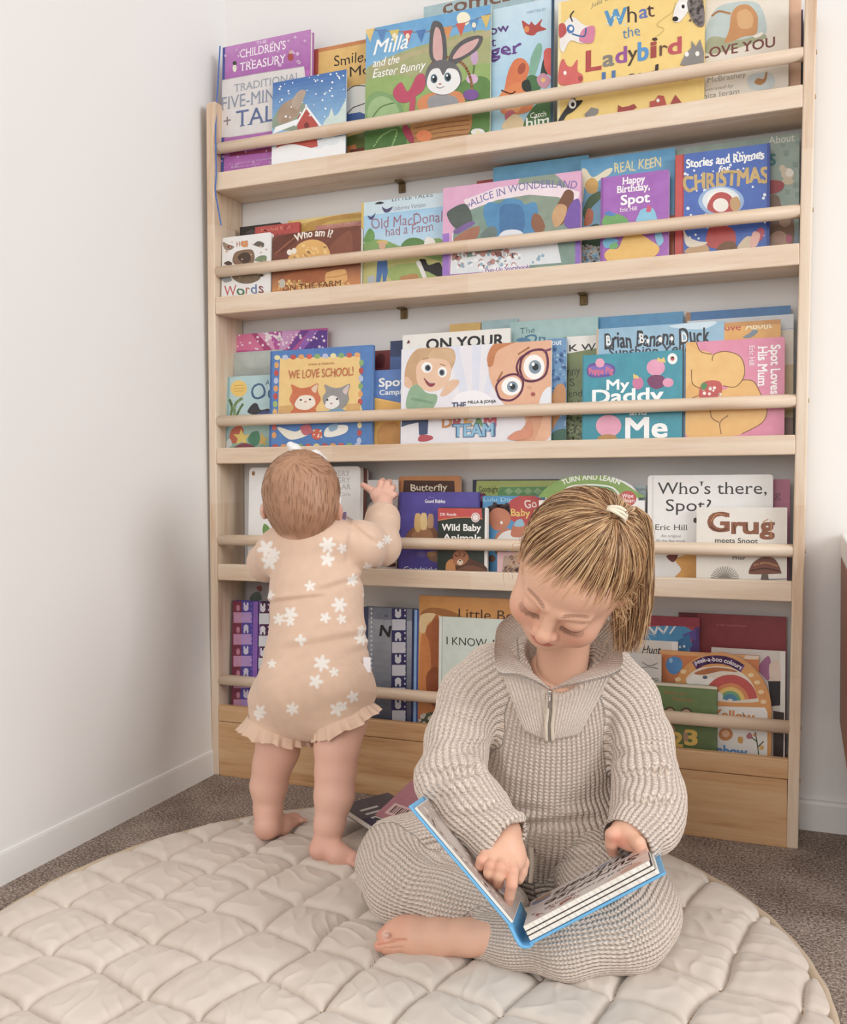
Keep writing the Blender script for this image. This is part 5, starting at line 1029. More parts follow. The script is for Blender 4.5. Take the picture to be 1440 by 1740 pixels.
book('board', 4, 1, 1140, 1312, 1106, 1112, 0.013, '#dc9440', 'arched orange board book with a rainbow window, right end of bottom tier',
  X('K', [('b', '#e8dccb', [(545, 520), (560, 480), (620, 445), (720, 432), (820, 450), (900, 510), (940, 600), (930, 632), (720, 625), (600, 560)]), ('b', '#b5682a', [(590, 470), (680, 440), (780, 445), (830, 465), (740, 460), (640, 480)]), ('b', '#f0ece6', [(550, 530), (580, 480), (640, 490), (700, 500), (690, 540), (600, 550)]), ('e', '#5a6a80', 650, 494, 14, 10)]
   + [('p', c, [(790 + r * math.cos(a), 628 - r * 0.98 * math.sin(a)) for a in np.linspace(0.12, 2.8, 15)] + [(790 + (r - 26) * math.cos(a), 628 - (r - 26) * 0.98 * math.sin(a)) for a in np.linspace(2.8, 0.12, 15)]) for c, r in (('#c43a34', 152), ('#c43a34', 128), ('#d9803a', 104), ('#e8c05a', 82), ('#6aa87a', 60), ('#3f86b0', 42))] + [
   ('b', '#f2eeea', [(700, 600), (720, 575), (748, 590), (742, 620), (710, 620)]), ('l', '#7a4a8a', 46, [(600, 425), (650, 402), (720, 395), (790, 408), (850, 440)], 1), ('t', '#f6eef4', 'peek-a-boo colours', 592, 426, 26, 258, dict(bold=0.03, arc=34, rot=-0.05))]
   + [('e', '#f0cf9a', x, y, 17, 12) for x, y in ((530, 462), (500, 505), (905, 482), (940, 522), (962, 575), (975, 630))] + [
   ('p', '#eeece8', [(560, 935), (565, 650), (985, 662), (998, 690), (996, 935)]), ('t', '#d98a2f', 'Yellow', 690, 722, 56, 232, dict(bold=0.055)), ('l', '#5f4a30', 5, [(860, 690), (870, 720)]), ('t', '#4a8fd0', 'rainbow', 640, 916, 58, 240, dict(bold=0.06)), ('e', '#c9803a', 765, 810, 40, 36), ('e', '#e8b48a', 765, 806, 22, 20), ('b', '#d9a03a', [(835, 855), (835, 825), (860, 828), (858, 860)]), ('b', '#b86a7a', [(880, 820), (900, 800), (915, 830), (890, 835)]), ('l', '#4a5a3a', 6, [(950, 935), (940, 860), (930, 800)], 1), ('l', '#4a5a3a', 6, [(945, 880), (975, 850)], 1), ('l', '#4a5a3a', 6, [(938, 850), (912, 830)], 1), ('e', '#e3b45a', 965, 885, 14, 14), ('e', '#d98a4a', 925, 815, 8, 8)]), outline=arch_outline)
book('board', 4, 0, 1100, 1219, 1160, 1166, 0.012, '#69804e', 'low green counting board book with yellow numerals, in front of the rainbow book',
  X('K', [('F', '#e0d6bf', (0, 0.965, 1, 1)), ('g', '#5f7546', '#6f8a54', 0.1, 0.95), ('t', '#b0622f', 'Balloon and', 425, 585, 20, 120, HND), ('t', '#b0622f', 'Sunrise', 470, 622, 22, 110, HND), ('e', '#5a4636', 455, 690, 32, 34), ('e', '#c9a58a', 455, 690, 24, 24), ('e', '#5a4636', 545, 692, 34, 30), ('e', '#c9a58a', 545, 694, 26, 22), ('b', '#b08a6a', [(440, 850), (450, 760), (480, 770), (490, 860)]), ('b', '#b08a6a', [(535, 860), (530, 800), (550, 800), (555, 860)]),
   ('t', '#e0b840', '1', 420, 862, 80, 34, dict(bold=0.07)), ('t', '#e0b840', '2', 462, 874, 80, 62, dict(bold=0.07)), ('t', '#e0b840', '3', 540, 866, 86, 64, dict(bold=0.07))]), r=0.007)
book('soft', 4, 2.6, 1209, 1335, 1101, 1106, 0.005, '#dad3cb', 'off-white book with a purple ear-shaped picture between the rainbow book and the right post',
  X('K', [('F', '#ece7e0', (0.93, 0, 1, 1)), ('b', '#a8608f', [(945, 440), (1000, 375), (1018, 430), (1005, 510), (975, 490)]), ('b', '#e0c9b8', [(1010, 420), (1060, 410), (1070, 510), (1015, 510)]), ('p', '#2f2a30', [(1000, 515), (1070, 515), (1068, 650), (1020, 655)]), ('p', '#4a3a34', [(1030, 680), (1090, 690), (1085, 940), (1030, 940)]), ('l', '#d88a92', 4, [(745, 325), (760, 305), (800, 300), (840, 325)], 1)]))
# ---------------------------------------------------------------- smooth solid modelling
class Solid:
    """signed distance field on a grid: blended round cones and ellipsoids, meshed as one continuous skin"""
    def __init__(self, lo, hi, h):
        self.lo = np.array(lo, float); self.h = h
        self.n = np.ceil((np.array(hi, float) - self.lo) / h).astype(int) + 1
        self.D = np.full(tuple(self.n), 1.0, np.float32)
    def _sub(self, a, b):
        i0 = np.clip(np.floor((np.array(a) - self.lo) / self.h).astype(int), 0, self.n)
        i1 = np.clip(np.ceil((np.array(b) - self.lo) / self.h).astype(int) + 1, 0, self.n)
        if np.any(i1 <= i0): return None
        sl = tuple(slice(int(p), int(q)) for p, q in zip(i0, i1))
        ax = [np.float32(self.lo[k] + self.h * np.arange(i0[k], i1[k])) for k in range(3)]
        return sl, ax[0][:, None, None], ax[1][None, :, None], ax[2][None, None, :]
    def _mix(self, sl, d, k, sub):
        A = self.D[sl]
        d = d.astype(np.float32)
        if sub:
            d = -d
            hh = np.maximum(k - np.abs(A - d), 0) / max(k, 1e-6)
            self.D[sl] = np.maximum(A, d) + hh * hh * k * 0.25
        else:
            hh = np.maximum(k - np.abs(A - d), 0) / max(k, 1e-6)
            self.D[sl] = np.minimum(A, d) - hh * hh * k * 0.25
    def cone(self, a, b, ra, rb, k=0.01, sq=None, sub=False):
        a = np.array(a, float); b = np.array(b, float)
        m = max(ra, rb) * (1.0 if sq is None else max(1, sq[1])) + k + 3 * self.h
        s = self._sub(np.minimum(a, b) - m, np.maximum(a, b) + m)
        if s is None: return
        sl, X, Y, Z = s
        d = b - a; L2 = max(float(d @ d), 1e-12)
        x, y, z = X - a[0], Y - a[1], Z - a[2]
        t = np.clip((x * d[0] + y * d[1] + z * d[2]) / L2, 0, 1)
        x = x - t * d[0]; y = y - t * d[1]; z = z - t * d[2]
        q = x * x + y * y + z * z
        sc = 1.0
        if sq is not None:
            e, f = sq; vd = x * e[0] + y * e[1] + z * e[2]
            q = q + (1 / f ** 2 - 1) * vd * vd; sc = min(f, 1)
        self._mix(sl, (np.sqrt(q) - (ra + t * (rb - ra))) * sc, k, sub)
    def chain(self, pts, rad, k=0.01, sq=None, sub=False):
        for i in range(len(pts) - 1):
            self.cone(pts[i], pts[i + 1], rad[i], rad[i + 1], k, sq, sub)
    def ell(self, c, r, k=0.01, R=None, sub=False):
        c = np.array(c, float); r = np.array(r, float)
        m = r.max() + k + 3 * self.h
        s = self._sub(c - m, c + m)
        if s is None: return
        sl, X, Y, Z = s
        x, y, z = X - c[0], Y - c[1], Z - c[2]
        if R is not None:
            R = np.array(R, float)
            x, y, z = (R[i, 0] * x + R[i, 1] * y + R[i, 2] * z for i in range(3))
        k0 = np.sqrt((x / r[0]) ** 2 + (y / r[1]) ** 2 + (z / r[2]) ** 2)
        k1 = np.sqrt((x / r[0] ** 2) ** 2 + (y / r[1] ** 2) ** 2 + (z / r[2] ** 2) ** 2)
        self._mix(sl, k0 * (k0 - 1) / np.maximum(k1, 1e-6), k, sub)
    def cut(self, fn, k=0.004):
        """removes where fn(X, Y, Z) < 0"""
        ax = [np.float32(self.lo[i] + self.h * np.arange(self.n[i])) for i in range(3)]
        d = fn(ax[0][:, None, None], ax[1][None, :, None], ax[2][None, None, :])
        self._mix(tuple(slice(None) for _ in range(3)), np.broadcast_to(d, self.D.shape), k, True)
    def mesh(self, smooth=2):
        D = self.D; h = self.h
        D[0], D[-1] = 1, 1; D[:, 0], D[:, -1] = 1, 1; D[:, :, 0], D[:, :, -1] = 1, 1
        I = D < 0
        c = sum(I[a:a - 1 or None, b:b - 1 or None, g:g - 1 or None].astype(np.int8) for a in (0, 1) for b in (0, 1) for g in (0, 1))
        cell = np.argwhere((c > 0) & (c < 8))
        idx = np.full(c.shape, -1, np.int64); idx[tuple(cell.T)] = np.arange(len(cell))
        off = np.array([(a, b, g) for a in (0, 1) for b in (0, 1) for g in (0, 1)])
        val = np.stack([D[tuple((cell + o).T)] for o in off], 1)
        acc = np.zeros((len(cell), 3)); cnt = np.zeros(len(cell))
        for p in range(8):
            for q in range(p + 1, 8):
                if np.abs(off[p] - off[q]).sum() != 1: continue
                mk = (val[:, p] < 0) != (val[:, q] < 0)
                t = val[mk, p] / (val[mk, p] - val[mk, q])
                acc[mk] += off[p] + t[:, None] * (off[q] - off[p]); cnt[mk] += 1
        V = self.lo + h * (cell + acc / cnt[:, None])
        Fs = []
        for ax in range(3):
            b, g = [k for k in range(3) if k != ax]
            s0 = [slice(None)] * 3; s1 = [slice(None)] * 3
            s0[ax] = slice(0, -1); s1[ax] = slice(1, None)
            A, B = I[tuple(s0)], I[tuple(s1)]
            e = np.argwhere(A != B)
            ok = (e[:, b] > 0) & (e[:, g] > 0) & (e[:, b] < self.n[b] - 1) & (e[:, g] < self.n[g] - 1)
            e = e[ok]
            fl = A[tuple(e.T)]
            def ci(db, dg):
                q = e.copy(); q[:, b] -= db; q[:, g] -= dg
                return idx[tuple(q.T)]
            quad = np.stack([ci(1, 1), ci(0, 1), ci(0, 0), ci(1, 0)], 1)
            if ax == 1: fl = ~fl
            quad[~fl] = quad[~fl][:, ::-1]
            Fs.append(quad)
        F = np.concatenate(Fs)
        V = relax(V, F, smooth)
        return V, F

def edges_of(F):
    e = np.concatenate([F[:, [0, 1]], F[:, [1, 2]], F[:, [2, 3]], F[:, [3, 0]]])
    return np.unique(np.sort(e, 1), axis=0)
def relax(V, F, it, lam=0.5):
    if it == 0: return V
    e = edges_of(F); n = len(V)
    deg = np.bincount(e.ravel(), minlength=n).astype(float); deg[deg == 0] = 1
    for i in range(it * 2):
        l = lam if i % 2 == 0 else -lam * 1.04
        S = np.stack([np.bincount(e[:, 0], V[e[:, 1], k], n) + np.bincount(e[:, 1], V[e[:, 0], k], n) for k in range(3)], 1)
        V = V + l * (S / deg[:, None] - V)
    return V
def vnormals(V, F):
    a = V[F[:, 2]] - V[F[:, 0]]; b = V[F[:, 3]] - V[F[:, 1]]
    fn = np.cross(a, b)
    N = np.stack([sum(np.bincount(F[:, j], fn[:, k], len(V)) for j in range(4)) for k in range(3)], 1)
    return N / (np.linalg.norm(N, axis=1)[:, None] + 1e-12)

def np_obj(name, V, F, mat, parent, cols=None, attrs=None, origin=None):
    me = bpy.data.meshes.new(name)
    V = np.asarray(V, np.float32)
    if origin is not None: V = V - np.asarray(origin, np.float32)
    F = np.asarray(F, np.int32); k = F.shape[1]
    me.vertices.add(len(V)); me.vertices.foreach_set('co', V.ravel())
    me.loops.add(F.size); me.loops.foreach_set('vertex_index', F.ravel())
    me.polygons.add(len(F)); me.polygons.foreach_set('loop_start', np.arange(0, F.size, k, dtype=np.int32))
    me.polygons.foreach_set('use_smooth', np.ones(len(F), bool))
    me.update(calc_edges=True)
    me.materials.append(mat)
    if cols is not None:
        a = me.color_attributes.new('Col', 'FLOAT_COLOR', 'POINT')
        c = np.ones((len(V), 4), np.float32); c[:, :3] = cols
        a.data.foreach_set('color', c.ravel())
    for kk, v in (attrs or {}).items():
        a = me.attributes.new(kk, 'FLOAT', 'POINT'); a.data.foreach_set('value', np.asarray(v, np.float32))
    o = bpy.data.objects.new(name, me)
    C.objects.link(o)
    if parent is not None: o.parent = parent
    return o
def to_px(V):
    q = np.asarray(V) - CAM; z = q @ FWD
    return np.stack([q @ RGT / z * CAM_F + 720, 870 - q @ UPV / z * CAM_F], 1)
def cloth_folds(V, F, lines):
    """soft folds pressed into cloth: each from one end to the other, width (px) and depth (m)"""
    N = vnormals(V, F); px = to_px(V); fr = (N @ FWD) < 0.3; out = np.zeros(len(V))
    for x0, y0, x1, y1, wd, dep in lines:
        a = np.array([x0, y0], float); d = np.array([x1 - x0, y1 - y0], float); L = np.linalg.norm(d); d /= L
        q = px - a; t = np.clip(q @ d, 0, L); r_ = q - np.outer(t, d); dist = r_ @ np.array([-d[1], d[0]])
        en = np.exp(-(np.maximum(0, np.linalg.norm(r_, axis=1) - np.abs(dist)) / 12) ** 2) * sstep(0, 0.3, t / L + 0.06) * sstep(0, 0.3, 1.06 - t / L)
        out += (-np.exp(-(dist / wd) ** 2) + 0.8 * np.exp(-((dist + wd * 1.7) / (wd * 1.3)) ** 2)) * en * dep
    return V + N * (out * fr)[:, None]
def rgb(h): return np.array(hexc(h)[:3])
def sstep(a, b, x):
    t = np.clip((x - a) / (b - a), 0, 1); return t * t * (3 - 2 * t)
def noise3(P, f, seed, n=8):
    rs = np.random.RandomState(seed); o = np.zeros(len(P))
    for _ in range(n):
        d = rs.normal(size=3); d /= np.linalg.norm(d)
        o += np.sin(P @ d * f * rs.uniform(0.6, 1.6) + rs.rand() * 6.28)
    return o / n * 1.6
def merge_quads(parts):
    V, F, K = [], [], []; o = 0
    for p in parts:
        V.append(p[0]); F.append(np.asarray(p[1]) + o); o += len(p[0])
        if len(p) > 2: K.append(p[2])
    return np.concatenate(V), np.concatenate(F), (np.concatenate(K) if K else None)

class Limb:
    """polyline with radii that gives every surface point its wale (around) and row (along) knitting coordinates"""
    def __init__(self, pts, rad, ref, r0=None):
        self.P = [np.array(p, float) for p in pts]; self.R = rad
        self.r0 = r0 or float(np.mean(rad)); self.fr = []
        n = np.array(ref, float); s = 0
        for i in range(len(self.P) - 1):
            d = self.P[i + 1] - self.P[i]; L = np.linalg.norm(d); d = d / L
            n = n - d * (n @ d); n /= np.linalg.norm(n)
            self.fr.append((d, n, np.cross(d, n), L, s)); s += L
    def coords(self, Q):
        D_, U_, V_ = [], [], []
        for i, (d, n, b, L, s) in enumerate(self.fr):
            q = Q - self.P[i]; t0 = q @ d; t = np.clip(t0 / L, 0, 1)
            D_.append(np.linalg.norm(q - np.outer(t * L, d), axis=1) - (self.R[i] + t * (self.R[i + 1] - self.R[i])))
            U_.append(np.arctan2(q @ b, q @ n)); V_.append(s + t0)
        D_, U_, V_ = np.array(D_), np.array(U_), np.array(V_)
        best = D_.min(0); k = D_.argmin(0)
        u0 = np.take_along_axis(U_, k[None], 0)[0]
        w_ = np.exp(-(D_ - best) / 0.006)
        du = (U_ - u0 + PI) % (2 * PI) - PI                           # blend the bends, unwrapped
        u = u0 + (w_ * du).sum(0) / w_.sum(0)
        v = (w_ * V_).sum(0) / w_.sum(0)
        return best, u * self.r0, v
def knit_coords(V, limbs):
    B = None
    for L in limbs:
        b, u, v = L.coords(V)
        if B is None: B, U, W_ = b, u, v
        else:
            m = b < B
            B = np.where(m, b, B); U = np.where(m, u, U); W_ = np.where(m, v, W_)
    return U, W_

def rib_knit(name, light, dark, depth=0.55):
    """chunky rib knit: raised wales with V stitches, marled yarn"""
    m, nt, b = new_mat(name, 0.9, spec=0.12)
    b.inputs['Sheen Weight'].default_value = 0.25
    au = node(nt, 'ShaderNodeAttribute', attribute_name='wale'); av = node(nt, 'ShaderNodeAttribute', attribute_name='row')
    def M(op, *a):
        n = node(nt, 'ShaderNodeMath', operation=op)
        for i, x in enumerate(a):
            if isinstance(x, (int, float)): n.inputs[i].default_value = x
            else: nt.links.new(x, n.inputs[i])
        return n.outputs[0]
    u, v = au.outputs['Fac'], av.outputs['Fac']
    fr = M('FRACT', u)
    c = M('ABSOLUTE', M('SUBTRACT', fr, 0.5))                    # 0 on the wale, .5 in the groove
    wale = M('SUBTRACT', 1.0, M('POWER', M('MULTIPLY', c, 2.0), 2.2))
    leg = M('ABSOLUTE', M('SINE', M('MULTIPLY', M('ADD', v, M('MULTIPLY', c, 0.95)), PI)))
    hgt = M('ADD', M('MULTIPLY', wale, 0.75), M('MULTIPLY', leg, 0.30))
    bp = node(nt, 'ShaderNodeBump', in_Strength=depth, in_Distance=0.006)
    nt.links.new(hgt, bp.inputs['Height']); nt.links.new(bp.outputs[0], b.inputs['Normal'])
    tc = node(nt, 'ShaderNodeTexCoord')
    cb = node(nt, 'ShaderNodeCombineXYZ')
    nt.links.new(M('MULTIPLY', u, 3.0), cb.inputs[0]); nt.links.new(M('MULTIPLY', v, 0.8), cb.inputs[1])
    n1 = node(nt, 'ShaderNodeTexNoise', in_Scale=1.7, in_Detail=3.0, in_Roughness=0.8)
    nt.links.new(cb.outputs[0], n1.inputs['Vector'])
    nt.links.new(ramp(nt, n1.outputs[0], [(0.36, dark), (0.62, light)]), b.inputs['Base Color'])
    return m

M_SKIN, nt, b = new_mat('skin', 0.48, spec=0.35)
at = node(nt, 'ShaderNodeAttribute', attribute_name='Col')
nt.links.new(at.outputs['Color'], b.inputs['Base Color'])
b.inputs['Subsurface Weight'].default_value = 0.12
b.inputs['Subsurface Radius'].default_value = (1.0, 0.35, 0.2)
b.inputs['Subsurface Scale'].default_value = 0.004
M_HAIR, nt, b = new_mat('hair_strands', 0.38, spec=0.45)
at = node(nt, 'ShaderNodeAttribute', attribute_name='Col')
nt.links.new(at.outputs['Color'], b.inputs['Base Color'])

def bvh_of(V, F):
    from mathutils.bvhtree import BVHTree
    return BVHTree.FromPolygons([tuple(p) for p in V], [tuple(int(i) for i in f) for f in F])
def drape(bvh, px, py, lift=0.002):
    """the first surface point seen at that pixel, lifted off along the surface normal"""
    d = Vector(ray(px, py)).normalized()
    hit, nrm, i, t = bvh.ray_cast(Vector(CAM), d)
    if hit is None: return None, None
    n = np.array(nrm)
    if n @ np.array(d) > 0: n = -n
    return np.array(hit) + n * lift, n
def strand_mesh(paths, rad, cols, sides=3, taper=0.35):
    V, F, K = [], [], []
    for pts, r, c in zip(paths, rad, cols):
        P = np.array(pts); n = len(P)
        T = np.gradient(P, axis=0); T /= np.linalg.norm(T, axis=1)[:, None] + 1e-12
        ref = np.array([0.3, 0.5, 0.81]); N = np.cross(T, ref); N /= np.linalg.norm(N, axis=1)[:, None] + 1e-12
        Bn = np.cross(T, N)
        o = len(V)
        for i in range(n):
            f = i / (n - 1); rr = r * (1 - (1 - taper) * f ** 3) * min(1.0, 0.25 + 3.0 * f)
            for k in range(sides):
                a = 2 * PI * k / sides
                V.append(P[i] + rr * (math.cos(a) * N[i] + math.sin(a) * Bn[i])); K.append(c)
        for i in range(n - 1):
            for k in range(sides):
                l = (k + 1) % sides
                F.append((o + i * sides + k, o + i * sides + l, o + (i + 1) * sides + l, o + (i + 1) * sides + k))
    return np.array(V), np.array(F), np.array(K)
# ---------------------------------------------------------------- seated girl
girl = empty('person', at_depth(930, 1480, 1.44) * np.array([1, 1, 0]) + np.array([0, 0, 0.015]),
             'girl with a blonde ponytail in oatmeal knitwear sitting cross-legged, pointing in an open book', 'person')
G0 = np.array(girl.location)
TOW = np.array([-FWD[0], -FWD[1], 0]); TOW /= np.linalg.norm(TOW)      # towards the photographer, level
def P_(px, py, d): return at_depth(px, py, d)
SKIN_A = rgb('#e6b79d'); SKIN_P = rgb('#d98d78'); LIP = rgb('#c5746a'); NAIL = rgb('#ecc3b4')

# --- head, in its own frame: x to her left, y up, z out of the face
HC = P_(975, 972, 1.19)
fz = RGT * -0.43 + UPV * -0.635 - FWD * 0.635; fz /= np.linalg.norm(fz)
fx = RGT * 0.90 + UPV * -0.41 - FWD * 0.19; fx = fx - fz * (fx @ fz); fx /= np.linalg.norm(fx)
fy = np.cross(fz, fx)
HR = np.stack([fx, fy, fz], 1)                                        # local -> world
def h2w(q): return HC + np.asarray(q) @ HR.T
def w2h(p): return (np.asarray(p) - HC) @ HR
NB = w2h(P_(952, 1168, 1.335))                                        # base of the neck in head space
S = Solid((-0.10, -0.21, -0.13), (0.10, 0.11, 0.115), 0.00135)
S.ell((0, 0.014, -0.014), (0.0705, 0.079, 0.083), 0.01)
S.ell((0, -0.028, 0.016), (0.0595, 0.066, 0.0605), 0.02)
S.ell((0, 0.026, 0.040), (0.052, 0.036, 0.034), 0.02)                 # forehead
for s in (-1, 1):
    S.ell((s * 0.033, -0.038, 0.0475), (0.0235, 0.0235, 0.0235), 0.018)   # cheeks
    S.ell((s * 0.033, -0.056, 0.034), (0.022, 0.022, 0.022), 0.015)
S.ell((0, -0.0735, 0.055), (0.0205, 0.0155, 0.0175), 0.022)           # chin
S.ell((0, -0.054, 0.0615), (0.023, 0.016, 0.0155), 0.014)              # mouth mound
for s in (-1, 1):
    S.ell((s * 0.026, -0.005, 0.0905), (0.0150, 0.0105, 0.0165), 0.013, sub=True)      # sockets
    S.ell((s * 0.0265, -0.0075, 0.0655), (0.0150, 0.0118, 0.0128), 0.0035)             # lowered lids
    S.cone((s * 0.012, 0.0075, 0.078), (s * 0.040, 0.0085, 0.066), 0.0040, 0.0030, 0.010)   # brow ridge
S.cone((0, 0.003, 0.0735), (0, -0.026, 0.0865), 0.0058, 0.0082, 0.011)
S.ell((0, -0.0300, 0.0895), (0.0100, 0.0088, 0.0092), 0.006)
for s in (-1, 1):
    S.ell((s * 0.0098, -0.0325, 0.0815), (0.0068, 0.0060, 0.0075), 0.005)
    S.ell((s * 0.0050, -0.0385, 0.0850), (0.0026, 0.0026, 0.0034), 0.0025, sub=True)
S.ell((0, -0.0490, 0.0762), (0.0165, 0.0052, 0.0066), 0.0045)         # upper lip
S.ell((0, -0.0572, 0.0748), (0.0140, 0.0058, 0.0066), 0.0025)         # lower lip
S.cone((-0.015, -0.0531, 0.0785), (0.015, -0.0531, 0.0785), 0.0011, 0.0011, 0.0012, sub=True)
S.cone((0, -0.041, 0.082), (0, -0.046, 0.081), 0.0018, 0.0018, 0.004, sub=True)
for s in (-1, 1):                                                     # ears
    S.ell((s * 0.069, -0.014, -0.010), (0.0060, 0.0215, 0.0140), 0.006)
    S.ell((s * 0.0745, -0.012, -0.007), (0.0032, 0.014, 0.008), 0.004, sub=True)
S.cone((0, -0.050, -0.018), NB, 0.036, 0.036, 0.02)
HV, HF = S.mesh(2)
x, y, z = HV.T
c = np.tile(SKIN_A, (len(HV), 1)).astype(float)
def blend(m, col, amt=1.0):
    global c
    c = c + (np.asarray(m)[:, None] * amt) * (col - c)
def bump_(cx, cy, rx, ry, sgn=None):
    q = ((np.abs(x) if sgn is None else x) - cx) ** 2 / rx ** 2 + (y - cy) ** 2 / ry ** 2
    return np.exp(-q) * (z > 0.02)
blend(bump_(0.036, -0.036, 0.020, 0.016), SKIN_P, 0.50)
blend(bump_(0, -0.031, 0.012, 0.009), SKIN_P, 0.30)
blend(bump_(0.0265, -0.010, 0.014, 0.008), rgb('#c98c7c'), 0.40)
lipm = sstep(1.15, 0.85, (x / 0.0165) ** 2 + ((y + 0.0530) / (0.0082 * np.sqrt(np.clip(1 - (x / 0.02) ** 2, 0.05, 1)))) ** 2) * (z > 0.05)
blend(lipm, LIP, 0.85)
blend(sstep(0.0016, 0.0004, np.abs(y + 0.0531)) * (np.abs(x) < 0.0155) * (z > 0.06), rgb('#8a4440'), 0.8)
ax_ = np.abs(x)
brow_y = 0.0105 + 0.0050 * np.sin(np.clip((ax_ - 0.010) / 0.034, 0, 1) * PI * 0.8)
browm = sstep(0.0034, 0.0010, np.abs(y - brow_y)) * sstep(0.009, 0.014, ax_) * sstep(0.046, 0.036, ax_) * (z > 0.03)
blend(browm * (0.7 + 0.3 * np.sin(x * 4000 + y * 2500)), rgb('#7d5540'), 0.8)
blend((ax_ > 0.069) * (y < 0.016) * (y > -0.045), SKIN_P, 0.35)
HCOL = c
parts = [(h2w(HV), HF, HCOL)]

# --- hands
def hand_solid(palm, fingers, wrist, h=0.0009, k=0.003):
    pts = np.array([p for f in fingers for p in f[0]] + [q[0] for q in palm] + [w_ for w_ in wrist[0]])
    S = Solid(pts.min(0) - 0.03, pts.max(0) + 0.03, h)
    S.chain(wrist[0], wrist[1], 0.006)
    for q in palm: S.ell(q[0], q[1], 0.009, q[2] if len(q) > 2 else None)
    for pts_, rad in fingers:
        T = Solid.__new__(Solid); T.lo, T.h, T.n = S.lo, S.h, S.n; T.D = np.full_like(S.D, 1.0)
        T.chain(pts_, rad, 0.0015)
        hh = np.maximum(k - np.abs(S.D - T.D), 0) / k
        S.D = np.minimum(S.D, T.D) - hh * hh * k * 0.25
    return S
def frame_from(a, b, up):
    d = np.array(b) - np.array(a); d /= np.linalg.norm(d)
    n = np.array(up) - d * (np.array(up) @ d); n /= np.linalg.norm(n)
    return np.stack([np.cross(d, n), d, n])
# her right hand, index finger on the page
hp = lambda x_, y_, d: P_(780 + x_ / 10.286, 1400 + y_ / 10.286, d)
pr = frame_from(hp(760, 380, 1.185), hp(700, 780, 1.150), -FWD)
right_hand = hand_solid(
    [(hp(760, 560, 1.172), (0.0255, 0.0250, 0.0125), pr), (hp(640, 600, 1.170), (0.0195, 0.0195, 0.0120), pr), (hp(960, 560, 1.174), (0.0150, 0.0230, 0.0120), pr)],
    [([hp(900, 640, 1.160), hp(935, 830, 1.146), hp(925, 1060, 1.140), hp(885, 1260, 1.146), hp(862, 1385, 1.152)], [0.0082, 0.0078, 0.0071, 0.0064, 0.0056]),
     ([hp(740, 660, 1.157), hp(725, 770, 1.143), hp(700, 900, 1.141), hp(690, 1040, 1.158), hp(700, 1010, 1.176)], [0.0080, 0.0080, 0.0074, 0.0066, 0.0058]),
     ([hp(590, 650, 1.159), hp(555, 740, 1.147), hp(525, 850, 1.146), hp(530, 950, 1.163), hp(560, 930, 1.180)], [0.0076, 0.0074, 0.0068, 0.0060, 0.0054]),
     ([hp(450, 570, 1.165), hp(395, 640, 1.156), hp(368, 730, 1.157), hp(385, 800, 1.172), hp(430, 780, 1.186)], [0.0070, 0.0066, 0.0060, 0.0054, 0.0048]),
     ([hp(1030, 520, 1.182), hp(1110, 680, 1.180), hp(1090, 840, 1.176), hp(1050, 960, 1.172)], [0.0095, 0.0088, 0.0078, 0.0066])],
    ([hp(760, 150, 1.205), hp(770, 400, 1.185)], [0.0245, 0.0250]))
V1, F1 = right_hand.mesh(2)
c1 = np.tile(SKIN_A, (len(V1), 1))
tipc = hp(840, 1375, 1.143)
kn = [hp(735, 760, 1.135), hp(565, 730, 1.139), hp(935, 810, 1.138), hp(395, 640, 1.150), hp(925, 1070, 1.134), hp(690, 1030, 1.15), hp(530, 930, 1.155), hp(862, 1385, 1.145)]
for q in kn:
    m = np.exp(-((V1 - q) ** 2).sum(1) / 0.0085 ** 2)[:, None]; c1 = c1 + m * 0.35 * (SKIN_P - c1)
m = sstep(0.0052, 0.0040, np.linalg.norm((V1 - tipc), axis=1))[:, None]; c1 = c1 + m * 0.7 * (NAIL - c1)
parts.append((V1, F1, c1))
# her left hand, thumb on top of the page, fingers under the cover
hq = lambda x_, y_, d: P_(1000 + x_ / 9, 1360 + y_ / 9, d)
pl = frame_from(hq(640, 330, 1.215), hq(760, 640, 1.185), -FWD)
left_hand = hand_solid(
    [(hq(665, 560, 1.200), (0.0205, 0.0205, 0.0140), pl), (hq(520, 500, 1.205), (0.0140, 0.0140, 0.0125), pl)],
    [([hq(470, 450, 1.205), hq(365, 530, 1.196), hq(355, 660, 1.198), hq(375, 780, 1.207)], [0.0100, 0.0090, 0.0082, 0.0070]),
     ([hq(650, 560, 1.192), hq(770, 660, 1.178), hq(830, 800, 1.176), hq(700, 960, 1.186), hq(500, 1030, 1.190)], [0.0095, 0.0090, 0.0080, 0.0072, 0.0060]),
     ([hq(690, 540, 1.205), hq(820, 650, 1.197), hq(880, 820, 1.197), hq(740, 980, 1.207), hq(530, 1040, 1.210)], [0.0092, 0.0088, 0.0078, 0.0070, 0.0058]),
     ([hq(700, 500, 1.220), hq(840, 610, 1.216), hq(880, 780, 1.218), hq(740, 930, 1.226), hq(560, 990, 1.230)], [0.0088, 0.0082, 0.0072, 0.0064, 0.0054]),
     ([hq(700, 470, 1.232), hq(820, 570, 1.232), hq(850, 720, 1.236), hq(740, 860, 1.240), hq(600, 920, 1.244)], [0.0080, 0.0072, 0.0064, 0.0056, 0.0048])],
    ([hq(730, 330, 1.236), hq(680, 430, 1.210)], [0.0180, 0.0240]))
V2, F2 = left_hand.mesh(2)
c2 = np.tile(SKIN_A, (len(V2), 1))
for q in (hq(375, 770, 1.20), hq(470, 620, 1.19), hq(560, 650, 1.185), hq(380, 600, 1.188)):
    m = np.exp(-((V2 - q) ** 2).sum(1) / 0.009 ** 2)[:, None]; c2 = c2 + m * 0.5 * (SKIN_P - c2)
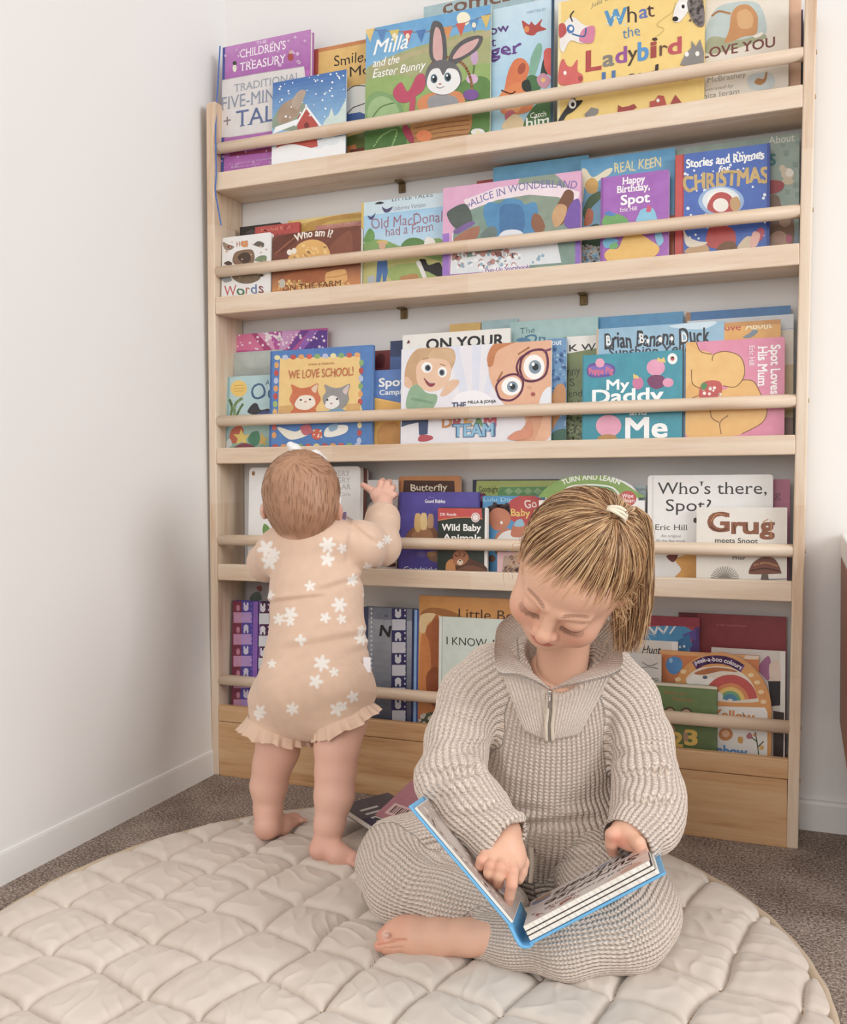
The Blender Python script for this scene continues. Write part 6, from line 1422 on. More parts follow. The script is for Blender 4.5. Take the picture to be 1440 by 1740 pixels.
parts.append((V2, F2, c2))

# --- bare left foot, lying on its outer edge
fo = lambda x_, y_, z_: on_z(620 + x_ / 6.545, 1530 + y_ / 6.545, z_)
_b = np.array([fo(100, 500, 0.03), fo(1500, 380, 0.05), fo(430, 260, 0.05)])
S = Solid(_b.min(0) - 0.045, _b.max(0) + 0.045, 0.0012)
S.chain([fo(1500, 400, 0.052), fo(1150, 410, 0.046), fo(850, 405, 0.041), fo(560, 400, 0.038), fo(400, 400, 0.036)], [0.0255, 0.0230, 0.0235, 0.0245, 0.0200], 0.01)
S.ell(fo(430, 300, 0.047), (0.020, 0.014, 0.014), 0.012)
S.chain([fo(420, 350, 0.044), fo(300, 355, 0.041), fo(215, 395, 0.037)], [0.0135, 0.0125, 0.0105], 0.005)
for i, (a, b_, cc) in enumerate((((420, 450, 0.036), (280, 490, 0.032), (165, 505, 0.029)), ((440, 490, 0.031), (320, 525, 0.027), (230, 540, 0.025)), ((460, 520, 0.027), (370, 545, 0.023), (300, 555, 0.021)), ((480, 540, 0.024), (430, 560, 0.021), (380, 565, 0.019)))):
    r_ = 0.0082 - i * 0.0006
    S.chain([fo(*a), fo(*b_), fo(*cc)], [r_ * 1.15, r_, r_ * 0.92], 0.0025)
S.ell(fo(245, 385, 0.047), (0.005, 0.005, 0.003), 0.002)
V3, F3 = S.mesh(2)
N3 = vnormals(V3, F3)
px3 = np.stack([(V3 - CAM) @ RGT / ((V3 - CAM) @ FWD) * CAM_F + 720, 870 - (V3 - CAM) @ UPV / ((V3 - CAM) @ FWD) * CAM_F], 1)
def groove(pts, wd, dep):
    global V3
    pts = [np.array([620 + a / 6.545, 1530 + b_ / 6.545]) for a, b_ in pts]
    dmin = np.full(len(V3), 1e9)
    for a, b_ in zip(pts[:-1], pts[1:]):
        dd = b_ - a; L = np.linalg.norm(dd); dd = dd / L
        t = np.clip((px3 - a) @ dd, 0, L); dmin = np.minimum(dmin, np.linalg.norm(px3 - a - np.outer(t, dd), axis=1))
    V3 = V3 - N3 * (np.exp(-(dmin / wd) ** 2) * dep * ((N3 @ FWD) < 0.2))[:, None]
    return np.exp(-(dmin / wd) ** 2)
g1 = groove([(455, 440), (330, 445), (230, 465), (150, 480)], 2.2, 0.0032); g2 = groove([(420, 525), (300, 535), (220, 535)], 1.6, 0.0014)
c3 = np.tile(SKIN_A, (len(V3), 1))
c3 = c3 + (g1 * 0.35)[:, None] * (SKIN_P - c3)
for q, r_, a_ in ((fo(180, 330, 0.045), 0.014, 0.6), (fo(430, 260, 0.055), 0.016, 0.5), (fo(160, 505, 0.03), 0.010, 0.5), (fo(300, 560, 0.02), 0.02, 0.3)):
    m = np.exp(-((V3 - q) ** 2).sum(1) / r_ ** 2)[:, None]; c3 = c3 + m * a_ * (SKIN_P - c3)
nl = V3 - fo(230, 400, 0.045)
m = sstep(0.0085, 0.0065, np.linalg.norm(nl @ np.stack([RGT, UPV, FWD * 0.6], 1), axis=1))[:, None]; c3 = c3 + m * 0.75 * (NAIL - c3)
parts.append((V3, F3, c3))
# --- trunk and limbs under the clothes
S = Solid((0.55, -0.85, -0.01), (1.18, -0.40, 0.50), 0.0045)
S.chain([P_(928, 1440, 1.45), P_(930, 1330, 1.41), P_(935, 1230, 1.375), P_(945, 1160, 1.335)], [0.075, 0.073, 0.070, 0.048], 0.03)
shL, elL, wrL = P_(808, 1190, 1.345), P_(772, 1325, 1.275), hp(760, 150, 1.205)
shR, elR, wrR = P_(1066, 1195, 1.35), P_(1098, 1335, 1.285), hq(730, 330, 1.236)
for a, b_, cc in ((shL, elL, wrL), (shR, elR, wrR)):
    S.chain([P_(940, 1200, 1.36), a, b_, cc], [0.035, 0.028, 0.025, 0.020], 0.02)
kL, kR = on_z(676, 1470, 0.080), on_z(1068, 1548, 0.080)
for hpt, kk, an in ((P_(885, 1450, 1.44), kL, on_z(835, 1545, 0.055)), (P_(972, 1455, 1.44), kR, fo(1500, 400, 0.052))):
    S.chain([hpt, kk, an], [0.055, 0.042, 0.024], 0.02)
V4, F4 = S.mesh(1)
parts.append((V4, F4, np.tile(SKIN_A, (len(V4), 1))))
BV, BF, BK = merge_quads(parts)
body = np_obj('body', BV, BF, M_SKIN, girl, cols=BK, origin=G0)
# lashes along the lowered lids
hb = bvh_of(HV, HF)
rs = random.Random(4)
for s in (-1, 1):
    lash, lr, lc = [], [], []
    for i in range(30):
        t = i / 29
        lx = s * (0.0145 + 0.026 * t); ly = -0.0155 - 0.0035 * math.sin(t * PI) + 0.004 * t
        hit, nrm, _, _ = hb.ray_cast(Vector((lx, ly, 0.15)), Vector((0, 0, -1)))
        p = np.array(hit); L = 0.0058 + 0.0018 * t + rs.uniform(-0.001, 0.001)
        d = np.array([s * (t - 0.35) * 0.7, -0.80, 0.62])
        lash.append(h2w(np.array([p, p + d * L * 0.55, p + d * L + np.array([0, 0.0012, 0.0008])]))); lr.append(0.00032); lc.append(rgb('#5a3a2c'))
    pts = []
    for t in np.linspace(0, 1, 14):
        lx = s * (0.0135 + 0.0275 * t); ly = -0.0150 - 0.0037 * math.sin(t * PI) + 0.004 * t
        hit, nrm, _, _ = hb.ray_cast(Vector((lx, ly, 0.15)), Vector((0, 0, -1)))
        pts.append(np.array(hit) + np.array([0, 0, 0.0002]))
    lash.append(h2w(np.array(pts))); lr.append(0.0006); lc.append(rgb('#6a4032'))
    Vl, Fl, Kl = strand_mesh(lash, lr, lc, 4)
    np_obj('eyelashes', Vl, Fl, M_HAIR, body, cols=Kl, origin=G0)

# ---------------------------------------------------------------- her hair
TIE = np.array([0.018, 0.095, -0.022])
CR = np.array([0.0705, 0.079, 0.083]); CC = np.array([0, 0.014, -0.014])
def hair_line(z_):
    return np.interp(z_, [-0.1, -0.075, -0.05, -0.02, 0.0, 0.012, 0.03, 0.045, 0.058, 0.075], [-0.055, -0.05, -0.045, -0.026, -0.016, -0.010, 0.002, 0.017, 0.031, 0.040])
S = Solid((-0.09, -0.10, -0.12), (0.09, 0.12, 0.09), 0.0014)
S.ell(CC + np.array([0, 0.001, -0.002]), CR + 0.0048, 0.004)
S.ell(TIE * np.array([1, 0.93, 0.93]), (0.008, 0.006, 0.008), 0.012)
S.cut(lambda X, Y, Z: (Y - hair_line(Z) - 0.004 * np.sin(X * 160)) * 0.8, 0.004)
V5, F5 = S.mesh(2)
_t = sstep(0.002, 0.036, V5[:, 1] - hair_line(V5[:, 2]))
V5 = CC + (V5 - CC) * (1 - 0.060 * (1 - _t))[:, None]
gold, mid, dark_ = rgb('#dbb88d'), rgb('#b0855e'), rgb('#76533a')
dirn = V5 - TIE
phi = np.arctan2(dirn[:, 0], -dirn[:, 1] + dirn[:, 2])
st = 0.5 + 0.5 * np.sin(phi * 46 + 2 * np.sin(phi * 13)) * np.sin(phi * 97 + 1)
c5 = mid + (st[:, None]) * 0.5 * (gold - mid) + (1 - st[:, None]) * 0.4 * (dark_ - mid)
c5 = c5 + ((1 - _t) ** 1.5 * 0.75)[:, None] * (SKIN_A * np.array([0.95, 0.9, 0.8]) - c5)
hair_parts = [(h2w(V5), F5, c5)]
rs = np.random.RandomState(11)
paths, rad, cols = [], [], []
scalp = bvh_of(HV, HF)
def hcol():
    t = rs.rand()
    base = dark_ if t < 0.30 else (mid if t < 0.55 else gold)
    return np.clip(base * rs.uniform(0.8, 1.25), 0, 1)
def to_tie(p0, lift, n=12):
    a = (p0 - CC) / np.linalg.norm(p0 - CC); b_ = (TIE - CC); rt = np.linalg.norm(b_); b_ = b_ / rt
    om = math.acos(np.clip(a @ b_, -1, 1)); out = []
    for i in range(n):
        t = i / (n - 1)
        q = (math.sin((1 - t) * om) * a + math.sin(t * om) * b_) / max(math.sin(om), 1e-5)
        h_ = scalp.ray_cast(Vector(CC + q * 0.2), Vector(-q), 0.2)[0]
        rs_ = 0.08 if h_ is None else np.linalg.norm(np.array(h_) - CC)
        f = sstep(0.0, 0.35, t)
        r_ = rs_ + 0.0004 + f * (0.0042 + lift * 0.06 * math.sin(PI * t))
        g = sstep(0.85, 1.0, t); r_ = r_ * (1 - g) + rt * g
        out.append(CC + q * r_)
    return np.array(out)
cnt = 0
while cnt < 3400:
    d = rs.normal(size=3); d /= np.linalg.norm(d)
    p = CC + d * (CR + 0.0012)
    hl = float(hair_line(p[2])) + rs.uniform(-0.004, 0.024)
    if p[1] < hl - 0.002 or np.linalg.norm(p - TIE) < 0.02: continue
    if rs.rand() < 0.5 and p[1] > hl + 0.035: continue
    path = to_tie(p, rs.uniform(0.03, 0.085))
    path = path + rs.normal(size=3) * 0.0012
    wv = rs.uniform(0, 0.0012); ph = rs.rand() * 6
    path[:, 0] += wv * np.sin(np.linspace(0, 7, len(path)) + ph)
    paths.append(h2w(path)); rad.append(rs.uniform(0.00035, 0.0007)); nearl = p[1] - float(hair_line(p[2])) < 0.008 and p[2] > 0.0; cols.append(np.clip(gold * rs.uniform(0.85, 1.1), 0, 1) if nearl and rs.rand() < 0.75 else hcol()); cnt += 1
for i in range(700):                                                  # fine new hair along the hairline
    d = rs.normal(size=3); d[2] = abs(d[2]) if rs.rand() < 0.8 else d[2]; d /= np.linalg.norm(d)
    p = CC + d * (CR + 0.0008)
    if abs(p[1] - float(hair_line(p[2]))) > 0.010: continue
    path = to_tie(p, 0.02)[:rs.randint(2, 5)] + rs.normal(size=3) * 0.0006
    path[:, 0] += np.linspace(0, rs.uniform(-0.004, 0.004), len(path))
    paths.append(h2w(path)); rad.append(0.00026); cols.append(np.clip(gold * rs.uniform(0.95, 1.2), 0, 1))
# tail
TW = h2w(TIE)
guide = [TW, TW + UPV * 0.010 + FWD * 0.012 + RGT * 0.008, P_(1050, 862, 1.205),  P_(1068, 884, 1.230), P_(1076, 945, 1.252), P_(1074, 1015, 1.262), P_(1070, 1072, 1.266), P_(1064, 1114, 1.266)]
guide = np.array(crom(guide, closed=False, n=4))
ng = len(guide); gt = np.linspace(0, 1, ng)
for i in range(1500):
    a = rs.rand() * 2 * PI; rr = math.sqrt(rs.rand())
    wdt = np.interp(gt, [0, 0.12, 0.4, 0.75, 1], [0.007, 0.015, 0.0225, 0.0225, 0.010 + rs.uniform(-0.006, 0.010)])
    off = np.outer(wdt * rr * math.cos(a) * 1.25, RGT) + np.outer(wdt * rr * math.sin(a), FWD)
    ln = 1 - 0.5 * rs.rand() ** 1.3
    m = max(6, int(ng * ln))
    pth = guide[:m] + off[:m]
    wv = rs.uniform(0.0, 0.005); ph = rs.rand() * 6
    pth = pth + np.outer(wv * np.sin(np.linspace(0, 9, m) + ph) * np.linspace(0, 1, m), RGT)
    paths.append(pth); rad.append(rs.uniform(0.0004, 0.0008)); cols.append(hcol())
# loose wisps at the temples and nape
for i in range(70):
    s = 1 if rs.rand() < 0.75 else -1
    p = np.array([s * rs.uniform(0.060, 0.072), rs.uniform(-0.01, 0.03), rs.uniform(-0.02, 0.03)])
    e = p + np.array([s * rs.uniform(0.0, 0.012), -rs.uniform(0.02, 0.06), rs.uniform(-0.02, 0.012)])
    md = (p + e) / 2 + np.array([s * rs.uniform(0.004, 0.014), 0, rs.uniform(-0.004, 0.008)])
    paths.append(h2w(np.array(crom([p, md, e], closed=False, n=4)))); rad.append(0.00035); cols.append(np.clip(gold * rs.uniform(0.85, 1.1), 0, 1))
for i in range(60):
    t0 = guide[int(rs.uniform(0.1, 0.9) * (ng - 1))]
    e = t0 + RGT * rs.uniform(0.01, 0.045) * (1 if rs.rand() < 0.7 else -1) - UPV * rs.uniform(0.0, 0.06) + FWD * rs.uniform(-0.02, 0.02)
    md = (t0 + e) / 2 + UPV * rs.uniform(0, 0.02)
    paths.append(np.array(crom([t0, md, e], closed=False, n=4))); rad.append(0.0003); cols.append(np.clip(gold * rs.uniform(0.9, 1.2), 0, 1))
Vs, Fs_, Ks = strand_mesh(paths, rad, cols, 4)
hair_parts.append((Vs, Fs_, Ks))
Vh, Fh, Kh = merge_quads(hair_parts)
hair = np_obj('hair', Vh, Fh, M_HAIR, girl, cols=Kh, origin=G0)
# hair tie: three cream loops round the tail's root
M_TIE = plain('cream_elastic', '#efe6d2', 0.7, 0.2)
ax0 = guide[3] - guide[0]; ax0 /= np.linalg.norm(ax0)
e1 = np.cross(ax0, UPV); e1 /= np.linalg.norm(e1); e2 = np.cross(ax0, e1)
tv, tf = [], []
for j in range(3):
    cc = TW + ax0 * (0.001 + 0.0035 * j)
    ring = [cc + 0.0125 * (math.cos(a) * e1 + math.sin(a) * e2) + ax0 * 0.0015 * math.sin(2 * a + j) for a in np.linspace(0, 2 * PI, 28, endpoint=False)]
    v_, f_ = tube([p - G0 for p in ring], 0.0021, 8, closed=True)
    tf += [tuple(i + len(tv) for i in q) for q in f_]; tv += v_
mesh_obj('hair_tie', tv, tf, M_TIE, girl, smooth=True)
# ---------------------------------------------------------------- her knitwear
M_KNIT = rib_knit('oatmeal_rib_knit', '#f3e6da', '#cfb9a8', 0.8)
M_KNIT_FINE = rib_knit('oatmeal_fine_rib', '#f3e7db', '#d6c3b3', 0.65)
WALE = 0.0078
def knit_obj(name, V, F, limbs, parent, wale=WALE, row=0.0056, amp=0.0010, mat=None, folds=0.003, seed=1):
    U, W_ = knit_coords(V, limbs)
    N = vnormals(V, F)
    if folds: V = V + N * (folds * noise3(V, 42, seed) + folds * 0.4 * noise3(V, 110, seed + 1))[:, None]
    wl = U / wale
    fr = np.abs(wl - np.floor(wl) - 0.5) * 2
    V = V + N * (amp * (1 - fr ** 2.2) - amp * 0.5)[:, None]
    return np_obj(name, V, F, mat or M_KNIT, parent, attrs={'wale': wl, 'row': W_ / row}, origin=G0), V
# sweater
SL = [P_(845, 1150, 1.345), P_(806, 1185, 1.345), P_(780, 1255, 1.310), P_(770, 1322, 1.272), P_(800, 1372, 1.232), P_(840, 1412, 1.203)]
SLr = [0.044, 0.045, 0.0425, 0.0440, 0.0430, 0.0345]
SRt = [P_(1022, 1150, 1.345), P_(1062, 1190, 1.350), P_(1090, 1260, 1.325), P_(1100, 1335, 1.285), P_(1098, 1385, 1.250), P_(1078, 1415, 1.222)]
SRr = [0.044, 0.0455, 0.0430, 0.0440, 0.0440, 0.0355]
TOR = [P_(922, 1420, 1.425), P_(926, 1340, 1.405), P_(930, 1260, 1.380), P_(934, 1190, 1.352), P_(940, 1140, 1.335)]
TORr = [0.098, 0.100, 0.096, 0.082, 0.055]
S = Solid((0.66, -0.90, 0.08), (1.14, -0.38, 0.50), 0.0019)
S.chain(TOR, TORr, 0.03, (TOW, 0.86))
S.cone(SL[0], SRt[0], 0.046, 0.046, 0.03)
S.ell(P_(930, 1395, 1.372), (0.105, 0.060, 0.055), 0.03)               # blouson front above the hem
def twin(S):
    T = Solid.__new__(Solid); T.lo, T.h, T.n = S.lo, S.h, S.n; T.D = np.full_like(S.D, 1.0); return T
def unite(S, T, k):
    hh = np.maximum(k - np.abs(S.D - T.D), 0) / k
    S.D = np.minimum(S.D, T.D) - hh * hh * k * 0.25
for L_, r_, bunch in ((SL, SLr, (((742, 1330, 1.27), (0.028, 0.030, 0.03)), ((782, 1300, 1.245), (0.036, 0.010, 0.02)), ((776, 1352, 1.228), (0.036, 0.011, 0.02)))),
                      (SRt, SRr, (((1122, 1360, 1.26), (0.026, 0.034, 0.03)), ((1125, 1415, 1.24), (0.018, 0.030, 0.02)), ((1100, 1300, 1.262), (0.034, 0.010, 0.02))))):
    T = twin(S)
    T.chain(L_, r_, 0.016)
    for c_, q_ in bunch: T.ell(P_(*c_), q_, 0.018)                     # soft bunches of knit at the elbow
    d = L_[-1] - L_[-2]; d /= np.linalg.norm(d)
    T.cone(L_[-1] - d * 0.012, L_[-1] + d * 0.012, r_[-1] + 0.0040, r_[-1] + 0.0030, 0.002)
    T.cone(L_[-1] - d * 0.004, L_[-1] + d * 0.07, r_[-1] - 0.0045, r_[-1] - 0.001, 0.003, sub=True)
    T.cone(L_[-1] + d * 0.062, L_[-1] + d * 0.11, 0.05, 0.05, 0.003, sub=True)
    unite(S, T, 0.012)
S.cone(P_(946, 1160, 1.315), P_(955, 1080, 1.300), 0.030, 0.056, 0.006, sub=True)
S.cone(P_(938, 1166, 1.235), P_(946, 1140, 1.29), 0.006, 0.032, 0.006, sub=True)   # neck opening
SV, SF = S.mesh(2)
limbs = [Limb(TOR, [r_ * 0.9 for r_ in TORr], RGT, 0.094), Limb(SL, SLr, TOW, 0.043), Limb(SRt, SRr, TOW, 0.043)]
SV = cloth_folds(SV, SF, [(742, 1282, 836, 1262, 8, 0.0055), (722, 1322, 822, 1308, 9, 0.0070), (738, 1358, 812, 1338, 8, 0.0055), (770, 1392, 850, 1368, 7, 0.0045), (760, 1215, 830, 1232, 8, 0.0030),
    (1042, 1285, 1128, 1262, 8, 0.0050), (1050, 1322, 1148, 1312, 9, 0.0060), (1056, 1362, 1150, 1366, 8, 0.0060), (1076, 1230, 1132, 1218, 8, 0.0030),
    (832, 1408, 1030, 1392, 9, 0.0060), (850, 1372, 960, 1384, 10, 0.0030), (830, 1225, 850, 1330, 9, 0.0030), (1040, 1200, 1030, 1330, 9, 0.0030)])
sweater, SV2 = knit_obj('sweater', SV, SF, limbs, girl, seed=3)
sb_ = bvh_of(SV2, SF)

def patch(name, rows, mat, parent, lift=0.003, nu=40, nv=30, thick=0.003, wale=0.005, bvh=None, wob=0.0):
    """a panel sewn on the knit: bilinear grid between two edge polylines given in the photo's frame"""
    A, B_ = [np.array(crom(r_, closed=False, n=8)) for r_ in rows]
    A = np.stack([np.interp(np.linspace(0, 1, nu), np.linspace(0, 1, len(A)), A[:, k]) for k in (0, 1)], 1)
    B_ = np.stack([np.interp(np.linspace(0, 1, nu), np.linspace(0, 1, len(B_)), B_[:, k]) for k in (0, 1)], 1)
    V, Nn, ok = [], [], True
    for j in range(nv):
        t = j / (nv - 1)
        for i in range(nu):
            q = A[i] * (1 - t) + B_[i] * t
            h_, n_ = drape(bvh or sb_, q[0], q[1], 0.0)
            V.append(np.full(3, np.nan) if h_ is None else h_)
    V = np.array(V).reshape(nv, nu, 3)
    for it in range(3):
        bad = np.isnan(V[..., 0])
        if bad.any():
            for j in range(nv):
                for i in range(nu):
                    if bad[j, i]:
                        nb = [V[a, b2] for a, b2 in ((j - 1, i), (j + 1, i), (j, i - 1), (j, i + 1)) if 0 <= a < nv and 0 <= b2 < nu and not np.isnan(V[a, b2, 0])]
                        if nb: V[j, i] = np.mean(nb, 0)
    for it in range(6):
        W2 = V.copy()
        W2[1:-1, 1:-1] = 0.5 * V[1:-1, 1:-1] + 0.125 * (V[:-2, 1:-1] + V[2:, 1:-1] + V[1:-1, :-2] + V[1:-1, 2:])
        V = W2
    du = np.gradient(V, axis=1); dv = np.gradient(V, axis=0)
    N = np.cross(du, dv); N /= np.linalg.norm(N, axis=2)[..., None] + 1e-12
    if (N.reshape(-1, 3).mean(0) @ FWD) > 0: N = -N
    top = V + N * lift
    ulen = np.cumsum(np.concatenate([[0], np.linalg.norm(np.diff(V[nv // 2], axis=0), axis=1)]))
    vlen = np.cumsum(np.concatenate([[0], np.linalg.norm(np.diff(V[:, nu // 2], axis=0), axis=1)]))
    wl = np.broadcast_to(ulen[None] / wale, (nv, nu)); rw = np.broadcast_to(vlen[:, None] / 0.005, (nv, nu))
    edge = np.minimum.reduce([np.broadcast_to(np.arange(nu)[None], (nv, nu)), np.broadcast_to((nu - 1 - np.arange(nu))[None], (nv, nu)), np.broadcast_to(np.arange(nv)[:, None], (nv, nu)), np.broadcast_to((nv - 1 - np.arange(nv))[:, None], (nv, nu))])
    top = np.where((edge == 0)[..., None], V - N * thick, top)
    idx = np.arange(nv * nu).reshape(nv, nu)
    F = np.stack([idx[:-1, :-1], idx[:-1, 1:], idx[1:, 1:], idx[1:, :-1]], -1).reshape(-1, 4)
    return np_obj(name, top.reshape(-1, 3), F, mat, parent, attrs={'wale': wl.ravel(), 'row': rw.ravel()}, origin=G0)
patch('zip_placket', ([(850, 1140), (890, 1148), (937, 1172), (985, 1152), (1046, 1138)], [(893, 1243), (915, 1254), (934, 1258), (955, 1256), (982, 1250)]), M_KNIT_FINE, sweater, 0.0035, 60, 34, wale=0.0048)
# folded-open funnel collar
col_b = [P_(937, 1172, 1.232), P_(908, 1145, 1.252), P_(884, 1124, 1.285), P_(880, 1112, 1.325), P_(905, 1095, 1.362), P_(955, 1090, 1.375), P_(1005, 1098, 1.362), P_(1024, 1112, 1.325), P_(1012, 1132, 1.285), P_(975, 1150, 1.252), P_(937, 1172, 1.232)]
col_t = [P_(934, 1168, 1.222), P_(884, 1146, 1.215), P_(846, 1140, 1.228), P_(841, 1095, 1.265), P_(858, 1052, 1.325), P_(950, 1020, 1.395), P_(1046, 1062, 1.320), P_(1056, 1100, 1.270), P_(1053, 1137, 1.230), P_(990, 1158, 1.215), P_(940, 1168, 1.222)]
CB = np.array(crom(col_b, closed=False, n=10)); CT = np.array(crom(col_t, closed=False, n=10))
nu = len(CB); nv = 12
cen = P_(945, 1110, 1.31)
V = []; wl = []; rw = []
ul = np.cumsum(np.concatenate([[0], np.linalg.norm(np.diff((CB + CT) / 2, axis=0), axis=1)]))
for side in (0, 1):
    for j in range(nv):
        t = j / (nv - 1)
        bul = math.sin(PI * t) * 0.010
        p = CB * (1 - t) + CT * t
        out = p - cen; out /= np.linalg.norm(out, axis=1)[:, None]
        p = p + out * bul + UPV * (0.004 * math.sin(PI * t))
        nrm = -FWD * 0.8 + UPV * 0.3
        V.append(p + (nrm * 0.0022 if side == 0 else -nrm * 0.0022) * (1.0 if 0 < j < nv - 1 else 0.6)); wl.append(ul / 0.0052); rw.append(np.full(nu, t * 9.0))
V = np.concatenate(V); wl = np.concatenate(wl); rw = np.concatenate(rw)
idx = np.arange(2 * nv * nu).reshape(2, nv, nu)
q = lambda a: np.stack([a[:-1, :-1], a[:-1, 1:], a[1:, 1:], a[1:, :-1]], -1).reshape(-1, 4)
F = [q(idx[0]), q(idx[1])[:, ::-1]]
F.append(np.stack([idx[0, -1, :-1], idx[0, -1, 1:], idx[1, -1, 1:], idx[1, -1, :-1]], 1)); F.append(np.stack([idx[0, 0, :-1], idx[1, 0, :-1], idx[1, 0, 1:], idx[0, 0, 1:]], 1))
for e in (0, -1): F.append(np.stack([idx[0, :-1, e], idx[0, 1:, e], idx[1, 1:, e], idx[1, :-1, e]], 1))
np_obj('collar', V, np.concatenate(F), M_KNIT_FINE, sweater, attrs={'wale': wl, 'row': rw}, origin=G0)
# zip: teeth along both collar edges and down the placket, slider and pull
M_ZIP, nt, b = new_mat('zip_metal', 0.35, '#b3aca6'); b.inputs['Metallic'].default_value = 0.9
M_TAPE = plain('zip_tape', '#d8cbbb', 0.85, 0.1)
zl = [CT[0]] + [p + UPV * -0.001 - FWD * 0.003 for p in CT[1:21]]
zr = [p - UPV * 0.001 - FWD * 0.003 for p in CT[::-1][1:21]]
zv, zf = [], []
def addt(path, r_, seg=6):
    v_, f_ = tube([p - G0 for p in path], r_, seg); o = len(zv); zv.extend(v_); zf.extend([tuple(i + o for i in q_) for q_ in f_])
def teeth(path, step=0.0026):
    P = np.array(path); L = np.concatenate([[0], np.cumsum(np.linalg.norm(np.diff(P, axis=0), axis=1))])
    for s in np.arange(0, L[-1], step):
        p = np.array([np.interp(s, L, P[:, k]) for k in range(3)])
        addt([p - UPV * 0.0016, p + UPV * 0.0016], 0.0008, 5)
def flush():
    global zv, zf
    mesh_obj('zip_chain', zv, zf, M_ZIP, sweater); zv, zf = [], []
teeth(zl); flush(); teeth(zr); flush()
down = []
pb = bvh_of(SV2, SF)
for y_ in np.linspace(1174, 1256, 24):
    h_, n_ = drape(pb, 937 - (y_ - 1172) * 0.045, y_, 0.0052)
    down.append(h_)
down = np.array(down); down[1:-1] = (down[:-2] + down[1:-1] * 2 + down[2:]) / 4
teeth(list(down)); flush()
for o_ in (-0.0042, 0.0042):
    addt([p + RGT * o_ - FWD * -0.0005 for p in down], 0.0026, 8)
mesh_obj('zip_tape', zv, zf, M_TAPE, sweater, smooth=True)
sl = P_(934, 1176, 1.214)
S = Solid(sl - 0.03, sl + 0.03, 0.0006)
S.cone(sl, sl - UPV * 0.008, 0.0026, 0.0022, 0.001, (FWD, 0.6)); S.cone(sl - UPV * 0.012 - FWD * 0.002, sl - UPV * 0.019 - FWD * 0.001, 0.0027, 0.0027, 0.001, (FWD, 0.4))
S.cone(sl - UPV * 0.006 - FWD * 0.002, sl - UPV * 0.011 - FWD * 0.003, 0.0012, 0.0012, 0.001)
v_, f_ = S.mesh(1)
np_obj('zip_pull', v_, f_, M_ZIP, sweater, origin=G0)

# trousers
TL = [P_(885, 1452, 1.440), on_z(760, 1440, 0.100), on_z(680, 1452, 0.090)]
TLs = [on_z(672, 1470, 0.082), on_z(690, 1502, 0.072), on_z(765, 1532, 0.062), on_z(850, 1552, 0.056)]
TRt = [P_(972, 1460, 1.440), on_z(1035, 1500, 0.105), on_z(1070, 1530, 0.088)]
TRs = [on_z(1080, 1548, 0.080), on_z(1062, 1572, 0.069), on_z(960, 1598, 0.060), on_z(880, 1598, 0.049), on_z(826, 1588, 0.046)]
S = Solid((0.54, -0.86, 0.004), (1.20, -0.42, 0.24), 0.0019)
S.chain([P_(925, 1470, 1.45), P_(925, 1440, 1.44)], [0.095, 0.09], 0.03)
S.chain(TL, [0.066, 0.064, 0.056], 0.018); S.chain(TLs, [0.060, 0.058, 0.053, 0.044], 0.014)
S.chain(TRt, [0.066, 0.064, 0.058], 0.018)
T = twin(S)
T.chain(TRs, [0.061, 0.058, 0.046, 0.0360, 0.0300], 0.012)
d = TRs[-1] - TRs[-2]; d /= np.linalg.norm(d)
T.cone(TRs[-1] - d * 0.022, TRs[-1] + d * 0.006, 0.0325, 0.0315, 0.006)
T.cone(TRs[-1] + d * 0.002, TRs[-1] + d * 0.06, 0.0275, 0.032, 0.003, sub=True)
T.cone(TRs[-1] + d * 0.050, TRs[-1] + d * 0.10, 0.045, 0.045, 0.003, sub=True)
unite(S, T, 0.008)
S.ell(on_z(742, 1447, 0.128), (0.034, 0.012, 0.010), 0.02, sub=True)    # hollow between thigh and shin
S.cut(lambda X, Y, Z: Z - 0.0135 + 0 * X + 0 * Y, 0.01)
TV, TF = S.mesh(2)
limbs = [Limb(TL, [0.066, 0.064, 0.056], UPV, 0.062), Limb(TLs, [0.060, 0.057, 0.047, 0.038], UPV, 0.052), Limb(TRt, [0.066, 0.064, 0.058], UPV, 0.062), Limb(TRs, [0.061, 0.058, 0.046, 0.036, 0.030], UPV, 0.050)]
TV = cloth_folds(TV, TF, [(700, 1430, 812, 1448, 8, 0.0060), (720, 1462, 800, 1470, 9, 0.0050), (742, 1410, 830, 1425, 7, 0.0045), (1010, 1470, 1085, 1500, 9, 0.004), (960, 1440, 1040, 1420, 7, 0.004), (935, 1460, 1030, 1445, 7, 0.004), (880, 1610, 960, 1580, 10, 0.003)])
trousers, TV2 = knit_obj('trousers', TV, TF, limbs, girl, wale=0.0064, row=0.0050, seed=9, folds=0.0022)
# drawstring
ds = [P_(903, 1440, 1.318), P_(905, 1470, 1.312), P_(902, 1500, 1.310)]
v_, f_ = tube([p - G0 for p in crom(ds, closed=False)], 0.0034, 8)
mesh_obj('drawstring', v_, f_, M_TAPE, trousers, smooth=True)
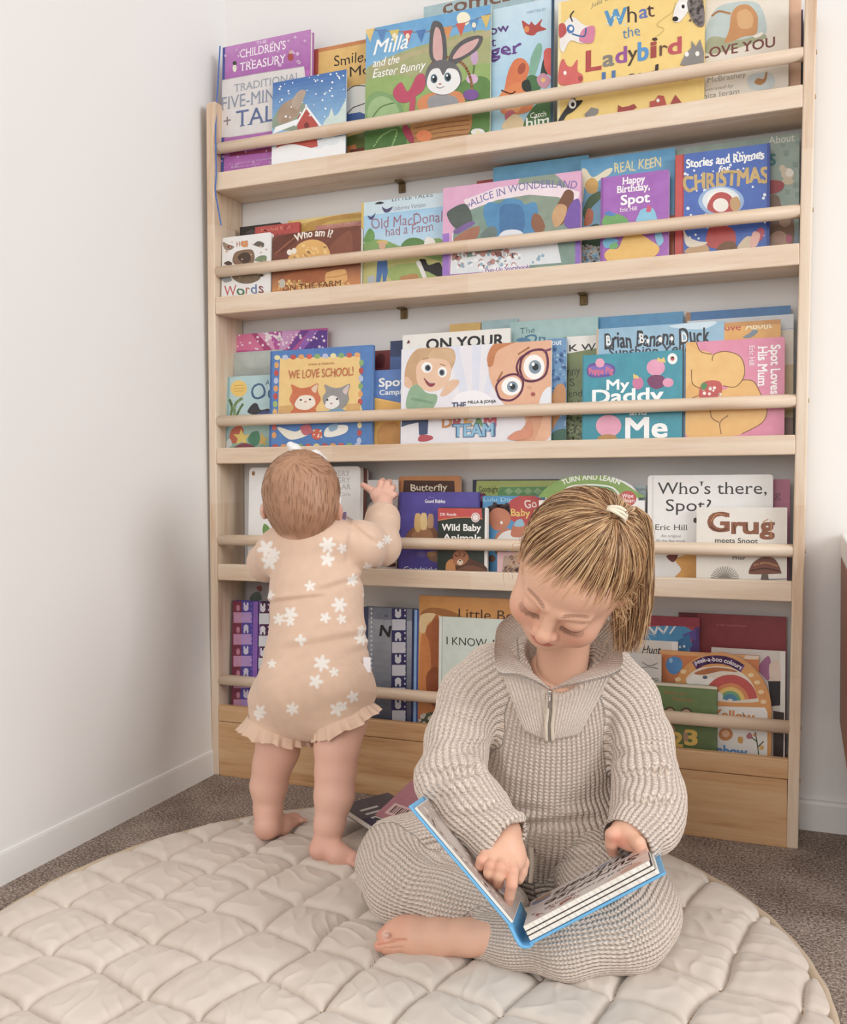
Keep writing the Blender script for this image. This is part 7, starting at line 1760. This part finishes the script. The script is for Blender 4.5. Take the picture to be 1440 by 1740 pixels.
# ---------------------------------------------------------------- the open picture book on her lap
S0, S1 = P_(879, 1572, 1.105), P_(896, 1522, 1.255)
eS = S1 - S0; eS /= np.linalg.norm(eS)
def perp(v):
    v = v - eS * (v @ eS); return v / np.linalg.norm(v)
dR = perp(P_(1100, 1460, 1.080) - S0); dL = perp(P_(706, 1368, 1.150) - S0)
BWd, BHt = 0.174, 0.130
nR = np.cross(dR, eS); nR = nR if nR @ UPV > 0 else -nR                # up out of the right-hand page
nL = np.cross(dL, eS); nL = nL if nL @ RGT > 0 else -nL
ob = empty('open_picture_book', S0 - nR * 0.02, 'open blue-covered picture book held on the seated girl\'s lap', 'book')
OB0 = np.array(ob.location)
M_BLUE = plain('blue_book_cloth', '#6fb4e3', 0.42, 0.4, 0.1, 500)
def slab_at(name, o, a, b_, n, la, lb, z0, z1, mat, parent, bev=0.0006, bow=0.0):
    bm = box_bm(0, la, 0, lb, z0, z1, bev, 1)
    ob_ = bm_obj(name, bm, mat, parent)
    M = np.stack([a, b_, n], 1)
    co = np.array([v.co for v in ob_.data.vertices])
    co = o + co @ M.T - OB0
    ob_.data.vertices.foreach_set('co', co.astype(np.float32).ravel()); ob_.data.update()
    return ob_
# right half: back cover, then three thick board leaves fanned a little apart
Rb = S0 - nR * 0.0255
slab_at('back_cover', Rb - eS * 0.003 + dR * 0.004, dR, eS, nR, BWd + 0.004, BHt + 0.006, 0.0, 0.0028, M_BLUE, ob)
for k, (z0, z1) in enumerate(((0.0034, 0.0088), (0.0100, 0.0142), (0.0154, 0.0210))):
    fan = 0.0008 * k
    slab_at('board_page', Rb + dR * 0.0055, dR, eS, nR, BWd - 0.004 - fan * 3, BHt, z0, z1, M_PAGES, ob)
    if k < 2:
        slab_at('leaf_shadow_gap', Rb + dR * 0.006, dR, eS, nR, BWd - 0.007, BHt - 0.002, z1, z1 + 0.0011, plain('leaf_gap_shade', '#3a2a2c', 0.6) if 'leaf_gap_shade' not in bpy.data.materials else bpy.data.materials['leaf_gap_shade'], ob)  # dark slab paints the shade between two leaves
# left half: cover and two leaves
Lb = S0 - nL * 0.0072
slab_at('front_cover', Lb - eS * 0.003 + dL * 0.004, dL, eS, nL, BWd + 0.006, BHt + 0.006, 0.0, 0.0028, M_BLUE, ob)
slab_at('board_page', Lb + dL * 0.0055, dL, eS, nL, BWd - 0.002, BHt, 0.0032, 0.0066, M_PAGES, ob)
# cloth spine wrapped round the back
sp = []
ptsS = [Lb + dL * 0.006, Lb + dL * 0.001 - nL * 0.001, (Lb + Rb) / 2 - nR * 0.0065 - nL * 0.002 - dR * 0.002, Rb + dR * 0.001 - nR * 0.001, Rb + dR * 0.007]
cur = np.array(crom(ptsS, closed=False, n=6))
V, F = [], []
for t in np.linspace(-0.003, BHt + 0.003, 6):
    for p in cur: V.append(p + eS * t - OB0)
m = len(cur); 
for j in range(5):
    for i in range(m - 1): F.append((j * m + i, j * m + i + 1, (j + 1) * m + i + 1, (j + 1) * m + i))
so = mesh_obj('spine', V, F, M_BLUE, ob, smooth=True)
md = so.modifiers.new('thickness', 'SOLIDIFY'); md.thickness = 0.0024; md.offset = 0.0
# printing: right page reads from her side (upside down to us)
def page_art(name, o, a, b_, n, la, lb, ops):
    """a, b_ are the page's reading directions from its own lower left corner"""
    art = Art(la, lb, lambda x_, y_: (x_ / 1000 * la, (1 - y_ / 1000) * lb)); art.step = 0.000012
    art.run(ops)
    q = np.array(art.V)
    V = o + q[:, :1] * a + q[:, 1:2] * b_ + q[:, 2:3] * n - OB0
    mesh_obj(name, V, art.F, M_PRINT, ob, cols=art.K)
ptop = Rb + dR * 0.0055 + nR * 0.0211
ops = [('F', '#e3dcd8', (0, 0, 1, 1)), ('b', '#e2c8c0', [(0, 0), (330, 0), (300, 120), (150, 260), (0, 300)]), ('b', '#dcb9ae', [(0, 380), (120, 420), (160, 600), (60, 760), (0, 780)]), ('b', '#c9a090', [(60, 60), (200, 40), (230, 130), (110, 200)]),
       ('b', '#7d87a8', [(820, 760), (900, 700), (980, 760), (980, 900), (860, 880)]), ('b', '#b88a60', [(820, 860), (920, 820), (960, 940), (850, 960)]), ('b', '#8a94b4', [(300, 880), (380, 840), (430, 900), (360, 950)]),
       ('t', '#2c2428', 'Surprise', 60, 560, 210, 800, dict(wob=0.08, bold=0.03, shear=0.35)), ('t', '#2c2428', 'animals', 120, 830, 190, 680, dict(wob=0.08, bold=0.03, shear=0.35)),
       ('t', '#5a4a4c', 'look at all your favourite', 130, 290, 90, 720, dict(wob=0.05, shear=0.2)), ('t', '#5a4a4c', 'together on the page', 180, 640, 60, 620, dict(wob=0.05, shear=0.2)),
       ('d', '#b5564a', 500, 60, 940, 220, 16, 14, 4), ('d', '#8f6a50', 560, 200, 960, 330, 12, 10, 5), ('d', '#a9574c', 60, 840, 260, 980, 10, 14, 6), ('b', '#a8644e', [(620, 120), (700, 90), (720, 160), (650, 190)])]
page_art('right_page_print', ptop + dR * (BWd - 0.006) + eS * 0.0, -dR, eS, nR, BWd - 0.0075, BHt, [])if False else None
# reading up direction on her side points back to us: text baseline runs from our right to our left
page_art('right_page_print', ptop + dR * (BWd - 0.0065) + eS * (BHt - 0.001), -dR, -eS, nR, BWd - 0.008, BHt - 0.002, ops)
ltop = Lb + dL * 0.0055 + nL * 0.0067
opsL = [('F', '#b9a9a0', (0, 0, 1, 1)), ('d', '#f0ebe4', 40, 40, 960, 960, 60, 16, 8), ('d', '#5a4a4a', 60, 60, 940, 940, 40, 18, 9), ('d', '#b05a50', 80, 300, 900, 960, 24, 18, 12), ('b', '#8f8494', [(100, 500), (300, 420), (420, 560), (300, 700), (140, 660)]), ('b', '#c9bdb4', [(500, 200), (760, 160), (840, 340), (640, 420)])]
page_art('left_page_print', ltop + eS * (BHt - 0.001) + dL * 0.001, dL, -eS, nL, BWd - 0.004, BHt - 0.002, opsL)

# ---------------------------------------------------------------- two books lying behind her knee
def lying_book(name, corner, along, across, th, L, W, tilt_n, cover, label, ops, kind='soft', edge='#e9e3da'):
    a = along / np.linalg.norm(along); b_ = across - a * (across @ a); b_ /= np.linalg.norm(b_)
    n = np.cross(a, b_); 
    if n[2] < 0: n = -n
    root = empty(name, corner, label, 'book')
    L0 = np.array(corner)
    ct = 0.0012
    def sl(nm, z0, z1, mat, ins):
        bm = box_bm(ins, L - ins, ins, W - ins, z0, z1, 0.0002, 1)
        o = bm_obj(nm, bm, mat, root)
        co = np.array([v.co for v in o.data.vertices]); co = co @ np.stack([a, b_, n], 1).T
        o.data.vertices.foreach_set('co', co.astype(np.float32).ravel()); o.data.update()
        return o
    cm = plain(name + '_card', cover, 0.45)
    sl('back_cover', -th, -th + ct, cm, 0.0)
    sl('pages', -th + ct, -ct, M_PAGES, 0.0008)
    sl('front_cover', -ct, 0, cm, 0.0)
    art = Art(L, W, lambda x_, y_: (x_ / 1000 * L, (1 - y_ / 1000) * W)); art.run(ops)
    q = np.array(art.V)
    V = q[:, :1] * a + q[:, 1:2] * b_ + q[:, 2:3] * n
    fl = np.cross(a, b_) @ n < 0
    mesh_obj('cover_print', V, [f[::-1] for f in art.F] if fl else art.F, M_PRINT, root, cols=art.K)
    return root
cA, cB, cD = on_z(578, 1368, 0.062), on_z(601, 1338, 0.066), on_z(648, 1414, 0.055)
lying_book('activity_book', cA, cD - cA, cB - cA, 0.012, 0.25, 0.105, None, '#625a62', 'grey softcover book with white stripes lying against the seated girl\'s knee',
           [('F', '#5f5961', (0, 0, 1, 1)), ('F', '#3f3d58', (0.30, 0, 1, 0.9)), ('b', '#4a5a8a', [(300, 100), (420, 60), (470, 300), (380, 420)])] + [('F', '#d9d5d2', (0.16 + 0.075 * i, 0.16, 0.19 + 0.075 * i, 0.52)) for i in range(8)])
cE, cF, cG = on_z(637, 1385, 0.082), on_z(617, 1330, 0.108), on_z(690, 1405, 0.076)
lying_book('pink_paperback', cE, cG - cE, cF - cE, 0.006, 0.20, 0.125, None, '#3a2f38', 'dusty pink book with a barcode lying on top of the grey softcover behind the girl',
           [('F', '#b0707c', (0, 0, 1, 1)), ('b', '#cdb0a4', [(420, 80), (1000, 60), (1000, 420), (560, 400), (430, 300)]), ('F', '#d9b4b0', (0.06, 0.10, 0.34, 0.34))] + [('F', '#4a2f36', (0.09 + 0.022 * i, 0.14, 0.09 + 0.022 * i + (0.008 if i % 3 else 0.014), 0.30)) for i in range(10)] + [('F', '#3f2f36', (0.55, 0.06, 0.66, 0.10))])
# ---------------------------------------------------------------- standing baby, seen from behind
baby = empty('person', on_z(505, 1440, 0.015), 'baby in a peach flower-knit romper standing barefoot, seen from behind, reaching into the bookshelf', 'person')
B0 = np.array(baby.location)
BSK, BPK = rgb('#e9bba7'), rgb('#da9b8b')
HB = P_(512, 836, 1.700)
S = Solid((0.22, -0.56, -0.005), (0.56, -0.16, 0.74), 0.0022)
def BR(ax, up):
    a = np.array(ax); return a
S.ell(HB, (0.0685, 0.0740, 0.0765), 0.01)
S.ell(P_(514, 868, 1.685), (0.058, 0.050, 0.052), 0.02)
S.cone(P_(518, 885, 1.705), P_(528, 935, 1.725), 0.045, 0.05, 0.02)
S.ell(P_(575, 870, 1.705), (0.0070, 0.0120, 0.0165), 0.004)           # her right ear
S.ell(P_(582, 873, 1.700), (0.0030, 0.0060, 0.009), 0.003, sub=True)
S.ell(P_(450, 868, 1.730), (0.0060, 0.0120, 0.0160), 0.004)
TB = [P_(530, 935, 1.730), P_(538, 1010, 1.715), P_(540, 1090, 1.690), P_(536, 1145, 1.672), P_(530, 1170, 1.662)]
S.chain(TB, [0.062, 0.070, 0.074, 0.080, 0.084], 0.02, (TOW, 0.85))
lg = [[P_(478, 1225, 1.690), P_(472, 1275, 1.700), P_(463, 1300, 1.702), P_(457, 1335, 1.706), P_(456, 1375, 1.706), on_z(455, 1402, 0.046)],
      [P_(583, 1220, 1.640), P_(573, 1270, 1.624), P_(570, 1312, 1.618), P_(568, 1352, 1.612), P_(560, 1400, 1.606), on_z(555, 1432, 0.044)]]
lr_ = [[0.045, 0.0375, 0.0335, 0.0320, 0.0245, 0.0215], [0.045, 0.0375, 0.0335, 0.0325, 0.0245, 0.0212]]
ft = [[on_z(452, 1408, 0.036), on_z(478, 1402, 0.033), on_z(500, 1393, 0.028)], [on_z(545, 1444, 0.036), on_z(575, 1452, 0.033), on_z(598, 1459, 0.028)]]
for l_, r_ in zip(lg, lr_): S.chain(l_, r_, 0.012)
for k, f_ in enumerate(ft):
    S.ell(f_[0], (0.0195, 0.0195, 0.0175), 0.012)
    S.chain([lg[k][-1], f_[1], f_[2]], [0.0205, 0.0175, 0.0135], 0.010)
    ax_ = f_[2] - f_[0]; ax_[2] = 0; ax_ /= np.linalg.norm(ax_); sd = np.cross([0, 0, 1], ax_)
    for t in range(5):
        q0 = f_[2] + sd * (0.0125 - t * 0.0062) + ax_ * 0.004
        S.cone(q0, q0 + ax_ * (0.012 - 0.0014 * abs(t - (0 if k == 1 else 4))) - np.array([0, 0, 0.004]), 0.0052, 0.0045, 0.003)
shB, elB, wrB = P_(604, 925, 1.728), P_(644, 930, 1.790), P_(652, 872, 1.860)
S.chain([P_(560, 935, 1.725), shB, elB, wrB], [0.04, 0.032, 0.028, 0.0195], 0.015)
S.chain([P_(505, 935, 1.730), P_(470, 940, 1.745), P_(452, 955, 1.800), P_(455, 950, 1.870)], [0.04, 0.032, 0.026, 0.018], 0.015)
V6, F6 = S.mesh(2)
# the reaching hand, finer
hb_ = lambda x_, y_, d: P_(420 + x_ / 5.143, 750 + y_ / 5.143, d)
pb2 = frame_from(hb_(1190, 560, 1.870), hb_(1190, 430, 1.900), -FWD)
bh = hand_solid([(hb_(1185, 470, 1.892), (0.0205, 0.0200, 0.0120), pb2), (hb_(1130, 460, 1.892), (0.0120, 0.0150, 0.0100), pb2)],
    [([hb_(1150, 490, 1.893), hb_(1090, 430, 1.900), hb_(1015, 382, 1.908)], [0.0092, 0.0074, 0.0058]),
     ([hb_(1165, 430, 1.895), hb_(1170, 365, 1.905), hb_(1185, 345, 1.922), hb_(1195, 370, 1.936)], [0.0078, 0.0068, 0.0060, 0.0052]),
     ([hb_(1205, 425, 1.892), hb_(1225, 370, 1.900), hb_(1245, 355, 1.918), hb_(1240, 385, 1.930)], [0.0078, 0.0068, 0.0060, 0.0050]),
     ([hb_(1235, 450, 1.890), hb_(1265, 410, 1.895), hb_(1280, 400, 1.912), hb_(1270, 430, 1.924)], [0.0074, 0.0064, 0.0056, 0.0048]),
     ([hb_(1250, 485, 1.888), hb_(1285, 465, 1.890), hb_(1300, 462, 1.905), hb_(1285, 490, 1.914)], [0.0068, 0.0058, 0.0050, 0.0044])],
    ([hb_(1185, 640, 1.862), hb_(1190, 540, 1.880)], [0.0200, 0.0190]))
V7, F7 = bh.mesh(2)
def paint(V):
    c = np.tile(BSK, (len(V), 1))
    for q, r_, a in ((ft[0][0], 0.03, 0.55), (ft[1][0], 0.03, 0.55), (ft[0][2], 0.03, 0.5), (ft[1][2], 0.03, 0.5), (P_(580, 872, 1.695), 0.022, 0.7), (P_(570, 1305, 1.6), 0.03, 0.25), (P_(463, 1300, 1.68), 0.03, 0.25), (hb_(1020, 382, 1.9), 0.012, 0.5), (hb_(1240, 380, 1.91), 0.02, 0.4), (P_(520, 905, 1.66), 0.03, 0.3)):
        m = np.exp(-((V - q) ** 2).sum(1) / r_ ** 2)[:, None]; c = c + m * a * (BPK - c)
    return c
c6 = paint(V6)
# fine brown down over the skull, thinning to skin at the nape
q = (V6 - HB); up = q @ UPV; back = q @ -FWD; lat = q @ RGT
rr = np.linalg.norm(q, axis=1)
cap = sstep(-0.096, -0.076, up + 0.006 * np.sin(lat * 90)) * (rr < 0.094) * (np.abs(lat) < 0.0695)
hue = rgb('#9c7356') + (0.5 + 0.5 * noise3(V6, 60, 5))[:, None] * (rgb('#b58c6d') - rgb('#9c7356'))
c6 = c6 + (cap * 0.88)[:, None] * (hue - c6)
BV, BF, BK = merge_quads([(V6, F6, c6), (V7, F7, paint(V7))])
np_obj('body', BV, BF, M_SKIN, baby, cols=BK, origin=B0)
# short hair, swirling out of the crown and lying down over the back of the head
rs = np.random.RandomState(5)
paths, rad, cols = [], [], []
skull = bvh_of(V6, F6)
crown = np.array([0.0, 0.62, 0.52]); crown /= np.linalg.norm(crown)    # (right, up, towards us)
Rr = np.array([0.0685, 0.0740, 0.0765])
for i in range(1900):
    d = rs.normal(size=3); d /= np.linalg.norm(d)
    if d[1] < -0.88 + 0.12 * rs.rand() or (abs(d[0]) > 0.93 and d[1] < 0): continue
    dn = np.array([0, -1.0, 0.15]) if d[1] < 0.45 else (d - crown) + 0.4 * np.cross(crown, d)
    dn = dn - d * (dn @ d); dn /= np.linalg.norm(dn) + 1e-9
    L = rs.uniform(0.008, 0.018) / 0.07; pts = []
    for t in np.linspace(0, 1, 6):
        e = d + dn * L * t + np.array([rs.normal() * 0.003, 0, 0]); e /= np.linalg.norm(e)
        w_ = e[0] * RGT + e[1] * UPV - e[2] * FWD
        hit = skull.ray_cast(Vector(HB + w_ * 0.16), Vector(-w_), 0.13)[0]
        if hit is None: break
        pts.append(np.array(hit) + w_ * (0.0004 + 0.0007 * t))
    if len(pts) < 6: continue
    paths.append(np.array(pts)); rad.append(rs.uniform(0.00014, 0.00026))
    cols.append(np.clip((rgb('#8f674a') if rs.rand() < 0.6 else rgb('#b58e6c')) * rs.uniform(0.85, 1.15), 0, 1))
Vs, Fs_, Ks = strand_mesh(paths, rad, cols, 3)
np_obj('hair', Vs, Fs_, M_HAIR, baby, cols=Ks, origin=B0)
# white bow band
M_BOW = plain('white_bow_cloth', '#f2f0ee', 0.8, 0.2, 0.1, 300)
S = Solid(P_(520, 772, 1.72) - 0.07, P_(520, 772, 1.72) + 0.07, 0.0013)
S.chain([P_(516, 775, 1.735), P_(502, 764, 1.735), P_(494, 757, 1.735)], [0.005, 0.0098, 0.0072], 0.006, (FWD, 2.0))
S.chain([P_(518, 775, 1.735), P_(536, 774, 1.735), P_(550, 782, 1.735)], [0.005, 0.0098, 0.007], 0.006, (FWD, 2.0))
S.ell(P_(517, 774, 1.735), (0.006, 0.007, 0.006), 0.004)
v_, f_ = S.mesh(1)
np_obj('hair_bow', v_, f_, M_BOW, baby, origin=B0)
ring = []
for a in np.linspace(0, 2 * PI, 48, endpoint=False):
    e = math.cos(a) * RGT + math.sin(a) * (UPV * 0.80 + FWD * 0.60)
    k = 1 / math.sqrt((e[0] / Rr[0]) ** 2 + (e[1] / Rr[1]) ** 2 + (e[2] / Rr[2]) ** 2)
    c0 = FWD * 0.022 + UPV * -0.004
    b_ = HB + c0; 
    lo_, hi_ = 0.0, 0.12
    for _ in range(30):
        mdd = (lo_ + hi_) / 2; w_ = c0 + e * mdd
        if (w_[0] / Rr[0]) ** 2 + (w_[1] / Rr[1]) ** 2 + (w_[2] / Rr[2]) ** 2 < 1: lo_ = mdd
        else: hi_ = mdd
    ring.append(b_ + e * (lo_ + 0.0012) - B0)
v_, f_ = tube(ring, 0.0022, 8, closed=True)
mesh_obj('headband', v_, f_, M_BOW, baby, smooth=True)

# romper: smooth knit with scattered white flowers
M_ROMP, nt, b = new_mat('peach_fine_knit', 0.9, spec=0.12)
b.inputs['Sheen Weight'].default_value = 0.3
at = node(nt, 'ShaderNodeAttribute', attribute_name='Col')
nt.links.new(at.outputs['Color'], b.inputs['Base Color'])
tc = node(nt, 'ShaderNodeTexCoord'); mp = node(nt, 'ShaderNodeMapping'); mp.inputs['Scale'].default_value = (700, 700, 480)
nt.links.new(tc.outputs['Object'], mp.inputs['Vector'])
vo = node(nt, 'ShaderNodeTexVoronoi'); vo.inputs['Scale'].default_value = 1.0
nt.links.new(mp.outputs[0], vo.inputs['Vector'])
bp = node(nt, 'ShaderNodeBump', in_Strength=0.18, in_Distance=0.001)
nt.links.new(vo.outputs['Distance'], bp.inputs['Height']); nt.links.new(bp.outputs[0], b.inputs['Normal'])
S = Solid((0.19, -0.60, 0.10), (0.58, -0.12, 0.64), 0.0018)
S.chain(TB, [0.068, 0.0775, 0.080, 0.0870, 0.0925], 0.03, (TOW, 0.86))
S.ell(P_(532, 916, 1.720), (0.086, 0.056, 0.037), 0.03)                 # shoulders
for k, (a, b_) in enumerate(((P_(480, 1195, 1.690), P_(475, 1224, 1.690)), (P_(580, 1182, 1.640), P_(580, 1208, 1.632)))):
    S.cone(a, b_, 0.062, 0.0535 if k == 0 else 0.0515, 0.020)
S.ell(P_(498, 1166, 1.630), (0.050, 0.045, 0.043), 0.03); S.ell(P_(566, 1160, 1.610), (0.050, 0.045, 0.043), 0.03)   # nappy
AR = [P_(585, 925, 1.728), P_(612, 925, 1.730), P_(645, 926, 1.790), P_(650, 884, 1.850)]
ARr = [0.042, 0.0415, 0.0390, 0.0325]
T = twin(S); T.chain(AR, ARr, 0.014)
d = AR[-1] - AR[-2]; d /= np.linalg.norm(d)
T.ell(P_(622, 893, 1.760), (0.020, 0.012, 0.007), 0.006)
T.cone(AR[-1] - d * 0.016, AR[-1] + d * 0.004, 0.0365, 0.0355, 0.002)
T.cone(AR[-1] - d * 0.004, AR[-1] + d * 0.08, 0.0305, 0.034, 0.003, sub=True); T.cone(AR[-1] + d * 0.058, AR[-1] + d * 0.11, 0.05, 0.05, 0.003, sub=True)
unite(S, T, 0.012)
AL = [P_(500, 935, 1.728), P_(474, 940, 1.742), P_(455, 955, 1.800), P_(457, 950, 1.850)]
S.chain(AL, [0.045, 0.0415, 0.0350, 0.029], 0.014)
# leg openings
LO = []
for k, (c_, nrm, r_) in enumerate(((P_(474, 1230, 1.690), RGT * -0.20 - UPV * 0.98, 0.0520), (P_(580, 1211, 1.632), RGT * 0.40 - UPV * 0.90, 0.0500))):
    nrm = nrm / np.linalg.norm(nrm)
    S.cone(c_ + nrm * 0.070, c_ + nrm * 0.15, r_ + 0.012, r_ + 0.03, 0.006, sub=True)
    LO.append((c_, nrm, r_))
S.cone(P_(518, 860, 1.700), P_(514, 830, 1.690), 0.036, 0.050, 0.006, sub=True)    # neckline
V8, F8 = S.mesh(2)
N8 = vnormals(V8, F8)
pxv = np.stack([(V8 - CAM) @ RGT / ((V8 - CAM) @ FWD) * CAM_F + 720, 870 - (V8 - CAM) @ UPV / ((V8 - CAM) @ FWD) * CAM_F], 1)
tors = np.exp(-((pxv[:, 0] - 540) / 150) ** 2)
def crease(x0, y0, x1, y1, wd, dep):
    """a cloth fold running between two points"""
    global V8
    a = np.array([x0, y0], float); b_ = np.array([x1, y1], float); dd = b_ - a; L = np.linalg.norm(dd); dd /= L
    q = pxv - a; t = np.clip(q @ dd, 0, L); dist = (q - np.outer(t, dd)) @ np.array([-dd[1], dd[0]])
    en = np.exp(-(np.maximum(0, np.linalg.norm(q - np.outer(t, dd), axis=1) - np.abs(dist)) / 15) ** 2) * sstep(0, 0.25, t / L + 0.05) * sstep(0, 0.25, 1.05 - t / L)
    pr_ = -np.exp(-(dist / wd) ** 2) + 0.75 * np.exp(-((dist + wd * 1.6) / (wd * 1.3)) ** 2)
    V8 = V8 + N8 * (pr_ * en * dep * ((N8 @ FWD) < 0.3))[:, None]
crease(446, 1025, 560, 1012, 4, 0.0040); crease(470, 1106, 640, 1075, 7, 0.0042); crease(530, 1008, 640, 975, 6, 0.0035)
crease(630, 1000, 660, 940, 5, 0.0025); crease(596, 890, 640, 925, 4, 0.0035); crease(590, 960, 600, 895, 6, 0.0025); crease(560, 1125, 640, 1095, 7, 0.002)
V8 = V8 + N8 * (0.0016 * noise3(V8, 38, 21))[:, None]
fl = np.zeros(len(V8)); front = (N8 @ FWD) < 0.15
def star(cx, cy, r_, n, ph, inner=0.42):
    q = pxv - np.array([cx, cy]); rho = np.hypot(q[:, 0], q[:, 1]) / r_; th = np.arctan2(q[:, 1], q[:, 0]) + ph
    lim = inner + (1 - inner) * np.abs(np.cos(th * n / 2)) ** 1.3
    return sstep(1.12, 0.85, rho / lim) * front
FLW = [(557, 926, 15, 6), (582, 932, 9, 5), (557, 951, 13, 5), (452, 932, 16, 5), (458, 955, 15, 5), (466, 942, 12, 6), (527, 996, 10, 5), (600, 986, 11, 6), (624, 963, 8, 5), (658, 917, 9, 6), (646, 926, 7, 5), (460, 1012, 9, 5), (577, 1028, 14, 6), (474, 1052, 11, 6), (494, 1043, 13, 5), (493, 1056, 9, 5), (553, 1050, 10, 5), (581, 1052, 9, 5), (512, 1088, 10, 4), (616, 1086, 12, 6), (614, 1070, 8, 5), (625, 1010, 9, 5), (462, 1128, 8, 5), (547, 1127, 15, 6), (568, 1142, 9, 5), (537, 1158, 13, 5), (600, 1184, 11, 5), (573, 1205, 13, 5), (583, 1199, 9, 4), (497, 1205, 12, 6), (443, 1208, 11, 5), (441, 1216, 9, 4), (640, 1130, 8, 5)]
for i, (cx, cy, r_, n_) in enumerate(FLW): fl = np.maximum(fl, star(cx, cy, r_, n_, i * 0.7))
base8 = rgb('#e2c3ac') * (1 + 0.03 * noise3(V8, 300, 8))[:, None]
c8 = base8 + fl[:, None] * 0.92 * (rgb('#f4f0ea') - base8)
V8 = V8 + N8 * (fl * 0.0005)[:, None]
romper = np_obj('romper', V8, F8, M_ROMP, baby, cols=c8, origin=B0)
# ruffles
for k, (c_, nrm, r_) in enumerate(LO):
    e1 = RGT - nrm * (RGT @ nrm); e1 /= np.linalg.norm(e1); e2 = np.cross(nrm, e1)
    n_a, n_t = 220, 9
    V, F, K = [], [], []
    for side in (0, 1):
        for j in range(n_t):
            t = j / (n_t - 1)
            for i in range(n_a):
                a = 2 * PI * i / n_a
                wv = math.sin(a * 19 + k) + 0.5 * math.sin(a * 31 + 2)
                rad_ = r_ * 0.98 + t * 0.011 + t * t * wv * 0.0034
                p = c_ + e1 * math.cos(a) * rad_ * (1.10 if k == 0 else 1.04) + e2 * math.sin(a) * rad_ + nrm * (-0.004 + t * 0.027 + t * 0.0022 * math.sin(a * 7))
                out = e1 * math.cos(a) + e2 * math.sin(a)
                V.append(p + out * (0.0010 if side == 0 else -0.0010)); K.append(base8[0] * (1.0 + 0.02 * math.sin(a * 90)))
    idx = np.arange(2 * n_t * n_a).reshape(2, n_t, n_a)
    for side in (0, 1):
        A = idx[side]; B_ = np.roll(A, -1, 1)
        q_ = np.stack([A[:-1], B_[:-1], B_[1:], A[1:]], -1).reshape(-1, 4); F.append(q_ if side else q_[:, ::-1])
    for e in (0, -1):
        A0, A1 = idx[0, e], idx[1, e]
        F.append(np.stack([A0, np.roll(A0, -1), np.roll(A1, -1), A1], 1))
    np_obj('ruffle', np.array(V), np.concatenate(F), M_ROMP, romper, cols=np.array(K), origin=B0)
# side label
rb = bvh_of(V8, F8)
h_, n_ = drape(rb, 618, 1130, 0.001)
o_ = h_ if h_ is not None else P_(622, 1130, 1.62)
bm = box_bm(-0.001, 0.012, -0.0004, 0.0004, -0.013, 0.013, 0.0002, 1)
lb_ = bm_obj('care_label', bm, plain('white_satin_label', '#f0eef4', 0.5), romper)
co = np.array([v.co for v in lb_.data.vertices]) @ np.stack([RGT * 0.97 - FWD * 0.2, FWD, UPV], 1).T + o_ - B0
lb_.data.vertices.foreach_set('co', co.astype(np.float32).ravel()); lb_.data.update()
